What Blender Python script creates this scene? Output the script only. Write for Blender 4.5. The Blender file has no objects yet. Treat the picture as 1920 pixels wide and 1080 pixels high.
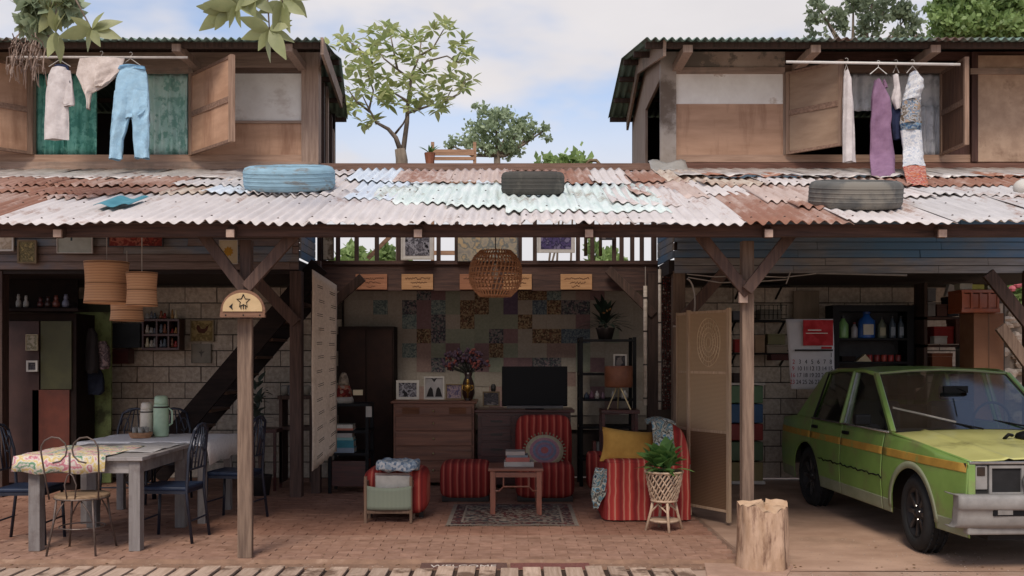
import bpy, math, random
from mathutils import Vector, Matrix, Euler
R = math.radians
S = bpy.context.scene
COL = S.collection
rng = random.Random(7)
# ------------------------------------------------------------------ camera, sky, sun, exposure
F, CX, HY, HC = 1850.0, 960.0, 665.0, 1.55      # focal length in pixels, centre column, horizon row, eye height
cam = bpy.data.cameras.new('camera'); camo = bpy.data.objects.new('camera', cam); COL.objects.link(camo)
camo.location = (0, 0, HC); camo.rotation_euler = (R(90), 0, 0)
cam.sensor_width = 36; cam.lens = 36*F/1920; cam.shift_y = (HY-540)/1920
cam.clip_start = .1; cam.clip_end = 2000
S.camera = camo
SUN_EL, SUN_AZ = 50, 190      # azimuth clockwise from +Y (north): the sun stands behind the camera, a little to the left
W = bpy.data.worlds.new('World'); S.world = W; W.use_nodes = True
nt = W.node_tree; nt.nodes.clear()
def nn(nt, t, **k):
    n = nt.nodes.new(t)
    for a, b in k.items():
        setattr(n, a, b)
    return n
def hexc(h, k=1.0):
    h = h.lstrip('#'); out = []
    for i in (0, 2, 4):
        c = int(h[i:i+2], 16)/255
        out.append((c/12.92 if c <= .04045 else ((c+.055)/1.055)**2.4)*k)
    return (*out, 1)
sky = nn(nt, 'ShaderNodeTexSky', sky_type='NISHITA', sun_disc=False)
sky.sun_elevation = R(SUN_EL); sky.sun_rotation = R(SUN_AZ); sky.air_density = 1; sky.dust_density = .6
tc = nn(nt, 'ShaderNodeTexCoord'); mp = nn(nt, 'ShaderNodeMapping'); mp.inputs['Scale'].default_value = (1.1, 1.1, 2.6)
mp.inputs['Location'].default_value = (.47, .0, .31)
nz = nn(nt, 'ShaderNodeTexNoise'); nz.inputs['Scale'].default_value = 2.3; nz.inputs['Detail'].default_value = 5; nz.inputs['Roughness'].default_value = .5
rp = nn(nt, 'ShaderNodeMapRange', interpolation_type='SMOOTHSTEP'); rp.inputs['From Min'].default_value = .44; rp.inputs['From Max'].default_value = .60
rp.inputs['To Min'].default_value = .1; rp.inputs['To Max'].default_value = 1
nz2 = nn(nt, 'ShaderNodeTexNoise'); nz2.inputs['Scale'].default_value = 5; nz2.inputs['Detail'].default_value = 6
cl = nn(nt, 'ShaderNodeMix', data_type='RGBA')
cl.inputs[6].default_value = (5.0, 4.8, 4.95, 1); cl.inputs[7].default_value = (6.3, 6.05, 6.1, 1)
mx = nn(nt, 'ShaderNodeMix', data_type='RGBA')
sc_ = nn(nt, 'ShaderNodeMix', data_type='RGBA', blend_type='MULTIPLY'); sc_.inputs[0].default_value = 1
sc_.inputs[7].default_value = (1.2, 1.2, 1.25, 1)
bg = nn(nt, 'ShaderNodeBackground'); bg.inputs['Strength'].default_value = .1
ow = nn(nt, 'ShaderNodeOutputWorld')
L = nt.links.new
L(tc.outputs['Generated'], mp.inputs[0]); L(mp.outputs[0], nz.inputs['Vector']); L(mp.outputs[0], nz2.inputs['Vector'])
L(nz.outputs[0], rp.inputs[0]); L(nz2.outputs[0], cl.inputs[0]); L(sky.outputs[0], sc_.inputs[6])
sxyz = nn(nt, 'ShaderNodeSeparateXYZ'); L(tc.outputs['Generated'], sxyz.inputs[0])
hz = nn(nt, 'ShaderNodeMapRange', interpolation_type='SMOOTHSTEP'); hz.inputs['From Min'].default_value = .13; hz.inputs['From Max'].default_value = .30
hz.inputs['To Min'].default_value = .96; hz.inputs['To Max'].default_value = .15; L(sxyz.outputs[2], hz.inputs[0])
mxx = nn(nt, 'ShaderNodeMath', operation='MAXIMUM'); L(rp.outputs[0], mxx.inputs[0]); L(hz.outputs[0], mxx.inputs[1])
L(mxx.outputs[0], mx.inputs[0]); L(sc_.outputs[2], mx.inputs[6]); L(cl.outputs[2], mx.inputs[7])
L(mx.outputs[2], bg.inputs[0]); L(bg.outputs[0], ow.inputs[0])
sl = bpy.data.lights.new('sun', 'SUN'); sl.energy = 1.9; sl.angle = R(22); sl.color = (1, .90, .79)
so = bpy.data.objects.new('sun', sl); COL.objects.link(so)
az = R(SUN_AZ); d_ = Vector((math.sin(az)*math.cos(R(SUN_EL)), math.cos(az)*math.cos(R(SUN_EL)), math.sin(R(SUN_EL))))
so.rotation_euler = d_.to_track_quat('Z', 'Y').to_euler(); so.location = (-3, -4, 12)
S.view_settings.view_transform = 'Standard'; S.view_settings.look = 'None'
S.view_settings.exposure = 0.5; S.view_settings.gamma = 1; S.view_settings.use_curve_mapping = False
S.render.engine = 'CYCLES'; S.cycles.max_bounces = 7; S.cycles.use_denoising = True
S.cycles.transparent_max_bounces = 12

# ------------------------------------------------------------------ helpers
def P(px, py, Y): return Vector(((px-CX)*Y/F, Y, HC-(py-HY)*Y/F))
def X(px, Y): return (px-CX)*Y/F
def Z(py, Y): return HC-(py-HY)*Y/F
ORG = {}
def V0(): return Vector((0, 0, 0))
def tag(o, label=None, cat=None, group=None, kind=None):
    for k, v in (('label', label), ('category', cat), ('group', group), ('kind', kind)):
        if v: o[k] = v
    return o
def thing(name, label, cat, loc=(0, 0, 0), group=None, local=False, kind=None):
    o = bpy.data.objects.new(name, None); COL.objects.link(o); o.location = loc
    o.empty_display_size = .1
    ORG[o] = V0() if local else Vector(loc)
    return tag(o, label, cat, group, kind)
def kids(o): return KID.get(o, [])
KID = {}
def setparent(o, p):
    o.parent = p; KID.setdefault(p, []).append(o)
def copy_tree(o, parent=None):
    c = o.copy(); COL.objects.link(c)
    if parent: setparent(c, parent)
    for ch in list(kids(o)): copy_tree(ch, c)
    return c
def inst(name, mesh, loc, parent, rot=(0, 0, 0), scale=(1, 1, 1)):
    o = bpy.data.objects.new(name, mesh); COL.objects.link(o)
    o.location = Vector(loc)-ORG[parent]; o.rotation_euler = rot; o.scale = scale
    ORG[o] = ORG[parent]; setparent(o, parent); return o
class B:
    def __init__(s): s.v = []; s.f = []
    def add(s, vs, fs):
        n = len(s.v); s.v += [tuple(v) for v in vs]; s.f += [tuple(i+n for i in f) for f in fs]; return s
    def hexa(s, p):   # 8 points: bottom 4 ccw, top 4 ccw
        return s.add(p, [(0, 3, 2, 1), (4, 5, 6, 7), (0, 1, 5, 4), (1, 2, 6, 5), (2, 3, 7, 6), (3, 0, 4, 7)])
    def box(s, x0, x1, y0, y1, z0, z1):
        x0, x1 = sorted((x0, x1)); y0, y1 = sorted((y0, y1)); z0, z1 = sorted((z0, z1))
        return s.hexa([(x0, y0, z0), (x1, y0, z0), (x1, y1, z0), (x0, y1, z0), (x0, y0, z1), (x1, y0, z1), (x1, y1, z1), (x0, y1, z1)])
    def pb(s, px0, py0, px1, py1, Y, d=.02):   # box whose front face covers these picture columns and rows at depth Y
        return s.box(X(px0, Y), X(px1, Y), Y, Y+d, Z(py1, Y), Z(py0, Y))
    def beam(s, p, q, w, h, up=(0, 0, 1)):
        p = Vector(p); q = Vector(q); d = (q-p).normalized(); u = Vector(up)
        if abs(d.dot(u)) > .98: u = Vector((0, 1, 0))
        a = d.cross(u).normalized()*w/2; b = a.cross(d).normalized()*h/2
        return s.hexa([p-a-b, p+a-b, q+a-b, q-a-b, p-a+b, p+a+b, q+a+b, q-a+b])
    def tube(s, pts, r, n=6, cap=True, closed=False):
        pts = [Vector(p) for p in pts]; m = len(pts)
        rs = r if isinstance(r, (list, tuple)) else [r]*m
        base = len(s.v); prev = None
        for i, p in enumerate(pts):
            if closed: t = pts[(i+1) % m]-pts[i-1]
            else: t = pts[min(i+1, m-1)]-pts[max(i-1, 0)]
            t = t.normalized() if t.length > 1e-9 else Vector((0, 0, 1))
            if prev is None:
                a = t.orthogonal().normalized()
            else:
                a = (prev-t*prev.dot(t)); a = a.normalized() if a.length > 1e-6 else t.orthogonal().normalized()
            prev = a; b = t.cross(a)
            for k in range(n):
                an = 2*math.pi*k/n; s.v.append(tuple(p+(a*math.cos(an)+b*math.sin(an))*rs[i]))
        for i in range(m if closed else m-1):
            j = (i+1) % m
            for k in range(n):
                k2 = (k+1) % n
                s.f.append((base+i*n+k, base+i*n+k2, base+j*n+k2, base+j*n+k))
        if cap and not closed:
            s.f.append(tuple(base+k for k in range(n))[::-1]); s.f.append(tuple(base+(m-1)*n+k for k in range(n)))
        return s
    def lathe(s, prof, c=(0, 0, 0), n=16, sx=1, sy=1, cap=True):
        base = len(s.v); m = len(prof)
        for r, z in prof:
            for k in range(n):
                a = 2*math.pi*k/n; s.v.append((c[0]+r*sx*math.cos(a), c[1]+r*sy*math.sin(a), c[2]+z))
        for i in range(m-1):
            for k in range(n):
                k2 = (k+1) % n; s.f.append((base+i*n+k, base+i*n+k2, base+(i+1)*n+k2, base+(i+1)*n+k))
        if cap:
            s.f.append(tuple(base+k for k in range(n))[::-1]); s.f.append(tuple(base+(m-1)*n+k for k in range(n)))
        return s
    def prism(s, poly, y0, y1):    # poly in x,z
        n = len(poly)
        return s.add([(x, y0, z) for x, z in poly]+[(x, y1, z) for x, z in poly],
                     [tuple(range(n)), tuple(range(2*n-1, n-1, -1))]+[(i, i+n, (i+1) % n+n, (i+1) % n) for i in range(n)])
    def grid(s, fn, nu, nv, wrap=False):
        base = len(s.v)
        for j in range(nv+1):
            for i in range(nu+(0 if wrap else 1)):
                s.v.append(tuple(fn(i/nu, j/nv)))
        w = nu if wrap else nu+1
        for j in range(nv):
            for i in range(nu):
                i2 = (i+1) % nu if wrap else i+1
                s.f.append((base+j*w+i, base+j*w+i2, base+(j+1)*w+i2, base+(j+1)*w+i))
        return s
    def ell(s, c, r, n=12, m=8):
        return s.lathe([(max(math.sin(math.pi*i/m), .02), -math.cos(math.pi*i/m)*r[2]) for i in range(m+1)], c, n, r[0], r[1])
    def rot(s, M, start=0):
        s.v[start:] = [tuple(M @ Vector(v)) for v in s.v[start:]]; return s
    def mesh(s, name, mat, smooth=False):
        me = bpy.data.meshes.new(name); me.from_pydata(s.v, [], s.f); me.update()
        if mat: me.materials.append(mat)
        if smooth:
            for p in me.polygons: p.use_smooth = True
        return me
    def build(s, name, mat, parent=None, smooth=False, bev=0, solid=0, kind=None, sub=0, autos=None):
        if parent is not None: o0 = ORG[parent]
        else:
            xs = [v[0] for v in s.v]; ys = [v[1] for v in s.v]; zs = [v[2] for v in s.v]
            o0 = Vector(((min(xs)+max(xs))/2, (min(ys)+max(ys))/2, min(zs)))
        s.v = [(v[0]-o0[0], v[1]-o0[1], v[2]-o0[2]) for v in s.v]
        me = s.mesh(name, mat, smooth)
        o = bpy.data.objects.new(name, me); COL.objects.link(o); ORG[o] = o0
        if parent is not None: setparent(o, parent)
        else: o.location = o0
        if solid:
            m = o.modifiers.new('thickness', 'SOLIDIFY'); m.thickness = solid; m.offset = 0
        if sub:
            m = o.modifiers.new('smooth', 'SUBSURF'); m.levels = sub; m.render_levels = sub
        if bev:
            m = o.modifiers.new('bevel', 'BEVEL'); m.width = bev; m.segments = 2; m.limit_method = 'ANGLE'; m.angle_limit = R(40)
        if kind: o['kind'] = kind
        return o

# ------------------------------------------------------------------ materials
MATS = {}
def mat(name, c1, c2=None, sc=8, st=(1, 1, 1), rough=.75, bump=.2, metal=0, rnd=0, stain=None, ssc=2.0, lo=.52, hi=.62, spec=.4, coat=0, alpha=1, emit=0, lo1=.35, hi1=.65, sst=(1, 1, 1), bd=.01, same=False):
    if name in MATS: return MATS[name]
    m = bpy.data.materials.new(name); m.use_nodes = True; nt = m.node_tree; L = nt.links.new
    b = nt.nodes['Principled BSDF']; b.inputs['Roughness'].default_value = rough; b.inputs['Metallic'].default_value = metal
    b.inputs['Specular IOR Level'].default_value = spec
    if coat: b.inputs['Coat Weight'].default_value = coat; b.inputs['Coat Roughness'].default_value = .15
    ca = hexc(c1); cb = hexc(c2) if c2 else tuple(x*.78 for x in ca[:3])+(1,)
    g = nn(nt, 'ShaderNodeNewGeometry'); mp = nn(nt, 'ShaderNodeMapping'); mp.inputs['Scale'].default_value = st
    L(g.outputs['Position'], mp.inputs[0])
    if rnd:
        oi = nn(nt, 'ShaderNodeObjectInfo'); ml = nn(nt, 'ShaderNodeMath', operation='MULTIPLY'); ml.inputs[1].default_value = 37.0
        L(oi.outputs['Random'], ml.inputs[0]); L(ml.outputs[0], mp.inputs['Location'])
    n1 = nn(nt, 'ShaderNodeTexNoise'); n1.inputs['Scale'].default_value = sc; n1.inputs['Detail'].default_value = 7; n1.inputs['Roughness'].default_value = .62
    L(mp.outputs[0], n1.inputs['Vector'])
    r1 = nn(nt, 'ShaderNodeMapRange'); r1.inputs['From Min'].default_value = lo1; r1.inputs['From Max'].default_value = hi1
    L(n1.outputs[0], r1.inputs[0])
    mx = nn(nt, 'ShaderNodeMix', data_type='RGBA'); mx.inputs[6].default_value = ca; mx.inputs[7].default_value = cb
    L(r1.outputs[0], mx.inputs[0]); out = mx.outputs[2]
    if stain:
        mp2 = nn(nt, 'ShaderNodeMapping'); mp2.inputs['Scale'].default_value = sst; L(g.outputs['Position'], mp2.inputs[0])
        if rnd and not same: L(ml.outputs[0], mp2.inputs['Location'])
        n2 = nn(nt, 'ShaderNodeTexNoise'); n2.inputs['Scale'].default_value = ssc; n2.inputs['Detail'].default_value = 8; n2.inputs['Roughness'].default_value = .65
        L(mp2.outputs[0], n2.inputs['Vector'])
        r2 = nn(nt, 'ShaderNodeMapRange'); r2.inputs['From Min'].default_value = lo; r2.inputs['From Max'].default_value = hi
        L(n2.outputs[0], r2.inputs[0])
        m2 = nn(nt, 'ShaderNodeMix', data_type='RGBA'); m2.inputs[7].default_value = hexc(stain)
        L(r2.outputs[0], m2.inputs[0]); L(out, m2.inputs[6]); out = m2.outputs[2]
    if rnd:
        r3 = nn(nt, 'ShaderNodeMapRange'); r3.inputs['To Min'].default_value = 1-rnd; r3.inputs['To Max'].default_value = 1+rnd
        L(oi.outputs['Random'], r3.inputs[0])
        hs = nn(nt, 'ShaderNodeHueSaturation'); L(r3.outputs[0], hs.inputs['Value']); L(out, hs.inputs['Color']); out = hs.outputs[0]
    L(out, b.inputs['Base Color'])
    if bump:
        bp = nn(nt, 'ShaderNodeBump'); bp.inputs['Strength'].default_value = bump; bp.inputs['Distance'].default_value = bd
        L(n1.outputs[0], bp.inputs['Height']); L(bp.outputs[0], b.inputs['Normal'])
    if alpha < 1: b.inputs['Alpha'].default_value = alpha
    MATS[name] = m; return m
def wood(name, c1, c2, ax='z', rnd=.12, **k):
    st = {'x': (.6, 9, 9), 'y': (9, .6, 9), 'z': (9, 9, .6)}[ax]
    k.setdefault('sc', 5); k.setdefault('bump', .35); k.setdefault('rough', .8)
    return mat(name+ax, c1, c2, st=st, rnd=rnd, **k)
def pattern(name, cols, sc=30, rough=.9, kind='vor', coord='Position'):
    if name in MATS: return MATS[name]
    m = bpy.data.materials.new(name); m.use_nodes = True; nt = m.node_tree; L = nt.links.new
    b = nt.nodes['Principled BSDF']; b.inputs['Roughness'].default_value = rough; b.inputs['Specular IOR Level'].default_value = .2
    g = nn(nt, 'ShaderNodeNewGeometry')
    if kind == 'vor':
        t = nn(nt, 'ShaderNodeTexVoronoi'); t.inputs['Scale'].default_value = sc; L(g.outputs['Position'], t.inputs['Vector'])
        sp = nn(nt, 'ShaderNodeSeparateColor'); L(t.outputs['Color'], sp.inputs[0]); src = sp.outputs[0]
    else:
        t = nn(nt, 'ShaderNodeTexNoise'); t.inputs['Scale'].default_value = sc; t.inputs['Detail'].default_value = 3; L(g.outputs['Position'], t.inputs['Vector'])
        mr = nn(nt, 'ShaderNodeMapRange'); mr.inputs['From Min'].default_value = .3; mr.inputs['From Max'].default_value = .7; L(t.outputs[0], mr.inputs[0]); src = mr.outputs[0]
    cr = nn(nt, 'ShaderNodeValToRGB'); cr.color_ramp.interpolation = 'CONSTANT' if kind == 'vor' else 'LINEAR'
    e = cr.color_ramp.elements
    while len(e) < len(cols): e.new(.5)
    for i, c in enumerate(cols):
        e[i].position = i/len(cols); e[i].color = hexc(c)
    L(src, cr.inputs[0]); L(cr.outputs[0], b.inputs['Base Color'])
    MATS[name] = m; return m
def stripes(name, cols, period, axis=0, rough=.9, off=0.0, warp=0):
    if name in MATS: return MATS[name]
    m = bpy.data.materials.new(name); m.use_nodes = True; nt = m.node_tree; L = nt.links.new
    b = nt.nodes['Principled BSDF']; b.inputs['Roughness'].default_value = rough; b.inputs['Specular IOR Level'].default_value = .15
    g = nn(nt, 'ShaderNodeNewGeometry'); sp = nn(nt, 'ShaderNodeSeparateXYZ'); L(g.outputs['Position'], sp.inputs[0])
    a = nn(nt, 'ShaderNodeMath', operation='MULTIPLY_ADD'); a.inputs[1].default_value = 1/period; a.inputs[2].default_value = 50+off
    nz = nn(nt, 'ShaderNodeTexNoise'); nz.inputs['Scale'].default_value = 6; L(g.outputs['Position'], nz.inputs['Vector'])
    L(sp.outputs[axis], a.inputs[0]); ad = nn(nt, 'ShaderNodeMath', operation='MULTIPLY_ADD'); ad.inputs[1].default_value = warp
    L(nz.outputs[0], ad.inputs[0]); L(a.outputs[0], ad.inputs[2])
    fr = nn(nt, 'ShaderNodeMath', operation='FRACT'); L(ad.outputs[0], fr.inputs[0])
    cr = nn(nt, 'ShaderNodeValToRGB'); e = cr.color_ramp.elements
    while len(e) < len(cols): e.new(.5)
    for i, (p, c) in enumerate(cols):
        e[i].position = p; e[i].color = hexc(c)
    L(fr.outputs[0], cr.inputs[0])
    n2 = nn(nt, 'ShaderNodeTexNoise'); n2.inputs['Scale'].default_value = 140; L(g.outputs['Position'], n2.inputs['Vector'])
    bp = nn(nt, 'ShaderNodeBump'); bp.inputs['Strength'].default_value = .3; bp.inputs['Distance'].default_value = .003
    L(n2.outputs[0], bp.inputs['Height']); L(bp.outputs[0], b.inputs['Normal'])
    L(cr.outputs[0], b.inputs['Base Color']); MATS[name] = m; return m
def glass(name, col=(.9, .95, .93), alpha=.25, rough=.05):
    if name in MATS: return MATS[name]
    m = bpy.data.materials.new(name); m.use_nodes = True; nt = m.node_tree; nt.nodes.clear(); L = nt.links.new
    o = nn(nt, 'ShaderNodeOutputMaterial'); t = nn(nt, 'ShaderNodeBsdfTransparent'); t.inputs[0].default_value = (*col, 1)
    g = nn(nt, 'ShaderNodeBsdfGlossy'); g.inputs['Roughness'].default_value = rough
    fr = nn(nt, 'ShaderNodeLayerWeight'); fr.inputs[0].default_value = .35
    mr = nn(nt, 'ShaderNodeMapRange'); mr.inputs['To Min'].default_value = alpha*.35; mr.inputs['To Max'].default_value = min(1, alpha*2.4)
    mx = nn(nt, 'ShaderNodeMixShader'); L(fr.outputs['Fresnel'], mr.inputs[0]); L(mr.outputs[0], mx.inputs[0]); L(t.outputs[0], mx.inputs[1]); L(g.outputs[0], mx.inputs[2]); L(mx.outputs[0], o.inputs[0])
    MATS[name] = m; return m
# common materials
M_post = wood('grey_brown_timber', '#86705f', '#624f43', 'z'); M_beamx = wood('dark_timber', '#5a4138', '#3a2a26', 'x')
M_brace = wood('brace_timber', '#5f493f', '#43332d', 'z'); M_darkz = wood('dark_timber', '#4e3a32', '#33261f', 'z'); M_darky = wood('dark_timber', '#4e3a32', '#33261f', 'y')
M_pale = wood('pale_wall_board', '#a99080', '#8d7666', 'x', stain='#7f6f63', ssc=1.5)
M_palez = wood('pale_wall_board', '#a28a7a', '#866f60', 'z')
M_ply = mat('orange_plywood', '#bd967b', '#a88268', sc=3, st=(.5, 1, 3), bump=.08, rough=.7, rnd=.06, stain='#8d6750', ssc=1.5, lo=.52, hi=.72, sst=(3.5, 1, .55))
M_ply2 = mat('grey_brown_plywood', '#a08670', '#8b715d', sc=3, st=(.5, 1, 3), bump=.08, rough=.75, rnd=.06)
M_white_panel = mat('stained_white_panel', '#e2dcd4', '#d2cac1', sc=4, bump=.1, stain='#b09e90', ssc=2.3, lo=.54, hi=.74, sst=(1, 1, 1.6))
M_dark = mat('dark_brown_paint', '#271b17', '#1a1210', sc=6, rough=.8, spec=.2)
M_vdark = mat('nearly_black_timber', '#2a1f1b', '#1c1512', sc=5, st=(.6, 5, 5), rough=.85, spec=.2)
M_black = mat('black_paint', '#121215', '#0b0b0d', sc=6, rough=.6, spec=.2)
M_cord = mat('white_cord', '#b9b2aa', '#9c948c', rough=.6, bump=0)
M_redwood = mat('dark_red_wood', '#50211b', '#321411', sc=6, st=(.6, 6, 6), rough=.4, spec=.5)
# ================================================================== THE SETTING
YW, YC, YB = 10.7, 11.6, 12.4        # wing facades, central gallery, back walls
M_dirt = mat('packed_dirt', '#b0917d', '#997a67', sc=3, rough=.95, bump=.5, stain='#b39c8a', ssc=.8, lo=.45, hi=.65, bd=.03)
def ground_fn(u, v):
    x = -60+120*u; y = -8+190*v
    return (x, y, -.075)
g = B().grid(lambda u, v: (-400+800*u, -30+800*v, -.11), 4, 4).build('ground', mat('far_earth', '#7c7059', '#66603f', sc=.3, bump=.3), kind='structure')
yd = B().grid(lambda u, v: (-14+30*u, -8+24*v, -.034+.003*math.sin(7*u*9)*math.sin(v*31)), 60, 60).build('yard_dirt', M_dirt, smooth=True, kind='structure')
# terrace slab with clay pavers
YF = 7.5
xl, xr = -7.2, X(1398, 7.5)+.02
slab = B().box(xl, xr, YF, 12.5, -.3, -.022).build('terrace_floor', mat('mortar_bed', '#8a6c5b', '#755a4a', sc=20, bump=.4, rough=.95, stain='#8f7664', ssc=5), kind='structure')
M_pav = mat('dusty_clay_paver', '#a6826f', '#8d6b58', sc=9, rough=.85, bump=.3, rnd=.08, stain='#80604d', ssc=1.3, lo=.52, hi=.72)
pav_me = B().box(-.098, .098, -.0475, .0475, -.022, .0).mesh('paver', M_pav)
spots = []
y = YF+.05; r = 0
while y < 12.4:
    x = xl+.1+(.1 if r % 2 else 0)
    while x < xr-.09:
        spots.append((x, y)); x += .201
    y += .0985; r += 1
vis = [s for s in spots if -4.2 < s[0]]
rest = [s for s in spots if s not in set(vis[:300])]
for x, y in vis[:300]:
    inst('paver', pav_me, (x, y, rng.uniform(-.0035, .0025)), slab, rot=(rng.uniform(-.012, .012), rng.uniform(-.008, .008), rng.uniform(-.012, .012)))
bb = B()
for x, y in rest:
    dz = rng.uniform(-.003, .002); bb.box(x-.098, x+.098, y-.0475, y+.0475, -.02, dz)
bb.build('paver', mat('shade_darkened_clay_paver_far', '#946d5a', '#7c5846', sc=9, rough=.75, bump=.3, stain='#a27b67', ssc=1.6, lo=.5, hi=.68), slab, kind='stuff')  # far pavers: less dust, and the deep room's shade darkened into the colour
kerb = B().grid(lambda u, v: (xl+(xr-xl)*u, YF-.006-(.012*min(1, v*6)+.24*v)+.006*math.sin(u*170), -.004-.023*min(1, v*6)-.002*v+.0015*math.sin(u*90+v*9)), 160, 12)
kerb.build('slab_edge', mat('crumbly_edge', '#95755f', '#7c604e', sc=10, bump=.7, rough=.95, stain='#ab8c76', ssc=5, lo=.55, hi=.7), slab)
# carport concrete floor
B().grid(lambda u, v: (xr+.02+8*u, 7.2+6*v, -.030+.0025*math.sin(u*20+v*9)), 20, 20).build('carport_floor', mat('stained_concrete', '#bb9a83', '#a0806b', sc=1.6, st=(1, 1.6, 1), rough=.85, bump=.35, stain='#846a56', ssc=1.1, lo=.5, hi=.75, bd=.02, spec=.5), kind='structure', smooth=True)
# wooden boardwalk in front
bw = B().box(-6.2, X(1300, 7.1), 4.6, 7.22, -.05, -.030).build('boardwalk', mat('shadow_earth', '#4a3a31', '#3a2c25', sc=12, bump=.6), kind='structure')
M_plank = wood('weathered_plank', '#c4ab97', '#a68c78', 'y', rnd=.14, stain='#6f5848', ssc=4)
px = -560.0
while px < 1300:
    w = rng.uniform(.118, .132); x = X(px, 7.1)
    y1 = 7.24+rng.uniform(-.05, .05); sk = rng.uniform(-.02, .02)
    if x+w < X(1312, 7.1) and rng.random() > .01:
        b = B().hexa([(x+sk, 4.7, -.029), (x+w+sk, 4.7, -.029), (x+w, y1, -.029), (x, y1+rng.uniform(-.02, .02), -.029), (x+sk, 4.7, -.006), (x+w+sk, 4.7, -.006), (x+w, y1, -.006), (x, y1, -.006)])
        b.build('plank', M_plank, bw, bev=.004)
    px += rng.uniform(.15, .162)*1850/7.1
B().hexa([(X(1312, 7.3), 7.03, -.036), (X(1470, 6.9), 6.9, -.036), (X(1480, 7.5), 7.38, -.036), (X(1318, 7.5), 7.46, -.036),
          (X(1312, 7.3), 7.03, -.022), (X(1470, 6.9), 6.9, -.022), (X(1480, 7.5), 7.38, -.022), (X(1318, 7.5), 7.46, -.022)]).build('stone_slab', mat('pale_pinkish_stone', '#b3937f', '#9b7c69', sc=5, bump=.2, rough=.9), bev=.006)
tag(bpy.data.objects['stone_slab'], 'flat pale pinkish paving slab lying under the tree stump', 'paving slab')

# ---------------------------------------------------------------- block walls
M_blk = mat('rough_concrete_block', '#c6b8a6', '#a59686', sc=22, rough=.95, bump=.8, rnd=.14, stain='#94867a', ssc=3, lo=.55, hi=.75)
M_mort = mat('dark_mortar', '#534b43', '#3e3833', sc=30, bump=.6, rough=.95)
blk_me = B().box(-.194, .194, -.03, .03, -.093, .093).mesh('block', M_blk)
def block_wall(px0, px1, Y, ztop, label, holes=()):
    x0, x1 = X(px0, Y), X(px1, Y)
    t = thing('block_wall', label, 'wall', ((x0+x1)/2, Y, 0))
    B().box(x0, x1, Y+.012, Y+.16, 0, ztop).build('mortar_backing', M_mort, t)
    r = 0; z = .1
    while z < ztop-.05:
        x = x0+.2-(.2 if r % 2 else 0)
        while x < x1-.05:
            a = max(x-.194, x0); c = min(x+.194, x1)
            if c-a > .06:
                inst('block', blk_me, ((a+c)/2, Y+.03+rng.uniform(-.006, .006), z), t, scale=((c-a)/.388, 1, 1), rot=(0, rng.uniform(-.01, .01), 0))
            x += .4
        z += .2; r += 1
    return t
block_wall(138, 640, YB, 2.42, 'grey hollow concrete block wall behind the dining table and the stairs')
block_wall(1285, 1885, YB, 2.42, 'grey concrete block wall behind the green car and the wall shelves')
# broken rubble wall at far right, outdoors
rw = thing('rubble_wall', 'sunlit broken pale block wall at the right edge beyond the cardboard box', 'wall', (X(1935, 12.9), 12.9, 0))
B().box(X(1875, 12.9), X(2080, 12.9), 12.92, 13.0, 0, 2.2).build('mortar_backing', mat('pale_mortar', '#8d7f70', '#6d6257', sc=10, bump=.8), rw)
for i in range(150):
    w = rng.uniform(.14, .3); h = rng.uniform(.09, .17); cx = X(rng.uniform(1880, 2070), 12.8); cz = rng.uniform(.1, 2.15)
    st = B().ell((cx, 12.9, cz), (w/2, .07, h/2), 7, 4)
    st.build('stone', mat('pale_rubble_stone', '#c2b3a2', '#9c8c7b', sc=14, bump=.8, rough=.95, rnd=.2), rw)
# side and back walls that close the rooms
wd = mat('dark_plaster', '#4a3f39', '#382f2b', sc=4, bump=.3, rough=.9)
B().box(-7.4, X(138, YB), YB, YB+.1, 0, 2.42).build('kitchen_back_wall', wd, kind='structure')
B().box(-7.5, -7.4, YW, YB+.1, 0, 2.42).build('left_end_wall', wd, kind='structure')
B().box(X(640, YB), X(1285, YB), YB+.14, YB+.24, 0, 2.6).build('living_room_back_wall', wd, kind='structure')
# ceilings of the ground floor
M_ceil = wood('dark_ceiling_board', '#2b201c', '#1c1512', 'x')
ce = B().box(-7.5, X(590, YC), YW+.035, YB+.16, 2.43, 2.58).box(X(590, YC), X(1232, YC), YC+.1, 13.9, 2.56, 2.62).box(X(1232, YC), 6.3, YW+.035, YB+.16, 2.43, 2.58)
ce.build('ground_floor_ceiling', M_ceil, kind='structure')

# ---------------------------------------------------------------- patchwork wall cloth
PW = {'w': ['#a79d90', '#998f82'], 'g': ['#959786', '#868a78'], 'r': ['#8b7070', '#7d6264'], 'k': ['#9d857c', '#8e766e'], 'p': ['#6c5c70', '#5d4e62']}
PM = {k: mat('patch_plain_'+n, a, b, sc=40, bump=.2, rough=.95, rnd=.08) for (k, (a, b)), n in zip(PW.items(), ['beige', 'sage', 'mauve', 'pink', 'purple'])}
PM['f'] = pattern('patch_dark_floral', ['#504f54', '#7c7976', '#45474f', '#8d7a7b', '#626a66'], 55)
PM['o'] = pattern('patch_brown_floral', ['#8f7a5e', '#665142', '#9c8a6c', '#7a5b4a', '#544539'], 60)
PM['b'] = pattern('patch_blue_floral', ['#5b6670', '#68757b', '#4d5661', '#7b8587'], 60)
PM['t'] = pattern('patch_teal_floral', ['#71807d', '#828f8a', '#616e6e', '#929a91'], 60)
rows = ['wwwwwfrgwogpootwkwwww',
        'wwtwfrtgoogpwboffwwww',
        'wwwwtrfwogggowwwrwwww',
        'wwwwwofgggfrwoobbwgww',
        'gwwwtkgrgrogwwkkgwwww',
        'wwwwwkfwfrgrrffwgrwww',
        'wwwwwwwwgwwrrwwkwwwww',
        'wgwwwkwwgwkwwgwwwrwww',
        'wwwwfwwgwwrwwwgwwwkww']
rows[0] = 'wwwwwfrgwogpootwkrwww'
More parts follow.
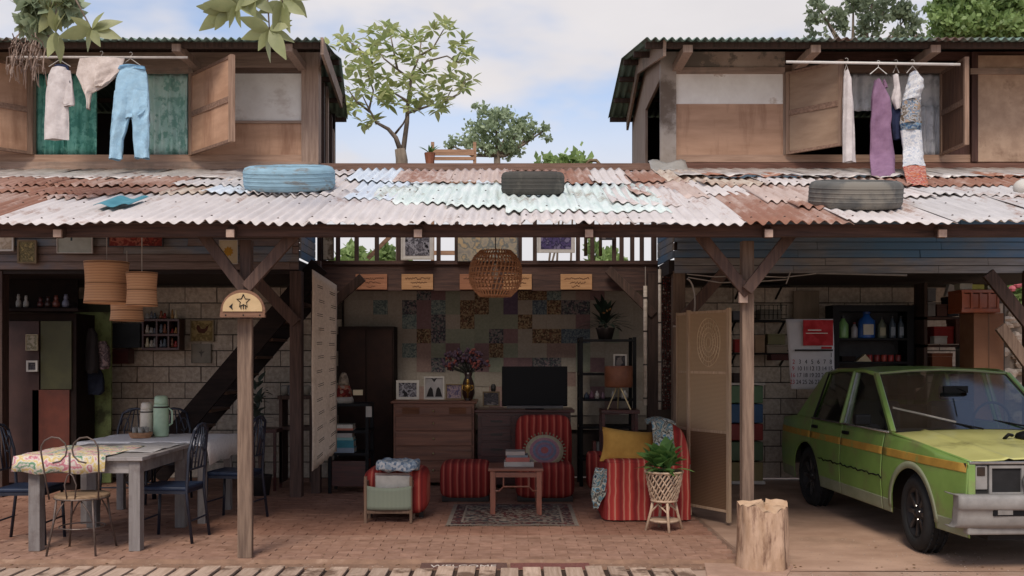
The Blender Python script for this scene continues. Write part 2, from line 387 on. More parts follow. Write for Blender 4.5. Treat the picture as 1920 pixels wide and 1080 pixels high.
pw = thing('patchwork_hanging', 'patchwork wall cloth of plain and floral squares behind the television', 'wall hanging', (0, YB, .8))
B().box(X(642, YB), X(1218, YB), YB+.1, YB+.125, .6, 2.4).build('backing_cloth', mat('backing_cloth', '#8d8275', '#7a7064', sc=30), pw)
for j, row in enumerate(rows):
    for i, ch in enumerate(row):
        px = 643.5+27.3*i; py = 535+27.15*j
        if px > 1216: break
        w = X(px+27.3, YB)-X(px, YB); h = w
        cx = X(px, YB)+w/2; cz = Z(py+13.5, YB)
        b = B().grid(lambda u, v: (cx+(u-.5)*(w-.001), YB+.085+.004*math.sin(i*1.3+j*2.1)-.005*math.sin(math.pi*u)*math.sin(math.pi*v), cz+(v-.5)*(h-.001)), 4, 4)
        b.build('patch', PM[ch], pw, smooth=True)

# ---------------------------------------------------------------- canopy: posts, beams, braces and corrugated sheets
cn = thing('canopy', 'long lean-to canopy of rusty corrugated sheets on timber posts across the whole front', 'canopy', (0, 8.5, 0))
YE = 7.15
def roofp(x, t, dz=0): return (x, YE+3.5*t, 2.5+1.075*t+dz)
def sheetmat(name, c1, c2, rust, lo, rough=.6):
    """galvanised sheet: mottled zinc, streaks running down the slope, rust that spreads in patches and along streaks"""
    m = bpy.data.materials.new(name); m.use_nodes = True; nt = m.node_tree; L = nt.links.new; b = nt.nodes['Principled BSDF']
    b.inputs['Specular IOR Level'].default_value = .5
    g = nn(nt, 'ShaderNodeNewGeometry'); oi = nn(nt, 'ShaderNodeObjectInfo'); ml = nn(nt, 'ShaderNodeMath', operation='MULTIPLY'); ml.inputs[1].default_value = 53
    L(oi.outputs['Random'], ml.inputs[0])
    def noise(sc, st, det=8, ro=.65, off=True):
        mp = nn(nt, 'ShaderNodeMapping'); mp.inputs['Scale'].default_value = st; L(g.outputs['Position'], mp.inputs[0])
        if off: L(ml.outputs[0], mp.inputs['Location'])
        n = nn(nt, 'ShaderNodeTexNoise'); n.inputs['Scale'].default_value = sc; n.inputs['Detail'].default_value = det; n.inputs['Roughness'].default_value = ro; L(mp.outputs[0], n.inputs['Vector']); return n.outputs[0]
    def rng_(s, a, c, t0=0, t1=1):
        r = nn(nt, 'ShaderNodeMapRange'); r.inputs['From Min'].default_value = a; r.inputs['From Max'].default_value = c; r.inputs['To Min'].default_value = t0; r.inputs['To Max'].default_value = t1; L(s, r.inputs[0]); return r.outputs[0]
    def mix(f, x, y, bt='MIX'):
        n = nn(nt, 'ShaderNodeMix', data_type='RGBA', blend_type=bt); L(f, n.inputs[0])
        for k, q in ((6, x), (7, y)):
            if isinstance(q, tuple): n.inputs[k].default_value = q
            else: L(q, n.inputs[k])
        return n.outputs[2]
    streak = noise(5, (3.2, .35, 1), 6); big = noise(1.3, (1.2, .7, 1), 9, .7); fine = noise(26, (1, 1, 1), 6, .7)
    base = mix(rng_(streak, .35, .65), hexc(c1), hexc(c2))
    base = mix(rng_(fine, .60, .78, 0, .5), base, hexc('#8f7d74'))
    ad = nn(nt, 'ShaderNodeMath', operation='MULTIPLY_ADD'); ad.inputs[1].default_value = .45; L(streak, ad.inputs[0]); L(big, ad.inputs[2])
    a2 = nn(nt, 'ShaderNodeMath', operation='MULTIPLY_ADD'); a2.inputs[1].default_value = .22; L(fine, a2.inputs[0]); L(ad.outputs[0], a2.inputs[2])
    r = rng_(a2.outputs[0], lo, lo+.16)
    base = mix(r, base, mix(rng_(fine, .4, .6), hexc(rust), hexc('#8f6a58')))
    L(base, b.inputs['Base Color']); L(rng_(r, 0, 1, rough, .9), b.inputs['Roughness'])
    bp = nn(nt, 'ShaderNodeBump'); bp.inputs['Strength'].default_value = .25; bp.inputs['Distance'].default_value = .006; L(fine, bp.inputs['Height']); L(bp.outputs[0], b.inputs['Normal'])
    return m
SH = {
 'white': sheetmat('whitish_zinc', '#d3cbc7', '#c4bbb6', '#a88a7c', .90), 'grey': sheetmat('grey_zinc', '#cbc6c3', '#b8b3b0', '#9c7e6f', .89),
 'blue': sheetmat('bluish_zinc', '#d5dce2', '#c4ced8', '#a39087', .92), 'teal': sheetmat('faded_teal_zinc', '#dde3df', '#c2d2cc', '#b3c5bd', .87),
 'pink': sheetmat('pinkish_rust_zinc', '#c7b4aa', '#b39e93', '#946a5c', .83), 'rust': sheetmat('rusty_zinc', '#b79e91', '#a08274', '#8f614e', .72),
 'drust': sheetmat('dark_rusty_zinc', '#a48070', '#8d6555', '#7d4f3f', .74), 'beige': sheetmat('beige_zinc', '#c8baaa', '#b3a393', '#8e6a57', .84)}
LAM = .0835
def sheet(pxa, pxb, t0, t1, layer, m, skew=0, curl=.0):
    if (pxa+pxb)/2 < 470 or (pxa+pxb)/2 > 1310: t1 = min(t1, .69); t0 = min(t0, .50+.03*rng.random())
    Yb = YE+3.5*t0; x0, x1 = X(pxa, Yb), X(pxb, Yb)
    nx = max(6, int((x1-x0)/LAM*7)); ph = rng.uniform(-.3, .3); sd = rng.uniform(0, 9)
    dz0 = .012*layer; e = rng.uniform(.7, 1.2)
    cor = rng.choice([0, 0, 0, .025]); cor2 = rng.choice([0, 0, 0, .02]); curl *= .5
    if layer < 1: cor = cor2 = 0
    def fn(u, v):
        x = x0+(x1-x0)*u; t = t0+(t1-t0)*v+skew*(u-.5)*(1-v)
        t += (1-v)*.004*math.sin(u*31+sd)
        lift = curl*((1-v)**3)*(.5+.5*math.sin(u*9+sd))+.006*math.sin(u*4+sd)*(1-v)+cor*max(0, 1-u*3)*(1-v)**2+cor2*max(0, u*3-2)*(1-v)**2
        am = .0125*(1+.35*math.sin(x*2.9+sd)*math.sin(v*2.2+sd)-.45*max(0, math.sin(x*5.1+sd*2)*math.sin(x*1.7+v*3)-.6))
        t += (1-v)*.006*math.sin(x*5+sd)*math.sin(x*13)
        return roofp(x, t, dz0+lift+am*math.sin(2*math.pi*x/LAM+.35*math.sin(x*1.3+sd*.2))+.007*math.sin(x*2.3+v*4+sd))
    s_ = B().grid(fn, nx, 7).build('roof_sheet', SH[m], cn, smooth=True, solid=.0025)
    nb = B()
    for vv in (.1, .55, .92):
        k = math.ceil(x0/LAM)
        while (k+.25)*LAM < x1-.02:
            u = ((k+.25)*LAM-x0)/(x1-x0)
            if u > .02 and rng.random() > .2:
                p = fn(u, vv); nb.lathe([(.009, 0), (.006, .006), (.001, .008)], p, 6)
            k += 3
    if nb.v: nb.build('roofing_nail', mat('rusty_nail', '#4f3d35', '#3a2b25', sc=20), s_, kind='stuff')
for a, b_, m in [(-290, -30, 'rust'), (-34, 178, 'white'), (170, 378, 'white'), (370, 575, 'white'), (567, 775, 'white'), (767, 985, 'white'), (977, 1195, 'white'), (1187, 1402, 'white'), (1396, 1600, 'rust'), (1590, 1800, 'white'), (1792, 2010, 'grey'), (2000, 2230, 'grey')]:
    sheet(a, b_, rng.uniform(-.006, .006), .46, 0 if rng.random() < .5 else .6, m)
for a, b_, t0, t1, m, cu in [(-60, 60, .42, .9, 'rust', .01), (50, 205, .37, .85, 'drust', .02), (190, 320, .41, .9, 'rust', .01), (300, 385, .40, .84, 'beige', .02), (375, 470, .40, .84, 'blue', .03), (460, 560, .38, .8, 'white', .02), (550, 650, .38, .8, 'white', .02),
        (640, 745, .30, .72, 'blue', .02), (735, 842, .24, .60, 'teal', .015), (835, 960, .19, .60, 'teal', .02), (948, 1090, .12, .62, 'teal', .02), (1080, 1262, .13, .55, 'teal', .03), (1150, 1290, .22, .5, 'white', .02), (690, 770, .31, .52, 'teal', .02), (1185, 1330, .34, .75, 'pink', .01),
        (1320, 1470, .37, .72, 'white', .02), (1440, 1600, .25, .70, 'pink', .02), (1590, 1760, .33, .8, 'white', .01), (1750, 1900, .36, .8, 'grey', .02), (1890, 2040, .34, .8, 'grey', .01), (70, 165, .31, .45, 'pink', .03), (1500, 1640, .16, .35, 'rust', .02)]:
    sheet(a, b_, t0, t1, 1.1+rng.random()*.4, m, skew=rng.uniform(-.02, .02), curl=cu)
for a, b_, t0, m in [(-40, 90, .82, 'drust'), (80, 220, .8, 'rust'), (210, 330, .82, 'rust'), (320, 470, .74, 'grey'), (460, 560, .72, 'white'), (550, 660, .72, 'white'), (640, 738, .60, 'blue'), (735, 842, .60, 'pink'), (836, 960, .60, 'pink'), (950, 1060, .6, 'rust'), (1054, 1118, .58, 'rust'), (1112, 1192, .56, 'white'), (1186, 1250, .58, 'rust'), (1244, 1330, .62, 'beige'),
        (1320, 1440, .66, 'beige'), (1430, 1560, .7, 'white'), (1550, 1700, .72, 'pink'), (1690, 1810, .68, 'drust'), (1800, 1960, .72, 'rust')]:
    sheet(a, b_, t0, rng.uniform(.85, .875), 2.2+rng.random()*.4, m, skew=rng.uniform(-.02, .02), curl=.012)
# timbers under the sheets
B().box(X(-260, 7.3), X(2240, 7.3), 7.3, 7.37, 2.425, 2.515).build('eave_beam', M_beamx, cn)
for yy in (8.4, 9.5): B().box(X(-200, 8), X(2190, 8), yy, yy+.06, 2.5+1.075*(yy-YE)/3.5-.075, 2.5+1.075*(yy-YE)/3.5-.022).build('purlin', M_beamx, cn)
M_end = mat('pale_sawn_end', '#b89f90', '#9c8474', sc=20)
for px in (105, 430, 783, 1105, 1443, 1770):
    x = X(px, 7.2)
    r_ = B().beam((x, 7.24, 2.44), (x, 10.6, 3.48), .06, .075).build('rafter', M_darky, cn)
    B().box(x-.029, x+.029, 7.215, 7.238, 2.41, 2.465).build('sawn_end', M_end, r_)
def post(px0, px1, Y, z0, z1, m=M_post, d=None, name='post'):
    w = X(px1, Y)-X(px0, Y)
    return B().box(X(px0, Y), X(px1, Y), Y, Y+(d or w), z0, z1).build(name, m, cn, bev=.004)
post(449, 470, 7.56, 0, 2.43, M_brace)
B().box(X(444, 7.5), X(471, 7.5), 7.512, 7.555, 0, Z(597, 7.5)).build('post_cladding_board', M_post, cn, bev=.004)
post(1392, 1414, 7.62, -.06, 2.43)
post(543, 565, 10.72, 0, 2.46, M_brace); post(583, 600, 11.0, 0, 2.6, M_brace); post(1262, 1285, 10.72, -.06, 2.46); post(1215, 1236, 11.5, 0, 2.5, M_darkz)
post(-22, 4, 10.72, 0, 2.46, M_darkz); post(1926, 1946, 10.6, -.06, 2.46, M_darkz)
def brace(p, q, Y1, Y2, w=.085, m=M_brace, name='brace'):
    a = P(p[0], p[1], Y1); b = P(q[0], q[1], Y2)
    return B().beam(a, b, .05, w, up=(0, 0, 1)).build(name, m, cn, bev=.004)
brace((462, 548), (378, 436), 7.50, 7.50); brace((462, 540), (560, 430), 7.46, 7.46)
brace((470, 515), (556, 606), 10.6, 10.66, .12); brace((1403, 552), (1312, 440), 7.57, 7.57); brace((1400, 545), (1484, 438), 7.51, 7.51)
brace((1268, 612), (1362, 506), 10.6, 10.6, .12); brace((1852, 512), (1932, 612), 10.5, 10.5, .13, M_darkz); brace((1875, 612), (1940, 700), 10.45, 10.45, .12, M_post)
brace((600, 590), (680, 520), 10.95, 10.95, .1, M_darkz); brace((1226, 590), (1140, 505), 11.5, 11.5, .1, M_darkz)
B().box(X(1384, 7.6), X(1400, 7.6), 7.56, 7.6, Z(568, 7.6), Z(548, 7.6)).build('nailed_block', M_end, cn)

# ---------------------------------------------------------------- central gallery
ga = thing('gallery', 'dark timber gallery with slender balusters above the living room beam', 'gallery', (X(910, YC), YC, 2.3))
B().box(X(588, YC), X(1234, YC), YC, YC+.08, Z(545, YC), Z(496, YC)).build('beam', M_beamx, ga)
B().box(X(588, YC), X(1234, YC), YC-.03, YC+.09, Z(496, YC), Z(489, YC)).build('bottom_rail', M_beamx, ga)
for px in (598, 633, 668, 706, 747, 822, 856, 975, 1003, 1084, 1111, 1152, 1166, 1186, 1204, 1226):
    B().box(X(px, YC)-.024, X(px, YC)+.024, YC+.01, YC+.05, 2.65, 3.36).build('baluster', M_darkz, ga)
B().box(X(596, YW), X(1240, YW), YW+.03, YW+.1, Z(318, YW), Z(305, YW)).build('top_rail', wood('weathered_rail', '#87695a', '#6b5144', 'x'), ga)
B().box(X(590, YC), X(1234, YC), YC+.1, 13.8, 2.63, 2.66).build('deck', M_darkz, ga)
for px in (604, 930, 1228): B().box(X(px, YC)-.03, X(px, YC)+.03, YC+.06, YC+.12, 2.66, 3.35).build('post', M_darkz, ga)

# ---------------------------------------------------------------- the two upper wings
BLU = {}
for k, c1, c2, s, lo in (('blue', '#7a7f85', '#63686e', '#54748f', .36), ('brown', '#857269', '#695951', '#586a7a', .56), ('grey', '#8f8a86', '#75706c', '#567896', .50)):
    BLU[k] = mat('weathered_board_'+k, c1, c2, sc=5, st=(.6, 9, 9), rough=.85, bump=.35, rnd=.10, stain=s, ssc=1.5, lo=lo, hi=lo+.22, sst=(.55, 1, 1.0), same=True)
def boards(house, px0, px1, z0, z1, Y, seq, L=1.9, h=.085):
    z = z0; i = 0; x0, x1 = X(px0, Y), X(px1, Y)
    while z < z1-.02:
        x = x0-(rng.uniform(0, L) if i else 0)
        while x < x1:
            l = rng.uniform(.8, 1.2)*L; a = max(x, x0); b = min(x+l, x1)
            if b-a > .05:
                th = rng.uniform(0, .008)
                B().hexa([(a, Y-.012+th, z), (b-.004, Y-.012+th, z), (b-.004, Y+.02, z), (a, Y+.02, z), (a, Y+.004+th, z+h-.006), (b-.004, Y+.004+th, z+h-.006), (b-.004, Y+.02, z+h-.006), (a, Y+.02, z+h-.006)]).build('facade_board', BLU[seq(i, (a+b)/2)], house)
            x += l
        z += h; i += 1
def backing(house, px0, px1, z0, z1, Y):
    B().box(X(px0, Y), X(px1, Y), Y+.022, Y+.03, z0, z1).build('backing_boards', M_dark, house)
def side_boards(house, xa, ya, xb, yb, z0, z1, s):
    z = z0; i = 0
    while z < z1:
        a = Vector((xa, ya, z+.04)); b = Vector((xb, yb, z+.04)); B().beam(a, b, .02, .078).build('side_board', BLU['grey' if i % 3 else 'blue'], house); z += .085; i += 1
def shutter(house, hx, ox, Yh, Yo, py0, py1, m, npan=2, py_off=0):
    """open casement shutter: hinge column hx at depth Yh, outer column ox at depth Yo; rows measured at the hinge"""
    a = Vector((X(hx, Yh), Yh, 0)); b = Vector((X(ox, Yo), Yo, 0)); z1, z0 = Z(py0, Yh), Z(py1, Yh)
    d = (b-a).normalized(); n = Vector((-d.y, d.x, 0))
    def slab(u0, u1, za, zb, th, nm, mm, par):
        p = a.lerp(b, u0); q = a.lerp(b, u1); o = n*th/2
        return B().hexa([(p-o).to_tuple()[:2]+(za,), (q-o).to_tuple()[:2]+(za,), (q+o).to_tuple()[:2]+(za,), (p+o).to_tuple()[:2]+(za,), (p-o).to_tuple()[:2]+(zb,), (q-o).to_tuple()[:2]+(zb,), (q+o).to_tuple()[:2]+(zb,), (p+o).to_tuple()[:2]+(zb,)]).build(nm, mm, par)
    s = slab(.02, .98, z0+.02, z1-.02, .012, 'shutter', m, house)
    fm = wood('shutter_frame', '#8f7260', '#6d5446', 'x')
    fz = wood('shutter_frame', '#9c7f6c', '#7c6351', 'z')
    slab(0, .06, z0, z1, .04, 'stile', fz, s); slab(.94, 1, z0, z1, .045, 'stile', fz, s)
    for k in range(npan+1):
        zz = z0+(z1-z0)*k/npan; slab(.06, .94, max(z0, zz-.03), min(z1, zz+.03), .034, 'rail', fm, s)
    return s
def roof_wing(house, sx, xedge, xr_, xb, xfar, m_under):
    # low gable: front eave, ridge, back eave; xedge.. the visible gable edge
    prof = [(9.9, 4.72, xedge), (12.07, 5.17, xr_), (13.75, 4.84, xb)]
    b = B(); nx = int(abs(xfar-xedge)/LAM*6); 
    for k in range(2):
        (ya, za, xa), (yb, zb, xb_) = prof[k], prof[k+1]
        def fn(u, v):
            xs = xa+(xb_-xa)*v; x = xs+(xfar-xs)*u
            return (x, ya+(yb-ya)*v, za+(zb-za)*v+.018*math.sin(2*math.pi*x/LAM))
        b.grid(fn, nx, 3)
    rf = b.build('roof', m_under, house, smooth=True, solid=.003)
    for k, tt in ((0, .06), (0, .5), (0, .95), (1, .25), (1, .6), (1, .95)):
        (ya, za, xa), (yb, zb, xb_) = prof[k], prof[k+1]
        yy = ya+(yb-ya)*tt; zz = za+(zb-za)*tt; xs = xa+(xb_-xa)*tt
        B().box(xs+.02*sx, xfar, yy, yy+.05, zz-.075, zz-.02).build('purlin', M_darkz, rf)
    return prof
M_under = mat('green_rust_underside', '#748c80', '#5c7168', sc=5, st=(4, .6, 1), rough=.7, rnd=.05, stain='#5c463c', ssc=2, lo=.5, hi=.65)
# ---- left wing
lh = thing('wooden_house', 'left upper storey of plywood and boards with green curtains and laundry in the window', 'house', (X(260, YW), YW, 2.47))
boards(lh, -330, 560, 2.475, 3.56, YW, lambda i, x: ['brown', 'brown', 'brown', 'grey', 'brown', 'brown', 'grey', 'brown'][(i+int(x*1.3)) % 8])
backing(lh, -330, 560, 2.475, 3.56, YW)
side_boards(lh, X(562, YW), YW+.02, X(590, YC), YC, 2.6, 3.5, 1)
B().pb(-330, 303, 597, 319, YW-.03, .1).build('sill_beam', M_pale, lh)
B().pb(-330, 290, 597, 303, YW-.012, .06).build('sill_board', wood('warm_board', '#b3927c', '#977863', 'x'), lh)
B().pb(-330, 98, 600, 126, YW-.02, .05).build('top_board', M_pale, lh)
B().pb(-330, 88, 600, 98, YW, .05).build('wall_plate', M_darkz, lh)
B().pb(-330, 126, 62, 290, YW+.01, .02).build('wall_panel', M_ply, lh)
B().pb(437, 126, 565, 138, YW, .02).build('wall_panel', wood('mid_board', '#6f5a4e', '#574439', 'x'), lh)
B().pb(357, 138, 565, 226, YW, .02).build('wall_panel', M_white_panel, lh)
B().pb(437, 226, 565, 231, YW-.02, .03).build('batten', M_pale, lh)
B().pb(357, 231, 565, 290, YW, .02).build('wall_panel', M_ply, lh)
B().pb(565, 98, 597, 303, YW-.03, .16).build('corner_post', M_palez, lh)
B().pb(353, 126, 362, 290, YW-.02, .06).build('window_frame', M_pale, lh); B().pb(55, 126, 63, 290, YW-.02, .06).build('window_frame', M_palez, lh); B().pb(63, 126, 353, 136, YW-.015, .05).build('window_frame', M_pale, lh)
shutter(lh, 357, 437, YW-.03, 9.95, 140, 292, M_ply); shutter(lh, 60, -120, YW-.03, 10.0, 125, 290, M_ply)
prof = roof_wing(lh, -1, X(600, 9.9), X(640, 12.07), X(652, 13.75), -7.5, M_under)
# side wall with dark opening and posts
def sidewall(h, xa, ya, xb, yb, z0, zt, pieces, m):
    a = Vector((xa, ya, 0)); b = Vector((xb, yb, 0))
    for u0, u1, za, zb, nm, mm in pieces:
        p = a.lerp(b, u0); q = a.lerp(b, u1)
        def top(p_): return (4.72+(p_.y-9.9)/2.17*.45 if p_.y < 12.07 else 5.17-(p_.y-12.07)/1.68*.33)-.09
        zt0 = top(p)+zb if zb <= 0 else zb; zt1 = top(q)+zb if zb <= 0 else zb
        t = .03 if xa > 0 else -.03
        B().hexa([(p.x, p.y, za), (q.x, q.y, za), (q.x+t, q.y, za), (p.x+t, p.y, za), (p.x, p.y, zt0), (q.x, q.y, zt1), (q.x+t, q.y, zt1), (p.x+t, p.y, zt0)]).build(nm, mm, h)
sidewall(lh, X(597, YW), YW+.15, X(628, 13.5), 13.5, 3.5, 0, [(.18, .24, 3.5, -.25, 'side_post', M_darkz), (.45, .52, 3.5, -.25, 'side_post', M_palez), (.75, .8, 3.5, -.25, 'side_post', M_darkz), (.92, 1, 3.5, -.25, 'side_post', M_palez)], None)
pa = P(568, 90, YW); 
B().beam((X(600, 10)+.02, 10.0, 4.68), (X(634, 12.5)-.03, 12.9, 4.86), .03, .17).build('rake_board', M_pale, lh)
B().box(-7.4, X(628, 13.5), 13.5, 13.55, 3.4, 4.85).build('rear_wall', M_dark, lh); B().box(-7.4, -2.15, YW+.03, 13.5, 3.38, 3.42).build('floor', M_darkz, lh)
B().box(X(597, YW)-.62, X(597, YW)-.58, YW+.1, 13.5, 3.42, 4.8).build('inner_wall', M_dark, lh)
for px in (60, 330, 540): B().pb(px-8, 82, px+8, 96, 10.0, .7).build('rafter_end', M_palez, lh)
# flashing strip at the foot of the left wing
def flashing(h, px0, px1, py0, py1, Y, m, n=30, name='flashing'):
    x0, x1 = X(px0, Y), X(px1, Y)
    B().grid(lambda u, v: (x0+(x1-x0)*u, Y-.04-1.18*(1-v)+.012*math.sin(u*23+v)+.008*math.sin(u*61), (Z(py1, Y-1.22)+.01)*(1-v)+Z(py0, Y)*v+.012*math.sin(u*17)*(1-v)+.006*math.sin(u*49+v*3)), n, 3).build(name, m, h, smooth=True, solid=.002)
M_flash = mat('crinkled_flashing', '#cfc8c2', '#aaa29c', sc=5, st=(3, 1, 1), rough=.45, bump=.5, metal=.3, stain='#7b5a4b', ssc=3, lo=.55, hi=.7)
M_flr = mat('rusty_flashing', '#a5755f', '#84543f', sc=5, st=(3, 1, 1), rough=.75, bump=.5, stain='#c2b2a8', ssc=3, lo=.55, hi=.65)
flashing(lh, -80, 160, 318, 338, YW-.05, M_flash); flashing(lh, 155, 330, 318, 337, YW-.056, M_flash); flashing(lh, 322, 600, 318, 336, YW-.05, M_flash)
for px in (12, 165, 420): flashing(lh, px, px+14, 322, 340, YW-.08, M_flr, 4)
# ---- right wing
rh = thing('wooden_house', 'right upper storey of patched plywood with open brown shutters and hanging dresses', 'house', (X(1560, YW), YW, 2.43))
boards(rh, 1265, 2040, 2.435, 3.56, YW, lambda i, x: ('grey' if i < 2 else 'blue'), L=1.6)
backing(rh, 1265, 2040, 2.435, 3.56, YW)
side_boards(rh, X(1263, YW), YW+.02, X(1234, YC), YC, 2.6, 3.5, -1)
B().pb(1238, 305, 2040, 319, YW-.03, .1).build('sill_beam', wood('red_brown_board', '#7b5648', '#5f4034', 'x'), rh)
B().pb(1268, 290, 2040, 304, YW-.012, .06).build('sill_board', MATS['warm_boardx'], rh)
B().pb(1268, 97, 1472, 126, YW-.004, .02).build('wall_panel', mat('grey_patched_board', '#b39e8e', '#9d8979', sc=3, stain='#756a5f', ssc=1.4, lo=.5, hi=.54), rh)
B().pb(1268, 126, 1472, 138, YW-.02, .04).build('batten', M_pale, rh)
B().pb(1268, 138, 1472, 195, YW, .02).build('wall_panel', mat('flaking_white_panel', '#ebe5de', '#dbd3cb', sc=4, bump=.15, stain='#b5a090', ssc=1.3, lo=.56, hi=.60, sst=(1, 1, 1.5)), rh)
B().pb(1268, 195, 1472, 290, YW-.004, .02).build('wall_panel', M_ply, rh)
B().pb(1472, 97, 2040, 112, YW, .05).build('wall_plate', wood('red_brown_dark', '#563a33', '#40291f', 'x'), rh)
B().pb(1472, 122, 1830, 136, YW, .04).build('window_head', wood('mid_board2', '#84695a', '#68503f', 'x'), rh)
B().pb(1765, 136, 1830, 290, YW, .03).build('wall_panel', wood('red_brown_dark', '#563a33', '#40291f', 'z'), rh)
B().pb(1830, 104, 2040, 303, YW-.03, .03).build('wall_panel', mat('pale_ply', '#b89b83', '#a38670', sc=9, bump=.2, rnd=.05, stain='#7c5f4b', ssc=2.5, lo=.58, hi=.7), rh)
B().pb(1822, 97, 1834, 303, YW-.045, .05).build('batten', wood('red_brown_dark', '#563a33', '#40291f', 'z'), rh)
B().pb(1820, 128, 2040, 139, YW-.05, .02).build('batten', M_pale, rh)
B().pb(1469, 136, 1477, 290, YW-.02, .05).build('window_frame', M_palez, rh)
B().pb(1238, 97, 1268, 318, YW-.03, .05).build('corner_post', mat('grey_tin_cladding', '#a69a90', '#92867b', sc=4, rough=.7, stain='#6b5c50', ssc=2), rh)
shutter(rh, 1475, 1580, YW-.03, 10.2, 136, 290, M_ply2); shutter(rh, 1765, 1813, YW-.03, 10.1, 136, 292, wood('dark_shutter', '#6d5040', '#543b2f', 'z'))
prof = roof_wing(rh, 1, X(1210, 9.9), X(1165, 12.07), X(1140, 13.75), 6.62, M_under)
xs = X(1238, YW)
sidewall(rh, xs, YW+.0, X(1186, 13.6), 13.6, 3.5, 0, [(.0, .02, 3.5, 0, 'side_post', M_palez), (.02, .5, 4.55, 0, 'side_panel', M_palez), (.48, 1, 3.5, 0, 'side_panel', mat('side_plank_wall', '#a89181', '#8b7565', sc=5, st=(1, 5, .5))), ], None)
B().beam((xs-.06, 10.0, 4.66), (xs-.06, 12.07, 5.07), .03, .16).build('rake_board', M_pale, rh); B().beam((xs-.06, 12.07, 5.07), (X(1186, 13.6)-.06, 13.7, 4.74), .03, .16).build('rake_board', M_pale, rh)
B().box(X(1186, 13.6), 6.3, 13.6, 13.65, 3.4, 4.8).build('rear_wall', M_dark, rh); B().box(6.26, 6.3, YW+.1, 13.6, 2.6, 4.85).build('end_wall', M_palez, rh); B().box(xs+.05, 6.26, YW+.03, 13.6, 3.38, 3.42).build('floor', M_darkz, rh)
B().box(xs+.5, xs+.54, YW+.1, 13.5, 3.42, 4.8).build('inner_wall', M_dark, rh)
for px in (1290, 1530, 1755): B().pb(px-9, 84, px+9, 98, 10.0, .7).build('rafter_end', M_palez, rh)
flashing(rh, 1238, 1470, 317, 331, YW-.05, M_flash); flashing(rh, 1460, 1640, 317, 332, YW-.056, M_flash); flashing(rh, 1700, 1960, 316, 333, YW-.05, M_flash); flashing(rh, 1630, 1705, 318, 334, YW-.05, M_flash); flashing(rh, 1285, 1440, 321, 331, YW-.08, M_flr); flashing(rh, 1760, 1840, 320, 333, YW-.08, M_flr)
B().grid(lambda u, v: (X(1215+70*u, 10.6), 10.6-.28*v, 3.63-.16*v+.02*math.sin(u*9+v*4)), 8, 6).build('flashing', mat('bent_tin_scrap', '#a9a6a0', '#8e8b86', sc=4, rough=.5, metal=.2), rh, solid=.002, smooth=True)
# ================================================================== THINGS
def solo(b, name, m, label, cat, group=None, **k):
    return tag(b.build(name, m, None, **k), label, cat, group)
def tyre(px0, px1, py0, py1, Yf, m, label, tilt=17):
    hw = (px1-px0)/2; R0 = hw*Yf/(F-hw); Yc_ = Yf+R0; h = (py1-py0)*Yf/F*.93
    c = Vector((X((px0+px1)/2, Yc_), Yc_, 0)); zc = Z(py1, Yf)+R0*math.tan(R(tilt))
    prof = [(.60, .03), (.66, .0), (.86, .0), (.955, .06), (.995, .18), (1.0, .32), (1.0, .68), (.995, .82), (.955, .94), (.86, 1.0), (.66, 1.0), (.60, .97), (.62, .8), (.85, .7), (.85, .3), (.62, .2), (.60, .03)]
    t = thing('tyre', label, 'tyre', (c.x, c.y, zc), 'old tyres weighing down the canopy roof')
    M = Matrix.Translation((c.x, c.y, zc)) @ Matrix.Rotation(R(tilt), 4, 'X')
    b = B().lathe([(r*R0, z*h) for r, z in prof], n=44, cap=False)
    b.rot(M).build('casing', m, t, smooth=True)
    g = B()
    for zz in (.26, .42, .58, .74):
        g.lathe([(R0*1.0, zz*h-.006), (R0*1.008, zz*h-.004), (R0*1.008, zz*h+.004), (R0*1.0, zz*h+.006)], n=44, cap=False)
    g.rot(M).build('tread_rib', m, t, smooth=True)
    g = B().lathe([(R0*.72, h-.001), (R0*.72, h+.004), (R0*.76, h+.004), (R0*.76, h-.001)], n=44, cap=False).rot(M).build('bead_ring', m, t)
tyre(460, 628, 312, 362, 8.42, mat('blue_painted_rubber', '#8fb0c0', '#7f9dab', sc=9, st=(1, 1, 3), rough=.8, bump=.4, stain='#7f8484', ssc=5, lo=.52, hi=.60, sst=(1, 1, 3)), 'large old tyre painted light blue lying on the canopy roof', 13)
tyre(940, 1058, 319, 366, 8.28, mat('old_black_rubber', '#4c4944', '#3b3935', sc=6, rough=.85, stain='#5f5b53', ssc=3), 'small dark brown tyre at the middle of the canopy roof', 10)
tyre(1518, 1686, 338, 395, 7.58, mat('grey_dusty_rubber', '#66645f', '#535351', sc=5, rough=.85, stain='#7a756c', ssc=3), 'big dusty grey tyre on the right part of the canopy roof', 11.5)
b = B().grid(lambda u, v: (X(192+65*u, 7.85), 7.68+.42*v, 2.50+1.075*(.53+.42*v)/3.5+.05+.014*math.sin(u*9)), 14, 4)
solo(b, 'tin_scrap', mat('teal_painted_tin', '#4f8d9b', '#3f7a88', sc=8, rough=.6), 'small bent teal tin scrap on the left part of the canopy roof', 'tin sheet', solid=.004)
b = B().ell((X(1922, 8.6), 8.6, 3.01), (.1, .09, .075), 12, 8)
solo(b, 'plastic_tub', mat('off_white_plastic', '#cfc9c0', '#b9b2a8', sc=8, rough=.6), 'round off white tub at the right end of the canopy roof', 'tub', smooth=True)

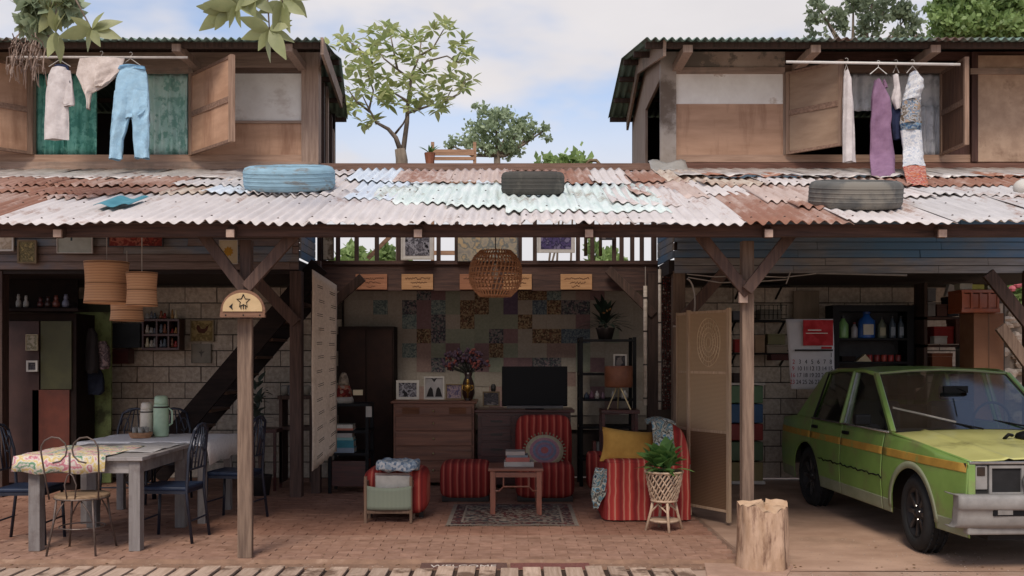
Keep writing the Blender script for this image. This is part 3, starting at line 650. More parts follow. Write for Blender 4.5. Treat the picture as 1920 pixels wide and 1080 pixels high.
# ---------------------------------------------------------------- cloth and laundry
def drape(b, rows, Y, depth=.03, fold=5, amp=.014, nu=28, seed=0):
    """closed cloth tube through rows (py, px left, px right)"""
    k = []; rows = [tuple(r)+(0,)*(4-len(r)) for r in rows]
    for i in range(len(rows)-1):
        for s in range(6):
            t = s/6; k.append([rows[i][j]*(1-t)+rows[i+1][j]*t for j in range(4)])
    k.append(list(rows[-1])); nv = len(k)-1
    def fn(u, v):
        py, a, c, dy = k[round(v*nv)]; an = 2*math.pi*u
        cx = (X(a, Y+dy)+X(c, Y+dy))/2; w = (X(c, Y+dy)-X(a, Y+dy))/2
        f = (amp*math.sin(fold*an*.5+seed+v*2.5)+amp*.45*math.sin(fold*1.9*an+seed*2+v*7)+amp*.3*math.sin(v*23+an*3+seed))*min(1, .25+v*1.6)
        return (cx+w*math.cos(an), Y+dy+math.sin(an)*depth+f, Z(py, Y+dy)+.004*math.sin(an*3+seed))
    return b.grid(fn, nu, nv, wrap=True)
def hanger(px, py, Y, w, par=None, name='hanger', m=None):
    x, z = X(px, Y), Z(py, Y); b = B()
    b.tube([(x-w/2, Y, z-.07), (x, Y, z), (x+w/2, Y, z-.07)], .005, 5)
    b.tube([(x, Y, z)]+[(x+.018*math.sin(a), Y, z+.03-.018*math.cos(a)+.018) for a in (0, .8, 1.6, 2.4, 3.2, 4.0)], .003, 5)
    return b.build(name, m or M_cord, par)
M_tee = mat('white_cotton', '#d3cbc8', '#beb5b2', sc=11, rough=.95, bump=.7, bd=.02, spec=.1)
YL = 10.0
solo(B().tube([P(18, 107, YL), P(352, 108, YL)], .013, 8), 'drying_rod', mat('pale_rod', '#c5bdb6', '#a89f97', sc=8), 'pale rod under the left eave carrying the blue trousers and shirts', 'rod', smooth=True)
solo(B().tube([P(1474, 116, YL), P(1800, 121, YL)], .014, 8), 'drying_rod', mat('white_rod', '#ddd8d2', '#c8c2bb', sc=8), 'white rod under the right eave carrying the dresses', 'rod', smooth=True)
t = thing('shirt', 'white t-shirt with navy collar at the left end of the left clothes rod', 'shirt', P(108, 260, YL), 'laundry in the left window')
b = B(); drape(b, [(126, 98, 124), (140, 90, 130), (165, 86, 132), (200, 84, 128), (262, 82, 129)], YL, .03, 4)
drape(b, [(132, 116, 132), (160, 120, 136), (195, 116, 140), (199, 118, 137)], YL-.02, .02, 3)
b.build('body', M_tee, t, smooth=True)
drape(B(), [(122, 102, 128), (136, 106, 130), (150, 128, 135), (158, 131, 136)], YL+.01, .035, 3).build('collar', mat('navy_cotton', '#2b3350', '#202640', sc=9, rough=.95), t, smooth=True)
hanger(112, 112, YL, .22, t)
t = thing('blouse', 'off white blouse hung crooked beside the blue trousers', 'blouse', P(185, 200, YL), 'laundry in the left window')
b = B(); drape(b, [(109, 150, 232), (125, 146, 232), (140, 143, 222), (160, 152, 200), (175, 158, 172), (186, 162, 170), (205, 164, 168)], YL, .03, 7, .012)
drape(b, [(109, 180, 234), (130, 178, 228), (150, 176, 208), (162, 178, 192)], YL-.03, .02, 5)
b.build('body', mat('cream_cotton', '#d5c8c0', '#bfb1a8', sc=11, rough=.95, bump=.7, bd=.02, spec=.1), t, smooth=True); hanger(190, 108, YL, .2, t)
t = thing('trousers', 'light blue trousers hanging in front of the left window', 'trousers', P(242, 298, YL), 'laundry in the left window')
b = B(); drape(b, [(125, 222, 270), (140, 218, 276), (165, 216, 278), (200, 214, 279), (214, 222, 270), (222, 236, 256)], YL, .05, 5, .014)
drape(b, [(170, 215, 247), (205, 212, 247), (230, 209, 240), (262, 206, 231), (299, 204, 229)], YL-.01, .05, 7, .02); drape(b, [(170, 243, 279), (205, 244, 281), (225, 248, 281), (260, 250, 281), (297, 254, 280)], YL+.01, .05, 7, .02, seed=2)
b.build('legs', mat('light_blue_cloth', '#a6c8dc', '#96b9cf', sc=11, rough=.95, bump=.9, bd=.02, spec=.1), t, smooth=True)
b = B(); drape(b, [(124, 221, 271), (131, 220, 273)], YL, .06, 5, .01); b.build('waistband', mat('blue_band', '#7ba7c6', '#6a94b4', sc=9), t, smooth=True); hanger(245, 110, YL, .2, t)
t = thing('shirt', 'white long shirt hanging half behind the open shutter of the right window', 'shirt', P(1594, 300, YL), 'laundry in the right window')
b = B(); drape(b, [(133, 1583, 1590), (150, 1582, 1596), (220, 1581, 1602), (304, 1581, 1606)], YL, .04, 4, .02); b.build('body', M_tee, t, smooth=True); hanger(1587, 121, YL, .04, t)
t = thing('dress', 'long mauve purple dress on a white hanger', 'dress', P(1655, 332, YL), 'laundry in the right window')
b = B(); drape(b, [(150, 1641, 1648), (165, 1637, 1658), (185, 1634, 1668), (215, 1633, 1673), (235, 1631, 1670), (290, 1630, 1678), (310, 1631, 1679, -.1), (333, 1633, 1681, -.45)], YL, .055, 6, .02); b.build('body', mat('mauve_cloth', '#8f7088', '#7c5e76', sc=9, rough=.9, bump=.8, bd=.02, spec=.2), t, smooth=True)
drape(B(), [(150, 1655, 1660), (165, 1657, 1664)], YL, .02, 3).build('strap', MATS['mauve_cloth'], t, smooth=True); hanger(1647, 126, YL, .17, t, m=mat('white_plastic', '#d9d6d0', '#c9c5be', rough=.4))
t = thing('shirt', 'small white tank top over a navy garment between the two dresses', 'shirt', P(1682, 260, YL), 'laundry in the right window')
b = B(); drape(b, [(140, 1674, 1684), (165, 1676, 1688), (185, 1671, 1691), (205, 1679, 1689)], YL+.04, .025, 4, .01); b.build('body', M_tee, t, smooth=True)
drape(B(), [(190, 1672, 1690), (230, 1672, 1692), (262, 1676, 1690)], YL+.08, .03, 4).build('lining', MATS['navy_cotton'], t, smooth=True); hanger(1680, 124, YL+.04, .06, t)
t = thing('dress', 'long printed maxi dress with brown, blue and red bands', 'dress', P(1712, 350, YL), 'laundry in the right window')
def dr(rows, nm, m): drape(B(), rows, YL, .06, 6, .02, seed=1).build(nm, m, t, smooth=True)
M_dw = pattern('grey_white_print', ['#c9c9ca', '#b4b7bd', '#d6d3cf', '#a7adb8'], 30, kind='noise')
dr([(136, 1707, 1718), (150, 1702, 1731), (165, 1697, 1733), (178, 1694, 1727), (188, 1692, 1726)], 'bodice', M_dw)
dr([(188, 1692, 1726), (210, 1688, 1727), (232, 1687, 1728)], 'print_band', pattern('brown_blue_print', ['#8c7d6c', '#a9907a', '#4f6f8a', '#b7b2ac', '#5f5348'], 26, kind='noise'))
dr([(232, 1687, 1728), (245, 1688, 1728)], 'print_band', pattern('blue_print', ['#3f6486', '#5c7d96', '#8a8f90', '#35506f'], 30, kind='noise'))
dr([(245, 1688, 1728), (280, 1692, 1731), (300, 1692, 1733, -.1), (312, 1693, 1735, -.3)], 'skirt', M_dw); dr([(312, 1693, 1735, -.3), (330, 1696, 1738, -.7), (350, 1702, 1742, -1.05)], 'hem', pattern('red_orange_print', ['#b2493c', '#c77a4b', '#7d3b46', '#c9a08a', '#a83f3c'], 22, kind='noise'))
hanger(1711, 124, YL, .12, t)
# curtains
def curtain(px0, px1, py0, py1, Y, m, label, folds=7, grp=None):
    x0, x1 = X(px0, Y), X(px1, Y); w = x1-x0
    b = B().grid(lambda u, v: (x0+w*u, Y+.018*math.sin(folds*2*math.pi*u+.9*math.sin(v*3)+1.5*math.sin(u*5))*(1-.5*v)+.012*math.sin(u*17+v*2)+.006*math.sin(u*47-v*5), Z(py1, Y)+(Z(py0, Y)-Z(py1, Y))*v), folds*10, 8)
    solo(b, 'curtain', m, label, 'curtain', grp, smooth=True, solid=.003)
M_gc = mat('green_curtain', '#86c6b5', '#62a999', sc=7, st=(1, 1, 1), rough=.9, bump=.3, stain='#569a8b', ssc=9, lo=.48, hi=.54)
curtain(64, 122, 136, 291, 10.82, M_gc, 'dark green patterned curtain at the left edge of the left window', 4, 'green curtains'); curtain(120, 183, 136, 291, 10.8, M_gc, 'dark green curtain hanging just left of the dark window gap', 4, 'green curtains')
curtain(272, 353, 134, 291, 10.82, mat('sheer_green_curtain', '#c9e2d9', '#a5cfc2', sc=7, rough=.9, stain='#86b3a5', ssc=8, lo=.5, hi=.58), 'paler sheer green curtain at the right side of the left window', 6, 'green curtains')
M_lace = mat('grey_white_lace', '#e0dfe0', '#c9c9cc', sc=9, rough=.95, stain='#b5b5b8', ssc=8)
curtain(1588, 1765, 138, 208, 10.84, M_lace, 'grey white lace valance across the right window', 9)
curtain(1726, 1765, 200, 292, 10.8, M_lace, 'grey white lace curtain at the right side of the right window', 3)

# ---------------------------------------------------------------- pictures
def picture(px0, py0, px1, py1, Y, fm, pm, label, fw=.018, mw=0, cat='picture', group=None, mount=None, name='picture_frame', marks=None, tilt=0):
    x0, x1, z0, z1 = X(px0, Y), X(px1, Y), Z(py1, Y), Z(py0, Y)
    t = thing(name, label, cat, ((x0+x1)/2, Y, z0), group)
    fr = B().box(x0, x1, Y-.012, Y+.012, z1-fw, z1).box(x0, x1, Y-.012, Y+.012, z0, z0+fw).box(x0, x0+fw, Y-.0115, Y+.0115, z0+fw, z1-fw).box(x1-fw, x1, Y-.0115, Y+.0115, z0+fw, z1-fw)
    fr.build('frame', fm, t)
    if mw:
        B().box(x0+fw, x1-fw, Y+.002, Y+.006, z0+fw, z1-fw).build('mat_board', mount or mat('white_mount', '#c8c4be', '#bbb6b0', bump=0), t)
    B().box(x0+fw+mw, x1-fw-mw, Y-.002, Y+.005 if not mw else Y+.0015, z0+fw+mw, z1-fw-mw).build('print', pm, t)
    if marks:
        for nm, poly, mm in marks:
            B().prism([(x0+(x1-x0)*a, z0+(z1-z0)*c) for a, c in poly], Y-.0045, Y-.0025).build(nm, mm, t)
    return t
def disc(cx, cy, rx, ry, n=14, a0=0, a1=360): return [(cx+rx*math.cos(R(a0+(a1-a0)*i/n)), cy+ry*math.sin(R(a0+(a1-a0)*i/n))) for i in range(n+(0 if a1-a0 >= 360 else 1))]
M_fw = mat('white_frame_paint', '#c9c4bb', '#b5afa5', rough=.5, bump=.05); M_fd = mat('dark_frame_wood', '#2e201b', '#211714', rough=.4, bump=.05); M_fg = mat('gilt_frame', '#a98b52', '#86693a', rough=.4, metal=.3)
M_fo = mat('old_gold_wood', '#7d694a', '#5f4e36', rough=.6)
M_cream = mat('cream_paper', '#c3b699', '#b3a586', sc=6, bump=0, rough=.9); M_ink = mat('black_ink', '#201c1b', '#1a1716', bump=0)
M_bw = pattern('grey_photo', ['#26242a', '#77747a', '#3a383e', '#9c9aa0', '#18171b'], 13, kind='noise', rough=.4)
M_bw2 = pattern('dark_photo', ['#1c1b20', '#4e4a4e', '#26242a', '#77706c'], 14, kind='noise', rough=.4)
YP = 10.64
picture(-18, 439, 26, 471, YP, M_fw, pattern('pale_sketch', ['#b9aa94', '#a3927e', '#c4b8a6'], 20, kind='noise'), 'small pale picture in a white frame at the left edge of the board facade', group='pictures on the left facade')
picture(33, 450, 69, 494, YP, M_fo, pattern('green_brown_print', ['#6b6449', '#857a58', '#554f3b', '#97895f'], 30, kind='noise'), 'small portrait print with olive brown flowers in a thin frame', group='pictures on the left facade')
picture(107, 437, 174, 475, YP, M_fw, mat('pale_grey_card', '#a5a79c', '#96988d', bump=0), 'pale grey card with a dark cross mark in a thin white frame', fw=.008, group='pictures on the left facade', marks=[('cross_bar', [(.38, .62), (.38, .86), (.43, .86), (.43, .62)], mat('teal_ink', '#2e4348', '#26393e', bump=0)), ('cross_bar', [(.33, .78), (.48, .78), (.48, .83), (.33, .83)], MATS['teal_ink'])])
picture(203, 434, 306, 463, YP, M_fd, pattern('red_painting_print', ['#6a2c26', '#8b3b30', '#55221f', '#a0604f', '#732f28'], 12, kind='noise'), 'wide red painting high on the left facade boards', fw=.01, group='pictures on the left facade')
picture(411, 450, 446, 495, YP, M_fw, M_cream, 'sunflower print on cream paper beside the left post', fw=.006, group='pictures on the left facade', marks=[('petals', [(.5+.28*(1 if i % 2 else .72)*math.cos(i*math.pi/9), .52+.22*(1 if i % 2 else .72)*math.sin(i*math.pi/9)) for i in range(18)], mat('sunflower_yellow', '#b98d2f', '#9c7325', bump=0)), ('flower_eye', disc(.5, .52, .1, .08), mat('flower_brown', '#54371d', '#452c17', bump=0))][:1])
picture(752, 434, 813, 487, YC-.12, M_fw, M_bw, 'black and white photograph with white mount hung on the gallery balusters', fw=.02, mw=.028, group='framed photos on the gallery')
picture(1007, 434, 1078, 474, YC-.12, M_fw, pattern('purple_photo', ['#3d3557', '#5b5078', '#2c2843', '#7b7390'], 18, kind='noise', rough=.4), 'purple photograph in a white mount hung on the gallery balusters', fw=.012, mw=.032, group='framed photos on the gallery')
picture(857, 432, 971, 491, YC-.06, M_fd, pattern('pale_map_print', ['#7b7770', '#918a7e', '#a5977f', '#6b706e', '#b09a78'], 9, kind='noise'), 'wide faded map-like painting behind the round rattan lamp', fw=.008, group='framed photos on the gallery')
picture(605, 436, 626, 488, YC-.06, M_fd, pattern('tan_print', ['#9a8a72', '#6d5c48', '#b5a78f'], 14, kind='noise'), 'narrow tan picture at the left end of the gallery balusters', fw=.008, group='framed photos on the gallery')
picture(1124, 430, 1153, 450, YC-.06, M_fd, M_bw2, 'small dark picture high between two balusters at the right of the gallery', fw=.01, group='framed photos on the gallery')
picture(357, 600, 401, 641, YB-.03, mat('pale_wood_frame', '#9a8a6e', '#85765c'), pattern('rooster_print', ['#8f7c50', '#75633f', '#a38f62'], 16, kind='noise'), 'little painting of a brown rooster on the block wall', fw=.012, group='pictures on the block wall', marks=[('bird', [(.25, .62), (.35, .42), (.6, .38), (.72, .55), (.8, .78), (.7, .72), (.62, .6), (.45, .6), (.38, .75), (.3, .78)], mat('bird_brown', '#5a2f1c', '#4a2616', bump=0))])
picture(359, 645, 396, 681, YB-.03, mat('grey_frame', '#8a8478', '#766f64'), mat('linen_print', '#8f887b', '#807a6d', bump=0), 'square linen picture with a faint grey sprig under the rooster picture', fw=.008, group='pictures on the block wall', marks=[('sprig', [(.35, .6), (.45, .5), (.5, .3), (.55, .5), (.68, .62), (.52, .6), (.5, .75), (.47, .6)], mat('sprig_grey', '#5f5b55', '#56524c', bump=0))])

# wooden plaques on the beam
M_pq = wood('pine_plaque', '#b38a63', '#9c7450', 'x'); M_pqd = wood('pine_plaque_dull', '#9a6a4e', '#84573f', 'x'); M_burn = mat('burnt_letters', '#5c3d2a', '#4c3122', bump=0)
def plaque(px0, px1, label, m=M_pq, yy=YC-.03):
    x0, x1, z0, z1 = X(px0, yy), X(px1, yy), Z(543, yy), Z(514, yy)
    t = thing('plaque', label, 'plaque', ((x0+x1)/2, yy, z0), 'wooden plaques on the gallery beam')
    B().box(x0, x1, yy-.012, yy+.012, z0, z1).build('board', m, t, bev=.003)
    b = B(); r_ = random.Random(int(px0))
    for k, (a, c, zz) in enumerate(((.12, .9, .72), (.3, .8, .45), (.35, .62, .2))):
        n = int((c-a)*34); pts = [(x0+(x1-x0)*(a+(c-a)*i/n), yy-.014, z0+(z1-z0)*(zz+r_.uniform(-.07, .07))) for i in range(n+1)]
        b.tube(pts, .0035, 4)
    b.build('burnt_script', M_burn, t)
plaque(667, 726, 'leftmost dull pine plaque with burnt script on the gallery beam', M_pqd); plaque(753, 812, 'second pine plaque from the left under the black and white photograph'); plaque(862, 922, 'dull pine plaque mostly hidden behind the left of the rattan lamp', M_pqd); plaque(944, 997, 'pale pine plaque showing past the right of the rattan lamp'); plaque(1051, 1110, 'rightmost pine plaque on the gallery beam')

# fan shaped sign on the left post
Yf = 7.40
t = thing('post_sign', 'half round cream sign with a star on top of the left canopy post', 'sign', P(455, 590, Yf))
def fan(px0, px1, py0, py1, Y, y1, n=20):
    cx = (px0+px1)/2; return [(X(px0, Y), Z(py1+4, Y)), (X(px1, Y), Z(py1+4, Y))]+[(X(cx+(px1-px0)/2*math.cos(math.pi*i/n), Y), Z(py1-(py1-py0)*math.sin(math.pi*i/n), Y)) for i in range(n+1)]
B().prism(fan(413, 497, 543, 586, Yf, 0), Yf, Yf+.03).build('backboard', wood('sign_border', '#8a6650', '#6e4f3d', 'x'), t)
B().prism(fan(418, 492, 549, 580, Yf, 0), Yf-.008, Yf-.001).build('face', mat('cream_sign_paint', '#c7ab82', '#b49a72', sc=8, bump=.05), t)
sc_x, sc_z = X(457, Yf), Z(567, Yf)
b = B()
star = [(sc_x+.052*(1 if k % 2 == 0 else .45)*math.sin(k*math.pi/5), sc_z+.008+.052*(1 if k % 2 == 0 else .45)*math.cos(k*math.pi/5)) for k in range(11)]
b.tube([(x, Yf-.011, z) for x, z in star], .004, 4)
for dx in (-.018, 0, .018): b.tube([(sc_x+dx, Yf-.011, sc_z-.02), (sc_x+dx, Yf-.011, sc_z-.05)], .0045, 4)
b.build('star_mark', M_ink, t)
B().prism([(X(430, Yf), Z(575, Yf)), (X(437, Yf), Z(569, Yf)), (X(436, Yf), Z(575, Yf)), (X(437, Yf), Z(581, Yf))], Yf-.012, Yf-.009).build('arrow_mark', M_ink, t)
B().box(X(413, Yf), X(497, Yf), Yf-.012, Yf+.03, Z(595, Yf), Z(587, Yf)).build('ledge', MATS['sign_borderx'], t)
for px in (424, 457, 488): B().ell((X(px, Yf), Yf-.014, Z(591, Yf)), (.006, .004, .006), 8, 5).build('bolt', M_ink, t)

# ---------------------------------------------------------------- hanging lamps
M_bam = stripes('woven_bamboo', [(0, '#c29672'), (.35, '#d4ab86'), (.5, '#95694c'), (.65, '#c99c78'), (1, '#c29672')], .023, 2, rough=.7, warp=.5)
def drum(px0, px1, py0, py1, Y, label, cord=440, bands=(.03, .47, .97), waist=.07):
    w = (X(px1, Y)-X(px0, Y))/2; cx = (X(px0, Y)+X(px1, Y))/2; z0, z1 = Z(py1, Y), Z(py0, Y); h = z1-z0
    t = thing('hanging_lamp', label, 'lamp', (cx, Y, z0), 'woven bamboo hanging lamps')
    prof = [(w*(1-waist*math.sin(math.pi*k/8)), h*k/8) for k in range(9)]
    B().lathe(prof, (cx, Y, z0), 30, cap=False).build('lamp_shade', M_bam, t, smooth=True, solid=.004)
    b = B()
    for f in bands: b.lathe([(w*(1-waist*math.sin(math.pi*f)), f*h-.006), (w*(1-waist*math.sin(math.pi*f))+.005, f*h), (w*(1-waist*math.sin(math.pi*f)), f*h+.006)], (cx, Y, z0), 30, cap=False)
    b.build('band', mat('bamboo_band', '#7d5a3d', '#64452e', sc=14), t, smooth=True)
    B().box(cx-w*.98, cx+w*.98, Y-.006, Y+.006, z1-.02, z1-.012).build('spreader', MATS['bamboo_band'], t)
    B().tube([(cx, Y, z1-.016), (cx, Y, Z(cord, Y) if cord else z1+.5)], .004, 5).build('cord', M_cord, t)
drum(160, 240, 491, 569, 8.5, 'largest bamboo hanging lamp nearest the dark kitchen alcove', cord=440); drum(238, 294, 511, 574, 8.3, 'middle sized bamboo hanging lamp on a white cord', cord=428); drum(208, 268, 560, 602, 9.3, 'lowest bamboo hanging lamp partly behind the other two', cord=470)
Yl = 8.9; cx, cz = X(929, Yl), Z(513, Yl); rx = X(978, Yl)-cx; rz = (Z(470, Yl)-Z(556, Yl))/2
t = thing('rattan_lamp', 'round open rattan cage lamp hanging over the living room', 'lamp', (cx, Yl, cz-rz))
M_rat = mat('rattan', '#b58966', '#94694c', sc=20, st=(1, 1, 3), rough=.6, rnd=.1)
def sr(f): return rx*(1-abs(2*f-1)**2.6*.42)
b = B()
for k in range(38):
    a = 2*math.pi*k/38
    b.tube([(cx+sr(f)*math.cos(a+f*.5), Yl+sr(f)*math.sin(a+f*.5), cz-rz+2*rz*f) for f in [i/8 for i in range(9)]], .0072, 4)
b.build('cage_strand', M_rat, t)
b = B()
for f in (0.02, .12, .25, .4, .5, .62, .75, .88, .98):
    r_ = sr(f)
    b.tube([(cx+r_*math.cos(2*math.pi*i/30), Yl+r_*math.sin(2*math.pi*i/30), cz-rz+2*rz*f) for i in range(30)], .006, 5, closed=True)
b.build('hoop', M_rat, t)
b = B()
for k in range(16):
    a = 2*math.pi*k/16
    b.tube([(cx+sr(0)*q*math.cos(a), Yl+sr(0)*q*math.sin(a), cz-rz+.006) for q in (1, .1)], .004, 4)
b.build('bottom_weave', M_rat, t)
B().lathe([(.012, 0), (.034, .03), (.034, .06), (.014, .1), (.014, .14)], (cx, Yl, cz-.05), 12).build('bulb', mat('opal_bulb', '#d8cfc2', '#cfc5b7', rough=.3, bump=0), t, smooth=True)
B().tube([(cx, Yl, cz+.08), (cx, Yl, 2.95)], .005, 5).build('cord', M_fd, t)
# ---------------------------------------------------------------- dining corner
M_gw = wood('grey_white_paint', '#827c79', '#716b68', 'z', stain='#6b6360', ssc=5); M_gwx = wood('grey_white_paint', '#97918e', '#86807d', 'x', stain='#746c69', ssc=5)
def table(x0, x1, y0, y1, h, label, lw=.09, apron=.1):
    t = thing('dining_table', label, 'table', ((x0+x1)/2, (y0+y1)/2, 0))
    B().box(x0, x1, y0, y1, h-.03, h).build('table_top', M_gwx, t, bev=.004)
    for a in (x0+.03, x1-.03-lw):
        for c in (y0+.03, y1-.03-lw): B().box(a, a+lw, c, c+lw, 0, h-.03).build('leg', M_gw, t, bev=.004)
    B().box(x0+.03+lw, x1-.03-lw, y0+.045, y0+.07, h-.03-apron, h-.03).build('apron', M_gwx, t); B().box(x0+.03+lw, x1-.03-lw, y1-.07, y1-.045, h-.03-apron, h-.03).build('apron', M_gwx, t)
    for a in (x0+.045, x1-.07): B().box(a, a+.025, y0+.03+lw, y1-.03-lw, h-.03-apron, h-.03).build('apron', M_gw, t)
    return t
table(-3.84, -2.90, 7.74, 8.95, .745, 'grey white painted dining table nearest the front with thick square legs')
table(-3.98, -2.78, 9.0, 9.95, .74, 'second grey table behind the first under the thermoses', .07)
def cloth_over(x0, x1, y0, y1, h, m, label, drops, seed=0):
    dl, dr_, df, db = drops
    xs = [-dl, 0]+[(x1-x0)*k/12 for k in range(1, 13)]+[(x1-x0)+dr_]
    ys = [-df, 0]+[(y1-y0)*k/8 for k in range(1, 9)]+[(y1-y0)+db]
    def pt(i, j):
        a, c = xs[i], ys[j]; x = x0+min(max(a, 0), x1-x0); y = y0+min(max(c, 0), y1-y0)
        dz = 0
        if a < 0: dz = max(dz, -a); x -= .012
        if a > x1-x0: dz = max(dz, a-(x1-x0)); x += .012
        if c < 0: dz = max(dz, -c); y -= .012
        if c > y1-y0: dz = max(dz, c-(y1-y0)); y += .012
        z = h-dz+(.004*math.sin(x*23+y*17+seed) if dz == 0 else .012*math.sin(x*19+y*13+seed))
        if dz: 
            if c < 0: y -= .012*math.sin(x*25+seed)
            if a > x1-x0: x += .012*math.sin(y*21+seed)
        return (x, y, z)
    nx, ny = len(xs)-1, len(ys)-1
    b = B(); b.v = [pt(i, j) for j in range(ny+1) for i in range(nx+1)]
    b.f = [(j*(nx+1)+i, j*(nx+1)+i+1, (j+1)*(nx+1)+i+1, (j+1)*(nx+1)+i) for j in range(ny) for i in range(nx)]
    return solo(b, 'tablecloth', m, label, 'tablecloth', smooth=True, solid=.003)
M_flor = pattern('floral_tablecloth', ['#8b6a94', '#c9bdb4', '#4f8460', '#d4cbc2', '#cdb36a', '#d6cdc4', '#b96a78', '#c9bdb4'], 9, kind='noise')
cloth_over(-3.90, -3.18, 7.72, 8.6, .756, M_flor, 'floral plastic tablecloth over the front left of the nearest table', (.1, 0, .13, 0))
M_wc = mat('white_lace_cloth', '#e4e0dc', '#d3ceca', sc=30, bump=.3, rough=.9)
cloth_over(-3.96, -2.77, 8.98, 9.96, .751, M_wc, 'white cloth hanging over the right end of the second table', (0, .2, .04, .02), 2)
cloth_over(-3.45, -2.95, 8.1, 8.95, .752, mat('grey_cloth_runner', '#b5b2b0', '#a09c9a', sc=9), 'creased pale runner across the back of the nearest table', (0, .0, .0, 0), 4)
def flask(px, py0, py1, Y, r, m, label):
    h = Z(py0, Y)-Z(py1, Y); c = (X(px, Y), Y, .757); t = thing('thermos', label, 'thermos', c, 'thermos flasks on the table')
    B().lathe([(r*.96, 0), (r, .01), (r, h*.72), (r*.9, h*.8)], c, 20).build('body', m, t, smooth=True)
    B().lathe([(r*.86, h*.8), (r*.9, h*.82), (r*.84, h*.96), (r*.6, h)], c, 20).build('lid', m, t, smooth=True)
    B().tube([(c[0]+r*.95, Y, .757+h*.25), (c[0]+r*1.5, Y, .757+h*.32), (c[0]+r*1.5, Y, .757+h*.62), (c[0]+r*.95, Y, .757+h*.7)], .009, 6).build('handle', m, t, smooth=True)
    B().lathe([(r*1.005, h*.70), (r*1.02, h*.72), (r*1.005, h*.74)], c, 20, cap=False).build('rim_band', M_fd, t)
flask(302, 742, 818, 9.6, .072, mat('pale_green_enamel', '#b0c6a8', '#9fb698', sc=12, rough=.35, bump=0, spec=.5), 'taller pale green thermos flask on the second table')
flask(275, 757, 820, 9.62, .062, mat('cream_enamel', '#d6cab8', '#c2b6a4', sc=12, rough=.35, bump=0, spec=.5), 'shorter cream thermos flask beside the green one')
c = (X(264, 9.45), 9.45, .757); t = thing('glass_caddy', 'low basket of drinking glasses in front of the thermos flasks', 'caddy', c)
B().lathe([(.09, 0), (.11, .05)], c, 16, cap=False).build('basket', M_rat, t, solid=.006)
for a in range(5): B().lathe([(.022, .01), (.027, .1)], (c[0]+.055*math.cos(a*1.26), 9.45+.055*math.sin(a*1.26), .757), 10).build('glass', mat('drinking_glass', '#9a958c', '#857f76', rough=.15, bump=0), t, smooth=True)

M_iron = mat('dark_blue_iron', '#1f2433', '#161a26', sc=8, rough=.45, spec=.5); M_bseat = mat('blue_vinyl', '#1a2840', '#142033', sc=8, rough=.5)
def iron_chair(label, loc, rz, grp='dark iron dining chairs'):
    t = thing('dining_chair', label, 'chair', (0, 0, 0), grp, local=True)   # faces local +y
    B().box(-.2, .2, -.2, .2, .43, .465).build('seat', M_bseat, t, bev=.012)
    B().box(-.195, .195, -.195, .195, .405, .43).build('seat_frame', M_iron, t)
    for sx in (-1, 1):
        B().tube([(sx*.18, .18, .41), (sx*.19, .2, .0)], .013, 7).build('front_leg', M_iron, t, smooth=True)
        B().tube([(sx*.19, -.25, 0), (sx*.185, -.2, .42), (sx*.18, -.22, .75), (sx*.14, -.25, .92)]+([(0, -.26, .97)] if sx > 0 else []), .013, 7).build('back_leg', M_iron, t, smooth=True)
    B().tube([(-.14, -.25, .92), (-.07, -.257, .96), (0, -.26, .97), (.07, -.257, .96), (.14, -.25, .92)], .013, 7).build('top_rail', M_iron, t, smooth=True)
    B().tube([(-.18, -.215, .6), (.18, -.215, .6)], .009, 6).build('cross_rail', M_iron, t)
    for x in (-.1, -.035, .035, .1):
        B().tube([(x, -.21, .6), (x*1.2, -.23, .75), (x*.5, -.255, .95)], .007, 5).build('spindle', M_iron, t, smooth=True)
    for sx in (-1, 1):
        B().tube([(sx*.11+.04*math.cos(a), -.235, .8+.07*math.sin(a)) for a in [i*.6 for i in range(10)]], .006, 5).build('scroll', M_iron, t, smooth=True)
    B().tube([(-.19, .19, .18), (.19, .19, .18)], .008, 5).build('stretcher', M_iron, t); B().tube([(-.19, -.23, .18), (.19, -.23, .18)], .008, 5).build('stretcher', M_iron, t)
    t.location = loc; t.rotation_euler = (0, 0, rz); return t
c0 = iron_chair('dark blue iron chair with its back to the left edge pushed to the nearest table', (-4.0, 8.2, 0), R(-88))
for loc, rz, lab in [((-2.86, 8.3, 0), R(86), 'dark iron chair with blue seat at the right side of the nearest table'), ((-2.62, 9.3, 0), R(80), 'dark iron chair at the right end of the second table'),
                     ((-4.05, 10.35, 0), R(178), 'left one of the two dark iron chairs behind the second table'), ((-3.62, 10.4, 0), R(188), 'right one of the two dark iron chairs behind the second table')]:
    c = copy_tree(c0); c.location = loc; c.rotation_euler = (0, 0, rz); c['label'] = lab
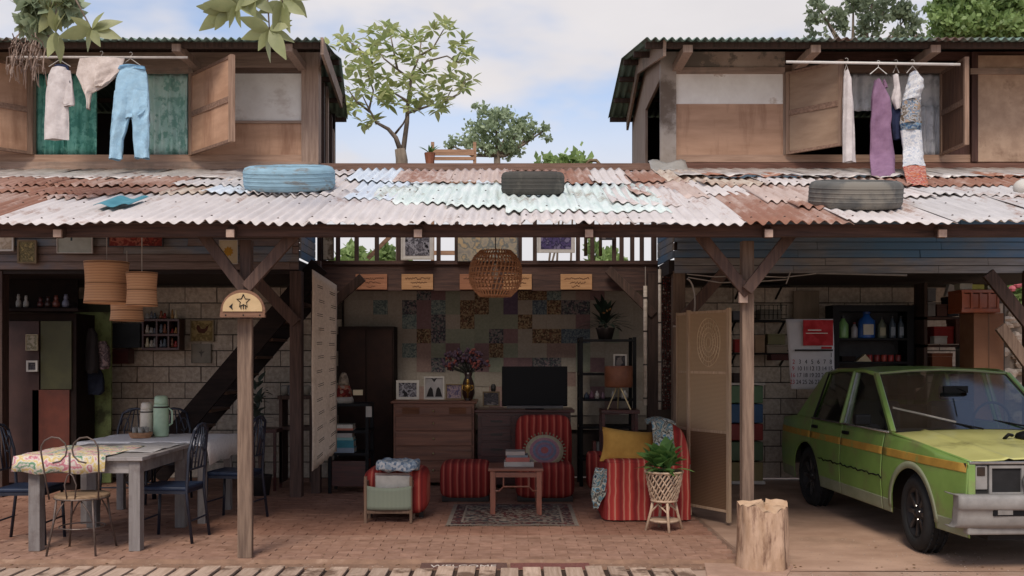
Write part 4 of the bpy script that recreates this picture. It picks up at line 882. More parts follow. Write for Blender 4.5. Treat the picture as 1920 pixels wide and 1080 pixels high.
# wire chair in front
M_wire = mat('rusty_wire', '#6d5f5a', '#54483f', sc=15, rough=.5, metal=.4)
t = thing('wire_chair', 'bistro chair of twisted wire with heart shaped back and round wooden seat', 'chair', (0, 0, 0), local=True)
B().lathe([(.185, 0), (.205, .008), (.205, .026), (.19, .034)], (0, 0, .425), 28).build('seat', wood('worn_seat_wood', '#a08568', '#7d634b', 'x'), t, smooth=False, bev=.003)
B().tube([(.2*math.cos(a), .2*math.sin(a), .43) for a in [i*2*math.pi/24 for i in range(24)]], .009, 6, closed=True).build('seat_ring', M_wire, t)
for sx in (-1, 1):
    for sy in (-1, 1):
        B().tube([(sx*.14, sy*.14, .425), (sx*.155, sy*.155, .25), (sx*.19, sy*.2, 0)], .009, 6).tube([(sx*.06, sy*.17, .425), (sx*.12, sy*.16, .33), (sx*.155, sy*.155, .25)], .006, 5).build('leg', M_wire, t, smooth=True)
    B().tube([(sx*.19, -.15, .43), (sx*.21, -.19, .65), (sx*.22, -.22, .8)]+[(sx*(.12+.1*math.cos(a)), -.225, .82+.1*math.sin(a)) for a in (.3, .8, 1.4, 2.0, 2.6, 3.1, 3.6, 4.2, 4.8)], .007, 6).build('back_scroll', M_wire, t, smooth=True)
B().tube([(-.03, -.2, .44), (-.045, -.21, .55), (-.02, -.215, .62), (0, -.22, .64), (.02, -.215, .62), (.045, -.21, .55), (.03, -.2, .44)], .006, 5).tube([(0, -.22, .64), (0, -.225, .8)], .008, 6).build('back_heart', M_wire, t, smooth=True)
B().tube([(.17*math.cos(a), .17*math.sin(a), .2) for a in [i*2*math.pi/20 for i in range(20)]], .006, 5, closed=True).build('foot_ring', M_wire, t)
t.location = (X(148, 7.72), 7.78, 0)

# ---------------------------------------------------------------- kitchen alcove at far left
Yk = 11.3
t = thing('kitchen_cupboard', 'dark tall kitchen cupboard with olive and red doors at the far left', 'cupboard', (X(70, Yk), Yk, 0))
B().box(X(-60, Yk), X(143, Yk), Yk, Yk+.5, 0, Z(588, Yk)).build('carcass', M_dark, t)
B().pb(76, 602, 134, 730, Yk-.03, .028).build('door', mat('olive_paint', '#4b4a2c', '#3c3b24', sc=4, rough=.6), t, bev=.003); B().pb(60, 731, 130, 905, Yk-.03, .028).build('door', mat('red_brown_paint', '#6a3526', '#532a1f', sc=4, rough=.6), t, bev=.003)
B().pb(0, 602, 73, 905, Yk-.03, .028).build('door', mat('dark_brown_door', '#48302a', '#38241f', sc=4, rough=.6), t, bev=.003)
picture(49, 627, 71, 657, Yk-.06, M_cream, pattern('pale_leaflet', ['#8f8676', '#6f6a50', '#a39a88'], 25, kind='noise'), 'small cream leaflet with a plant drawing pinned on the cupboard door', fw=.006, cat='leaflet', name='leaflet')
picture(50, 676, 71, 697, Yk-.06, M_fw, M_bw2, 'small square photograph with white border pinned under the leaflet', fw=.022, cat='photo', name='photo_print')
t = thing('wall_shelf', 'long dark shelf with small figures above the kitchen cupboard', 'shelf', (X(60, Yk), Yk, Z(580, Yk)))
B().pb(-40, 578, 146, 583, Yk-.22, .3).build('board', M_dark, t); B().pb(-40, 520, 146, 578, Yk+.3, .02).build('back_panel', M_dark, t)
for px, h, r, mc, lab in [(43, 24, 5, '#a7a39b', 'left one of two pale figurines on the kitchen shelf'), (57, 22, 5, '#aaa69e', 'right one of two pale figurines on the kitchen shelf'), (84, 18, 6, '#4a2421', 'dark red jar on the kitchen shelf beside the figurines'), (98, 20, 6, '#3a2622', 'brown jar in the middle of the kitchen shelf'), (113, 22, 7, '#6a3b30', 'reddish pot near the right end of the kitchen shelf'), (131, 24, 7, '#6f7080', 'grey blue mug at the right end of the kitchen shelf'), (14, 20, 6, '#2e3238', 'dark bottle at the left end of the kitchen shelf')]:
    s = Yk/1850; r *= s; h *= s
    solo(B().lathe([(r*.9, 0), (r, h*.2), (r*.9, h*.45), (r*.45, h*.6), (r*.6, h*.75), (r*.4, h)], (X(px, Yk), Yk-.1, Z(577, Yk)+.002), 12), 'figurine' if 'fig' in lab else 'jar', mat('glaze'+mc, mc, rough=.3, bump=0), lab, 'figurine' if 'fig' in lab else 'jar', 'small things on the kitchen shelf', smooth=True)
# lime door frame panel and clothes hooks
t = thing('lime_door', 'narrow lime green door panel behind the hanging bags', 'door', (X(175, 11.9), 11.9, 0))
B().pb(140, 585, 208, 905, 11.9, .04).build('panel', mat('lime_green_paint', '#8c9a62', '#76834f', sc=3, rough=.7, stain='#4a4c30', ssc=2), t)
B().pb(138, 582, 147, 905, 11.87, .03).build('door_frame', mat('olive_grey', '#6b6c52', '#56563f'), t); B().pb(140, 560, 208, 585, 11.87, .04).build('lintel', mat('dark_olive', '#33361f', '#26281a'), t)
M_hb = [('dark red shoulder bag hanging at the left of the hooks', 148, 176, 620, 735, '#3a1d20', 'bag'), ('navy bag hanging lowest on the hooks', 160, 196, 690, 740, '#1b2030', 'bag'), ('grey brown checked shirt hanging on the hooks', 178, 208, 640, 692, '#6b5a58', 'shirt'), ('black printed scarf hanging in the middle of the hooks', 160, 186, 615, 700, '#26201f', 'scarf')]
for i, (lab, a, c, p0, p1, mc, nm) in enumerate(M_hb):
    b = B(); drape(b, [(p0, a+8, c-10), (p0+12, a+3, c-3), ((p0+p1)/2, a+1, c-1), (p1-6, a, c), (p1, a+4, c-5)], 11.7-.06*i, .05, 5, .015, seed=i)
    m_ = pattern('check_'+nm, ['#57474a', '#8b7672', '#3b3033', '#70605e'], 18, kind='noise') if nm in ('shirt', 'scarf') and i != 3 else mat('cloth'+mc, mc, sc=8, rough=.9)
    solo(b, nm, m_, lab, nm, 'things on the kitchen hooks', smooth=True)
# shelf of miniatures on the block wall
Ym = 12.1
t = thing('miniature_shelf', 'dark red wall shelf crowded with miniatures on the block wall', 'shelf', (X(300, Ym), Ym, Z(655, Ym)))
for py in (598, 626, 652): B().pb(268, py, 335, py+4, Ym, .22).build('board', M_redwood, t)
for px in (266, 292, 314, 333): B().pb(px, 600, px+3, 656, Ym+.01, .2).build('divider', M_redwood, t)
B().pb(268, 598, 335, 655, Ym+.22, .02).build('back_panel', M_dark, t)
B().pb(205, 606, 262, 652, Ym, .2).build('side_cabinet', mat('dark_teal_cabinet', '#272c30', '#1d2125'), t); B().pb(205, 654, 240, 682, Ym, .2).build('side_cabinet', M_redwood, t)
cols_ = ['#b7aea2', '#8b2f2a', '#6d6f78', '#c2b79a', '#7b4c36', '#9a9895', '#a07a4a', '#59616b']
k = 0
CN = {'#b7aea2': 'white', '#8b2f2a': 'red', '#6d6f78': 'grey', '#c2b79a': 'cream', '#7b4c36': 'brown', '#9a9895': 'silver', '#a07a4a': 'ochre', '#59616b': 'slate'}
for py in (597, 625, 651):
    for q, px in enumerate((273, 281, 287, 299, 306, 320, 327)):
        k += 1; h = rng.uniform(.06, .12); r = rng.uniform(.018, .03); c = cols_[(k*5) % 8]; tier = {597: 'on top of', 625: 'in the upper tier of', 651: 'in the lower tier of'}[py]
        nth = ('leftmost', 'second from left', 'third from left', 'middle', 'third from right', 'second from right', 'rightmost')[(0, 1, 2, 3, 4, 5, 6)[q]]
        solo(B().lathe([(r, 0), (r*1.1, h*.3), (r*.6, h*.55), (r*.75, h*.75), (r*.35, h)], (X(px, Ym), Ym+.06, Z(py, Ym)+.001), 9), 'miniature', mat('mini'+c, c, rough=.4, bump=0), 'tiny %s ornament, %s %s the miniature shelf' % (CN[c], nth, tier), 'ornament', 'ornaments on the miniature shelf', smooth=True)

# ---------------------------------------------------------------- staircase
t = thing('staircase', 'dark open wooden staircase rising to the right against the block wall', 'staircase', (X(420, 11.2), 11.3, 0))
a0 = P(268, 905, 11.3); a1 = P(602, 512, 11.3)
for yy in (10.95, 11.75): B().beam((a0.x, yy, a0.z), (a1.x+.05, yy, a1.z+.05), .05, .22).build('stringer', M_vdark, t)
n = 12
for k in range(1, n):
    f = k/n; x = a0.x+(a1.x-a0.x)*f; z = a0.z+(a1.z-a0.z)*f
    B().box(x-.06, x+.2, 10.98, 11.72, z+.02, z+.05).build('tread', wood('worn_tread', '#6a5040', '#4e3a2f', 'y'), t)
# scroll cloth on its pole at the stair foot
Ys = 10.95
t = thing('scroll_banner', 'long cream woven banner with small dark marks hanging from the gallery', 'banner', P(607, 885, Ys))
M_scr = mat('cream_weave', '#dccbb8', '#cbb9a5', sc=40, rough=.95, bump=.3, stain='#b5a18d', ssc=3, lo=.55, hi=.7)
def scr(u, v):
    return (X(585, 10.25)+(X(631, 10.65)-X(585, 10.25))*u, 10.25+.4*u+.02*math.sin(v*9), Z(505+30*u, 10.25+.4*u)*v+(Z(884-38*u, 10.25+.4*u))*(1-v)+.012*math.sin(u*29)*(1-v))
B().grid(scr, 10, 24).build('cloth', M_scr, t, smooth=True, solid=.004)
b = B()
for j in range(13):
    for i in range(2):
        u = .22+.5*i+.06*(j % 2); v = .04+j*.074
        p = Vector(scr(u, v)); q = Vector(scr(u+.22, v+.004)); o = Vector((-.004, -.012, 0))
        b.beam(p+o, q+o, .004, .006); b.beam(p+o+Vector((0, 0, .02)), q+o+Vector((0, 0, .02)), .004, .006)
b.build('woven_mark', M_ink, t)

# ---------------------------------------------------------------- living room
t = thing('dark_wardrobe', 'tall nearly black wardrobe left of the chest of drawers', 'wardrobe', (X(690, 12.0), 12.0, 0))
B().box(X(634, 12.0), X(739, 12.0), 12.0, 12.36, .02, Z(612, 12)).build('carcass', M_dark, t, bev=.005)
for a, c in ((637, 685), (688, 736)): B().pb(a, 618, c, 900, 11.98, .018).build('door', mat('wardrobe_door', '#2a1a15', '#1e120f', sc=5, rough=.8, spec=.2), t, bev=.003)
for px in (681, 692): B().ell((X(px, 11.97), 11.965, Z(760, 12)), (.012, .015, .012), 8, 6).build('knob', M_fo, t, smooth=True)
# rack with figure and books
Yr = 11.0
t = thing('side_rack', 'dark open rack with books left of the wardrobe', 'rack', (X(655, Yr), Yr, 0))
for px in (618, 688):
    for yy in (Yr, Yr+.38): B().box(X(px, Yr)-.018, X(px, Yr)+.018, yy, yy+.03, 0, Z(758, Yr)).build('leg', M_black, t)
for py in (758, 808, 850): B().box(X(614, Yr), X(692, Yr), Yr-.01, Yr+.42, Z(py+4, Yr), Z(py-1, Yr)).build('shelf_board', M_black, t)
B().box(X(620, Yr), X(686, Yr), Yr+.03, Yr+.38, .08, .36).build('lower_box', M_redwood, t)
def book(px0, px1, py0, py1, Y, mc, label, d=.2, grp=None, z=None, rot=0):
    z0 = Z(py1, Y) if z is None else z; z1 = z0+Z(py0, Y)-Z(py1, Y)
    t = thing('book', label, 'book', ((X(px0, Y)+X(px1, Y))/2, Y+d/2, z0), grp)
    x0, x1 = X(px0, Y), X(px1, Y); e = (z1-z0)*.14
    B().box(x0+.004, x1-.004, Y+.004, Y+d-.004, z0+e, z1-e).build('pages', mat('pages', '#b9b1a3', '#a39b8d', sc=60, st=(.2, .2, 4), bump=.1), t)
    m_ = mat('cover'+mc, mc, rough=.5, bump=.05); B().box(x0, x1, Y, Y+d, z0, z0+e).build('cover', m_, t); B().box(x0, x1, Y, Y+d, z1-e, z1).build('cover', m_, t)
    B().box(x0, x1, Y-.002, Y+.004, z0+e, z1-e).build('spine', m_, t)
zz = Z(849, Yr)
for a, c, h, mc, lab in [(625, 664, 9, '#7a8794', 'grey blue book at the bottom of the left rack stack'), (624, 663, 14, '#24707e', 'teal book in the left rack stack'), (625, 662, 5, '#7aa3a0', 'thin pale teal book on the teal book'), (624, 660, 8, '#a5a09a', 'pale grey book above the teal books'), (623, 662, 9, '#a9654f', 'orange brown book near the top of the left stack'), (625, 661, 7, '#b9b4a8', 'white book topmost of the left rack stack')]:
    book(a, c, 0, h, Yr, mc, lab, grp='books on the left rack', z=zz); zz += h*Yr/1850+.001
t = thing('figure_ornament', 'seated pyramid shaped ornament in red and beige on the rack', 'ornament', (X(640, Yr), Yr+.15, Z(757, Yr)))
zb = Z(757, Yr)+.001; cx = X(640, Yr)
B().lathe([(.11, 0), (.115, .03), (.1, .07)], (cx, Yr+.15, zb), 14).build('base', mat('pale_plaster', '#9c958b', '#88817a'), t, smooth=True)
B().lathe([(.1, .07), (.09, .15), (.07, .2)], (cx, Yr+.15, zb), 14).build('red_robe', pattern('red_print_robe', ['#7b2e2a', '#8f5a45', '#5f2220', '#8c7a6c'], 30), t, smooth=True)
B().lathe([(.07, .2), (.055, .26), (.045, .3), (.03, .335), (.01, .345)], (cx, Yr+.15, zb), 14).build('head', pattern('beige_knit', ['#7f7264', '#928574', '#6a5e52'], 40), t, smooth=True)
solo(B().pb(662, 731, 680, 741, Yr-.02, .02), 'note_card', M_cream, 'small cream card leaning beside the ornament on the rack', 'card')
solo(B().pb(686, 762, 697, 782, Yr-.04, .01), 'note_card', mat('white_tag', '#aaa6a0', '#9a968f'), 'white paper tag hanging on the right leg of the rack', 'card')
# chest of drawers
Yd = 11.6
M_ch = wood('brown_chest_wood', '#8b5a42', '#6b412f', 'x', rough=.45, sc=3, spec=.5)
t = thing('chest_of_drawers', 'wide brown wooden chest of drawers with small pale knobs', 'chest of drawers', (X(812, Yd), Yd, 0))
ztop = Z(752, Yd)
B().box(X(738, Yd), X(889, Yd), Yd, Yd+.5, .05, ztop-.03).build('carcass', M_ch, t)
B().box(X(733, Yd), X(894, Yd), Yd-.03, Yd+.52, ztop-.03, ztop).build('top', M_ch, t, bev=.008)
nd = 5; zs = [Z(p, Yd) for p in (762, 779, 808, 836, 864, 898)]
for k in range(5):
    dr_ = B().box(X(742, Yd), X(885, Yd), Yd-.02, Yd-.001, zs[k+1]+.006, zs[k]-.006).build('drawer', M_ch, t, bev=.004)
    for px in (813,): B().ell((X(px, Yd), Yd-.035, (zs[k]+zs[k+1])/2), (.014, .018, .014), 10, 6).build('knob', mat('pale_brass', '#b9a67f', '#9c8963', rough=.3, metal=.5), dr_, smooth=True)
    if k == 0:
        for px in (770, 858): B().pb(px-16, 764, px+16, 776, Yd-.028, .008).build('carved_panel', wood('chest_inlay', '#7d5136', '#613d29', 'x'), dr_)
for px in (740, 878): B().pb(px, 898, px+9, 910, Yd, .06).build('foot', M_ch, t)
zt = ztop
def stand_photo(px0, py0, px1, py1, pm, label, fm=M_fw, fw=.03, mw=0, Y=Yd+.12, marks=None):
    picture(px0, py0, px1, py1, Y, fm, pm, label, fw=fw, mw=mw, cat='photo frame', group='photo frames on the chest', marks=marks)
stand_photo(743, 713, 786, 749, M_bw, 'landscape group photograph in a white frame on the left of the chest')
stand_photo(795, 706, 833, 749, mat('grey_photo_paper', '#a7a3a0', '#8f8b88', bump=0), 'photograph of two dark suited figures in a white frame on the chest', fw=.016, marks=[('figure_left', [(.12, .12), (.24, .45), (.33, .55), (.42, .45), (.48, .12)], M_ink), ('figure_right', [(.55, .12), (.62, .45), (.7, .55), (.8, .45), (.9, .12)], M_ink), ('bow', [(.35, .95), (.5, .75), (.65, .95), (.5, .88)], M_ink)])
stand_photo(836, 720, 867, 749, pattern('pink_photo', ['#8f7580', '#6f6680', '#a58f8c', '#5d5570'], 20, kind='noise'), 'small pinkish photograph in a pale frame beside the gold trophy', fm=M_fo, fw=.014)
t = thing('trophy', 'little gold trophy cup on the chest of drawers', 'trophy', (X(877, Yd+.1), Yd+.1, zt)); cg = (X(877, Yd+.1), Yd+.1, zt+.001); M_gold = mat('gold', '#c39a4f', '#a8803a', rough=.3, metal=.8)
B().lathe([(.035, 0), (.035, .03)], cg, 12).build('base', M_fd, t); B().lathe([(.012, .03), (.01, .09), (.035, .12), (.045, .17), (.04, .19)], cg, 12).build('cup', M_gold, t, smooth=True)
for sx in (-1, 1): B().tube([(cg[0]+sx*.035, cg[1], cg[2]+.12), (cg[0]+sx*.065, cg[1], cg[2]+.14), (cg[0]+sx*.06, cg[1], cg[2]+.18), (cg[0]+sx*.04, cg[1], cg[2]+.18)], .006, 5).build('handle', M_gold, t)
B().ell((cg[0], cg[1], cg[2]+.225), (.022, .022, .034), 8, 6).build('finial', M_gold, t, smooth=True)
# vase of dried flowers behind
Yv = Yd+.35; t = thing('flower_vase', 'dark vase with a big spray of purple and red dried flowers', 'vase', (X(870, Yv), Yv, zt))
B().lathe([(.05, 0), (.08, .08), (.07, .2), (.04, .28), (.055, .33)], (X(878, Yv), Yv, zt), 14).build('vase', mat('brown_glaze', '#3a2a27', '#2a1f1e', rough=.3), t, smooth=True)
st = B(); fl = B(); fr = B(); lf = B()
for k in range(70):
    a = rng.uniform(-1.2, 1.15); r_ = rng.uniform(.25, .52); y = rng.uniform(-.14, .1)
    p = (X(872, Yv)+math.sin(a)*r_*.62, Yv+y, zt+.3+math.cos(a)*r_*.62)
    st.tube([(X(878, Yv), Yv, zt+.3), ((X(878, Yv)+p[0])/2+.01, Yv+y/2, (zt+.3+p[2])/2), p], .003, 4)
    tgt = fr if k % 4 == 0 else fl
    for q in range(5): tgt.ell((p[0]+rng.uniform(-.03, .03), p[1]+rng.uniform(-.02, .02), p[2]+rng.uniform(-.03, .03)), (.018, .014, .018), 5, 3)
st.build('stem', mat('dry_stem', '#2f3128', '#25261f'), t); fl.build('flower_head', mat('purple_dried_flower', '#4a3542', '#33273a', sc=30), t, kind='stuff'); fr.build('red_flower_head', mat('red_dried_flower', '#763a34', '#5b2b28', sc=30), t, kind='stuff')
picture(905, 734, 937, 762, 11.5, M_fo, M_bw2, 'small photograph in a gilt frame at the left end of the TV cabinet', fw=.014, cat='photo frame')
solo(B().lathe([(.03, 0), (.035, .04), (.016, .09), (.03, .13), (.034, .17), (.02, .2)], (X(925, 11.7), 11.7, 1.0), 10), 'figurine', mat('dark_glaze', '#3c3833', '#2a2826', rough=.3), 'small dark lamp-like figurine behind the gilt photo frame', 'figurine', smooth=True)
# TV and cabinet
Yt = 11.4; zc = Z(768, Yt)
t = thing('tv_cabinet', 'low dark red wood cabinet carrying the television', 'cabinet', (X(985, Yt), Yt, 0))
B().box(X(896, Yt), X(1070, Yt), Yt, Yt+.5, .05, zc-.035).build('carcass', M_redwood, t)
B().box(X(890, Yt), X(1077, Yt), Yt-.03, Yt+.52, zc-.035, zc).build('top', M_redwood, t, bev=.006)
for i, (p0, p1) in enumerate(((780, 800), (804, 826), (830, 856))):
    d_r = B().pb(902, p0, 958, p1, Yt-.015, .014).build('drawer', M_redwood, t, bev=.003); B().pb(920, (p0+p1)/2-2, 942, (p0+p1)/2+2, Yt-.03, .014).build('handle', M_fd, d_r)
B().pb(962, 780, 1066, 880, Yt-.015, .014).build('door', M_redwood, t, bev=.003)
t = thing('television', 'flat black television standing on the dark red cabinet', 'television', (X(1003, Yt), Yt+.1, zc))
B().pb(941, 687, 1064, 762, Yt+.1, .05).build('casing', M_black, t, bev=.006); B().pb(944, 690, 1061, 758, Yt+.096, .003).build('screen', mat('tv_screen', '#0b0d12', '#090b10', rough=.45, bump=0, spec=.15), t)
B().box(X(985, Yt), X(1020, Yt), Yt+.04, Yt+.22, zc+.001, zc+.018).build('stand', M_black, t)
solo(B().pb(950, 761, 1056, 766, Yt-.01, .06), 'sound_bar', mat('grey_plastic', '#5a5657', '#4a4748', rough=.4), 'thin grey sound bar lying before the television', 'sound bar', bev=.004)
# striped upholstery
M_rs = stripes('red_striped_cloth', [(0, '#8a302b'), (.22, '#9c3a33'), (.36, '#b36a58'), (.48, '#9a3a33'), (.64, '#6d2424'), (.8, '#772927'), (.92, '#8a302b'), (1, '#8a302b')], .074, 0, warp=.2)
def pad(x0, x1, y0, y1, z0, z1, r=.05):
    n = 6
    b = B()
    def fn(u, v):
        a = 2*math.pi*u; 
        e = .35; cu = math.copysign(abs(math.cos(a))**e, math.cos(a)); su = math.copysign(abs(math.sin(a))**e, math.sin(a))
        lat = math.pi*(v-.5); cl = abs(math.cos(lat))**.3; sl = math.copysign(abs(math.sin(lat))**.45, math.sin(lat))
        return ((x0+x1)/2+(x1-x0)/2*cu*cl, (y0+y1)/2+(y1-y0)/2*su*cl, (z0+z1)/2+(z1-z0)/2*sl)
    return b.grid(fn, 40, 20, wrap=True)
Yo = 10.35
t = thing('ottoman', 'low red striped ottoman left of the coffee table', 'ottoman', (X(870, Yo), Yo+.3, 0)); pad(X(823, Yo), X(921, Yo), Yo, Yo+.52, .03, Z(868, Yo)).build('cushion_body', M_rs, t, smooth=True); B().box(X(828, Yo), X(916, Yo), Yo+.05, Yo+.47, 0, .06).build('plinth', M_fd, t)
t = thing('slipper_chair', 'armless red striped easy chair behind the coffee table', 'easy chair', (X(1021, Yo), Yo+.3, 0))
pad(X(966, Yo), X(1079, Yo), Yo-.02, Yo+.62, .03, Z(870, Yo)).build('seat', M_rs, t, smooth=True); pad(X(966, 10.85), X(1073, 10.85), 10.85, 11.1, .2, Z(779, 10.85)).build('backrest', M_rs, t, smooth=True); B().box(X(970, Yo), X(1075, Yo), Yo+.05, Yo+.5, 0, .06).build('plinth', M_fd, t)
cx, cz_ = X(1021, 10.55), Z(846, 10.55); t = thing('round_cushion', 'round cushion with concentric rings and a fringe of tassels', 'cushion', (cx, 10.55, cz_-.2))
tl = R(14); M = Matrix.Translation((cx, 10.58, cz_)) @ Matrix.Rotation(-tl, 4, 'X') @ Matrix.Rotation(R(90), 4, 'X')
ring = [(0, '#a05a58'), (.2, '#77718a'), (.36, '#8a6a78'), (.48, '#6f7688'), (.62, '#9c7078'), (.78, '#a3997f'), (1.0, '#958c73')]
rad = .205
for i in range(len(ring)-1):
    r0, r1 = ring[i][0]*rad, ring[i+1][0]*rad
    pr = [(r, .055*math.sqrt(max(0, 1-(r/rad)**2))**.8) for r in (r0 or .001, (r0+r1)/2, r1)]
    B().lathe(pr, n=36, sy=.86, cap=False).rot(M).build('ring', mat('ring'+ring[i][1], ring[i][1], sc=40, rough=.95), t, smooth=True)
B().lathe([(rad, 0), (rad*.7, -.05), (.001, -.06)], n=30, sy=.86, cap=False).rot(M).build('back', M_rs, t, smooth=True)
b = B()
for k in range(34):
    a = 2*math.pi*k/34; b.tube([(rad*math.cos(a), rad*.86*math.sin(a), 0), (rad*1.09*math.cos(a), rad*.95*math.sin(a), .0), (rad*1.14*math.cos(a), rad*1.0*math.sin(a), .0)], [.003, .009, .006], 5)
b.rot(M).build('tassel', mat('tassel_thread', '#8f876d', '#797258'), t)
# coffee table
Yq = 9.45; t = thing('coffee_table', 'small reddish wooden coffee table with fretwork under the top', 'coffee table', (X(966, Yq), Yq+.25, 0)); M_ct = wood('reddish_table_wood', '#8b5440', '#6d4030', 'x', rough=.4, spec=.5); M_ctz = wood('reddish_table_wood', '#8b5440', '#6d4030', 'z', rough=.4, spec=.5)
zt_ = Z(884, Yq)+.03
B().box(X(915, Yq), X(1019, Yq), Yq-.02, Yq+.50, zt_-.028, zt_).build('table_top', M_ct, t, bev=.006)
for px in (919, 1006):
    for yy in (Yq, Yq+.43): B().box(X(px, Yq), X(px, Yq)+.05, yy, yy+.045, 0, zt_-.028).build('leg', M_ctz, t, bev=.003)
B().pb(929, 886, 1006, 895, Yq+.01, .02).build('apron', M_ct, t)
b = B(); z_ = lambda p: Z(p, Yq); y_ = Yq+.018
b.tube([(X(929, Yq), y_, z_(921)), (X(936, Yq), y_, z_(921)), (X(944, Yq), y_, z_(913)), (X(992, Yq), y_, z_(913)), (X(999, Yq), y_, z_(921)), (X(1006, Yq), y_, z_(921))], .009, 5)
for px in (944, 992): b.tube([(X(px, Yq), y_, z_(896)), (X(px, Yq), y_, z_(913))], .009, 5)
b.build('fretwork', M_ctz, t)
zz = zt_+.001
for a, c, h, mc, lab in [(945, 1001, 9, '#a89f97', 'wide pale magazine at the bottom of the coffee table pile'), (948, 993, 8, '#a45a50', 'red and white book in the coffee table pile'), (950, 990, 4, '#6f767c', 'thin grey book in the coffee table pile'), (948, 984, 7, '#a39890', 'beige book topmost on the coffee table')]:
    book(a, c, 0, h, Yq+.12, mc, lab, d=.22, grp='books on the coffee table', z=zz); zz += h*(Yq+.12)/1850+.001
# rug
ry0, ry1 = 8.92, 10.2; rx0, rx1 = X(836, 8.92), X(1086, 8.92); t = thing('rug', 'small worn oriental rug in grey, cream and dark red under the coffee table', 'rug', ((rx0+rx1)/2, 9.5, .004))
def rp(a, c, z, m, nm): B().grid(lambda u, v: (rx0+a+(rx1-rx0-2*a)*u, ry0+c+(ry1-ry0-2*c)*v, z+.003*math.sin(u*11+v*5)), 12, 12).build(nm, m, t, smooth=True)
rp(0, 0, .008, mat('rug_cream', '#8d8073', '#776b60', sc=40, rough=1, bump=.5), 'fringe_border'); rp(.04, .04, .011, pattern('rug_band', ['#4a2b2b', '#7b6d62', '#3d3537', '#5d3030'], 38), 'outer_band'); rp(.13, .12, .014, MATS['rug_cream'], 'inner_line'); rp(.15, .14, .0165, pattern('rug_field', ['#4a4542', '#74695f', '#3f3a3c', '#5d3634', '#867b6f'], 32), 'field')
cxr, cyr = (rx0+rx1)/2, (ry0+ry1)/2
b = B(); b.v = [(cxr+.33*(1 if k % 2 == 0 else .8)*math.cos(k*math.pi/8), cyr+.36*(1 if k % 2 == 0 else .8)*math.sin(k*math.pi/8), .0215+.003*math.sin(k)) for k in range(16)]; b.f = [tuple(range(16))]
b.build('medallion', pattern('rug_medallion', ['#5b2b2b', '#7d7166', '#44302f', '#8b7f72'], 40), t, solid=.002)
b = B()
for k in range(60):
    x = rx0+(rx1-rx0)*k/59; b.tube([(x, ry0+.01, .008), (x+rng.uniform(-.01, .01), ry0-.035, .006)], .003, 4)
b.build('fringe', MATS['rug_cream'], t)
# magazine rack and small striped chair at left
Ya = 9.1; s = Ya/1850
t = thing('striped_stool', 'rounded red striped seat behind the magazine holder', 'stool', (X(740, 9.55), 9.6, 0)); pad(X(678, Ya+.1), X(800, Ya+.1), Ya+.1, Ya+.66, .05, Z(880, 9.2)).build('seat', M_rs, t, smooth=True)
for px in (690, 788): B().box(X(px, 9.3)-.02, X(px, 9.3)+.02, 9.4, 9.44, 0, .08).build('foot', M_fd, t)
t = thing('magazine_holder', 'wooden magazine holder with a grey green cane front', 'magazine holder', (X(731, Ya), Ya, 0)); M_mh = wood('holder_frame', '#7d6350', '#5e493a', 'z')
B().grid(lambda u, v: (X(689+83*u, Ya), Ya-.03+.10*(1-v)*0+.02*math.sin(math.pi*u)*-1, Z(955, Ya)+(Z(914, Ya)-Z(955, Ya))*v+(.02*(2*u-1)**2*v)), 16, 6).build('front_panel', stripes('grey_green_cane', [(0, '#7b8272'), (.6, '#8b917f'), (.8, '#676e60'), (1, '#7b8272')], .012, 0), t, smooth=True, solid=.01)
for px in (686, 771): B().box(X(px, Ya)-.013, X(px, Ya)+.013, Ya-.035, Ya, 0, Z(893, Ya)).build('leg', M_mh, t, bev=.003); B().box(X(px, Ya)-.013, X(px, Ya)+.013, Ya+.22, Ya+.25, 0, Z(893, Ya)).build('leg', M_mh, t); B().box(X(px, Ya)-.011, X(px, Ya)+.011, Ya, Ya+.22, Z(915, Ya), Z(903, Ya)).build('side_rail', M_mh, t)
B().pb(688, 957, 770, 963, Ya-.03, .02).build('bottom_rail', M_mh, t)
B().box(X(690, Ya), X(768, Ya), Ya+.0, Ya+.22, Z(955, Ya), Z(950, Ya)).build('base_board', M_mh, t)
for i, (a, c, p0, mc, lab) in enumerate([(700, 766, 884, '#aaa49c', 'white magazine at the back of the holder'), (703, 768, 887, '#a98b80', 'pinkish magazine in the middle of the holder'), (704, 770, 892, '#b1aba2', 'cream magazine at the front of the holder')]):
    solo(B().pb(a, p0, c, 948, Ya+.15-.055*i, .03), 'magazine', mat('mag'+mc, mc, sc=12, rough=.5, bump=.1, stain='#8d5a54', ssc=6, lo=.6, hi=.63), lab, 'magazine', 'magazines in the holder', bev=.003)
b = pad(X(703, Ya), X(784, Ya), Ya-.02, Ya+.3, Z(885, Ya)-.0, Z(865, Ya))
b.v = [(x, y, z+.012*math.sin(x*40+y*22)) for x, y, z in b.v]
solo(b, 'folded_cloth', pattern('blue_white_print', ['#7c8b99', '#a9adb0', '#5f7083', '#b5b6b6', '#8b98a3'], 45), 'folded blue and white printed cloth lying on the magazines', 'cloth', smooth=True)
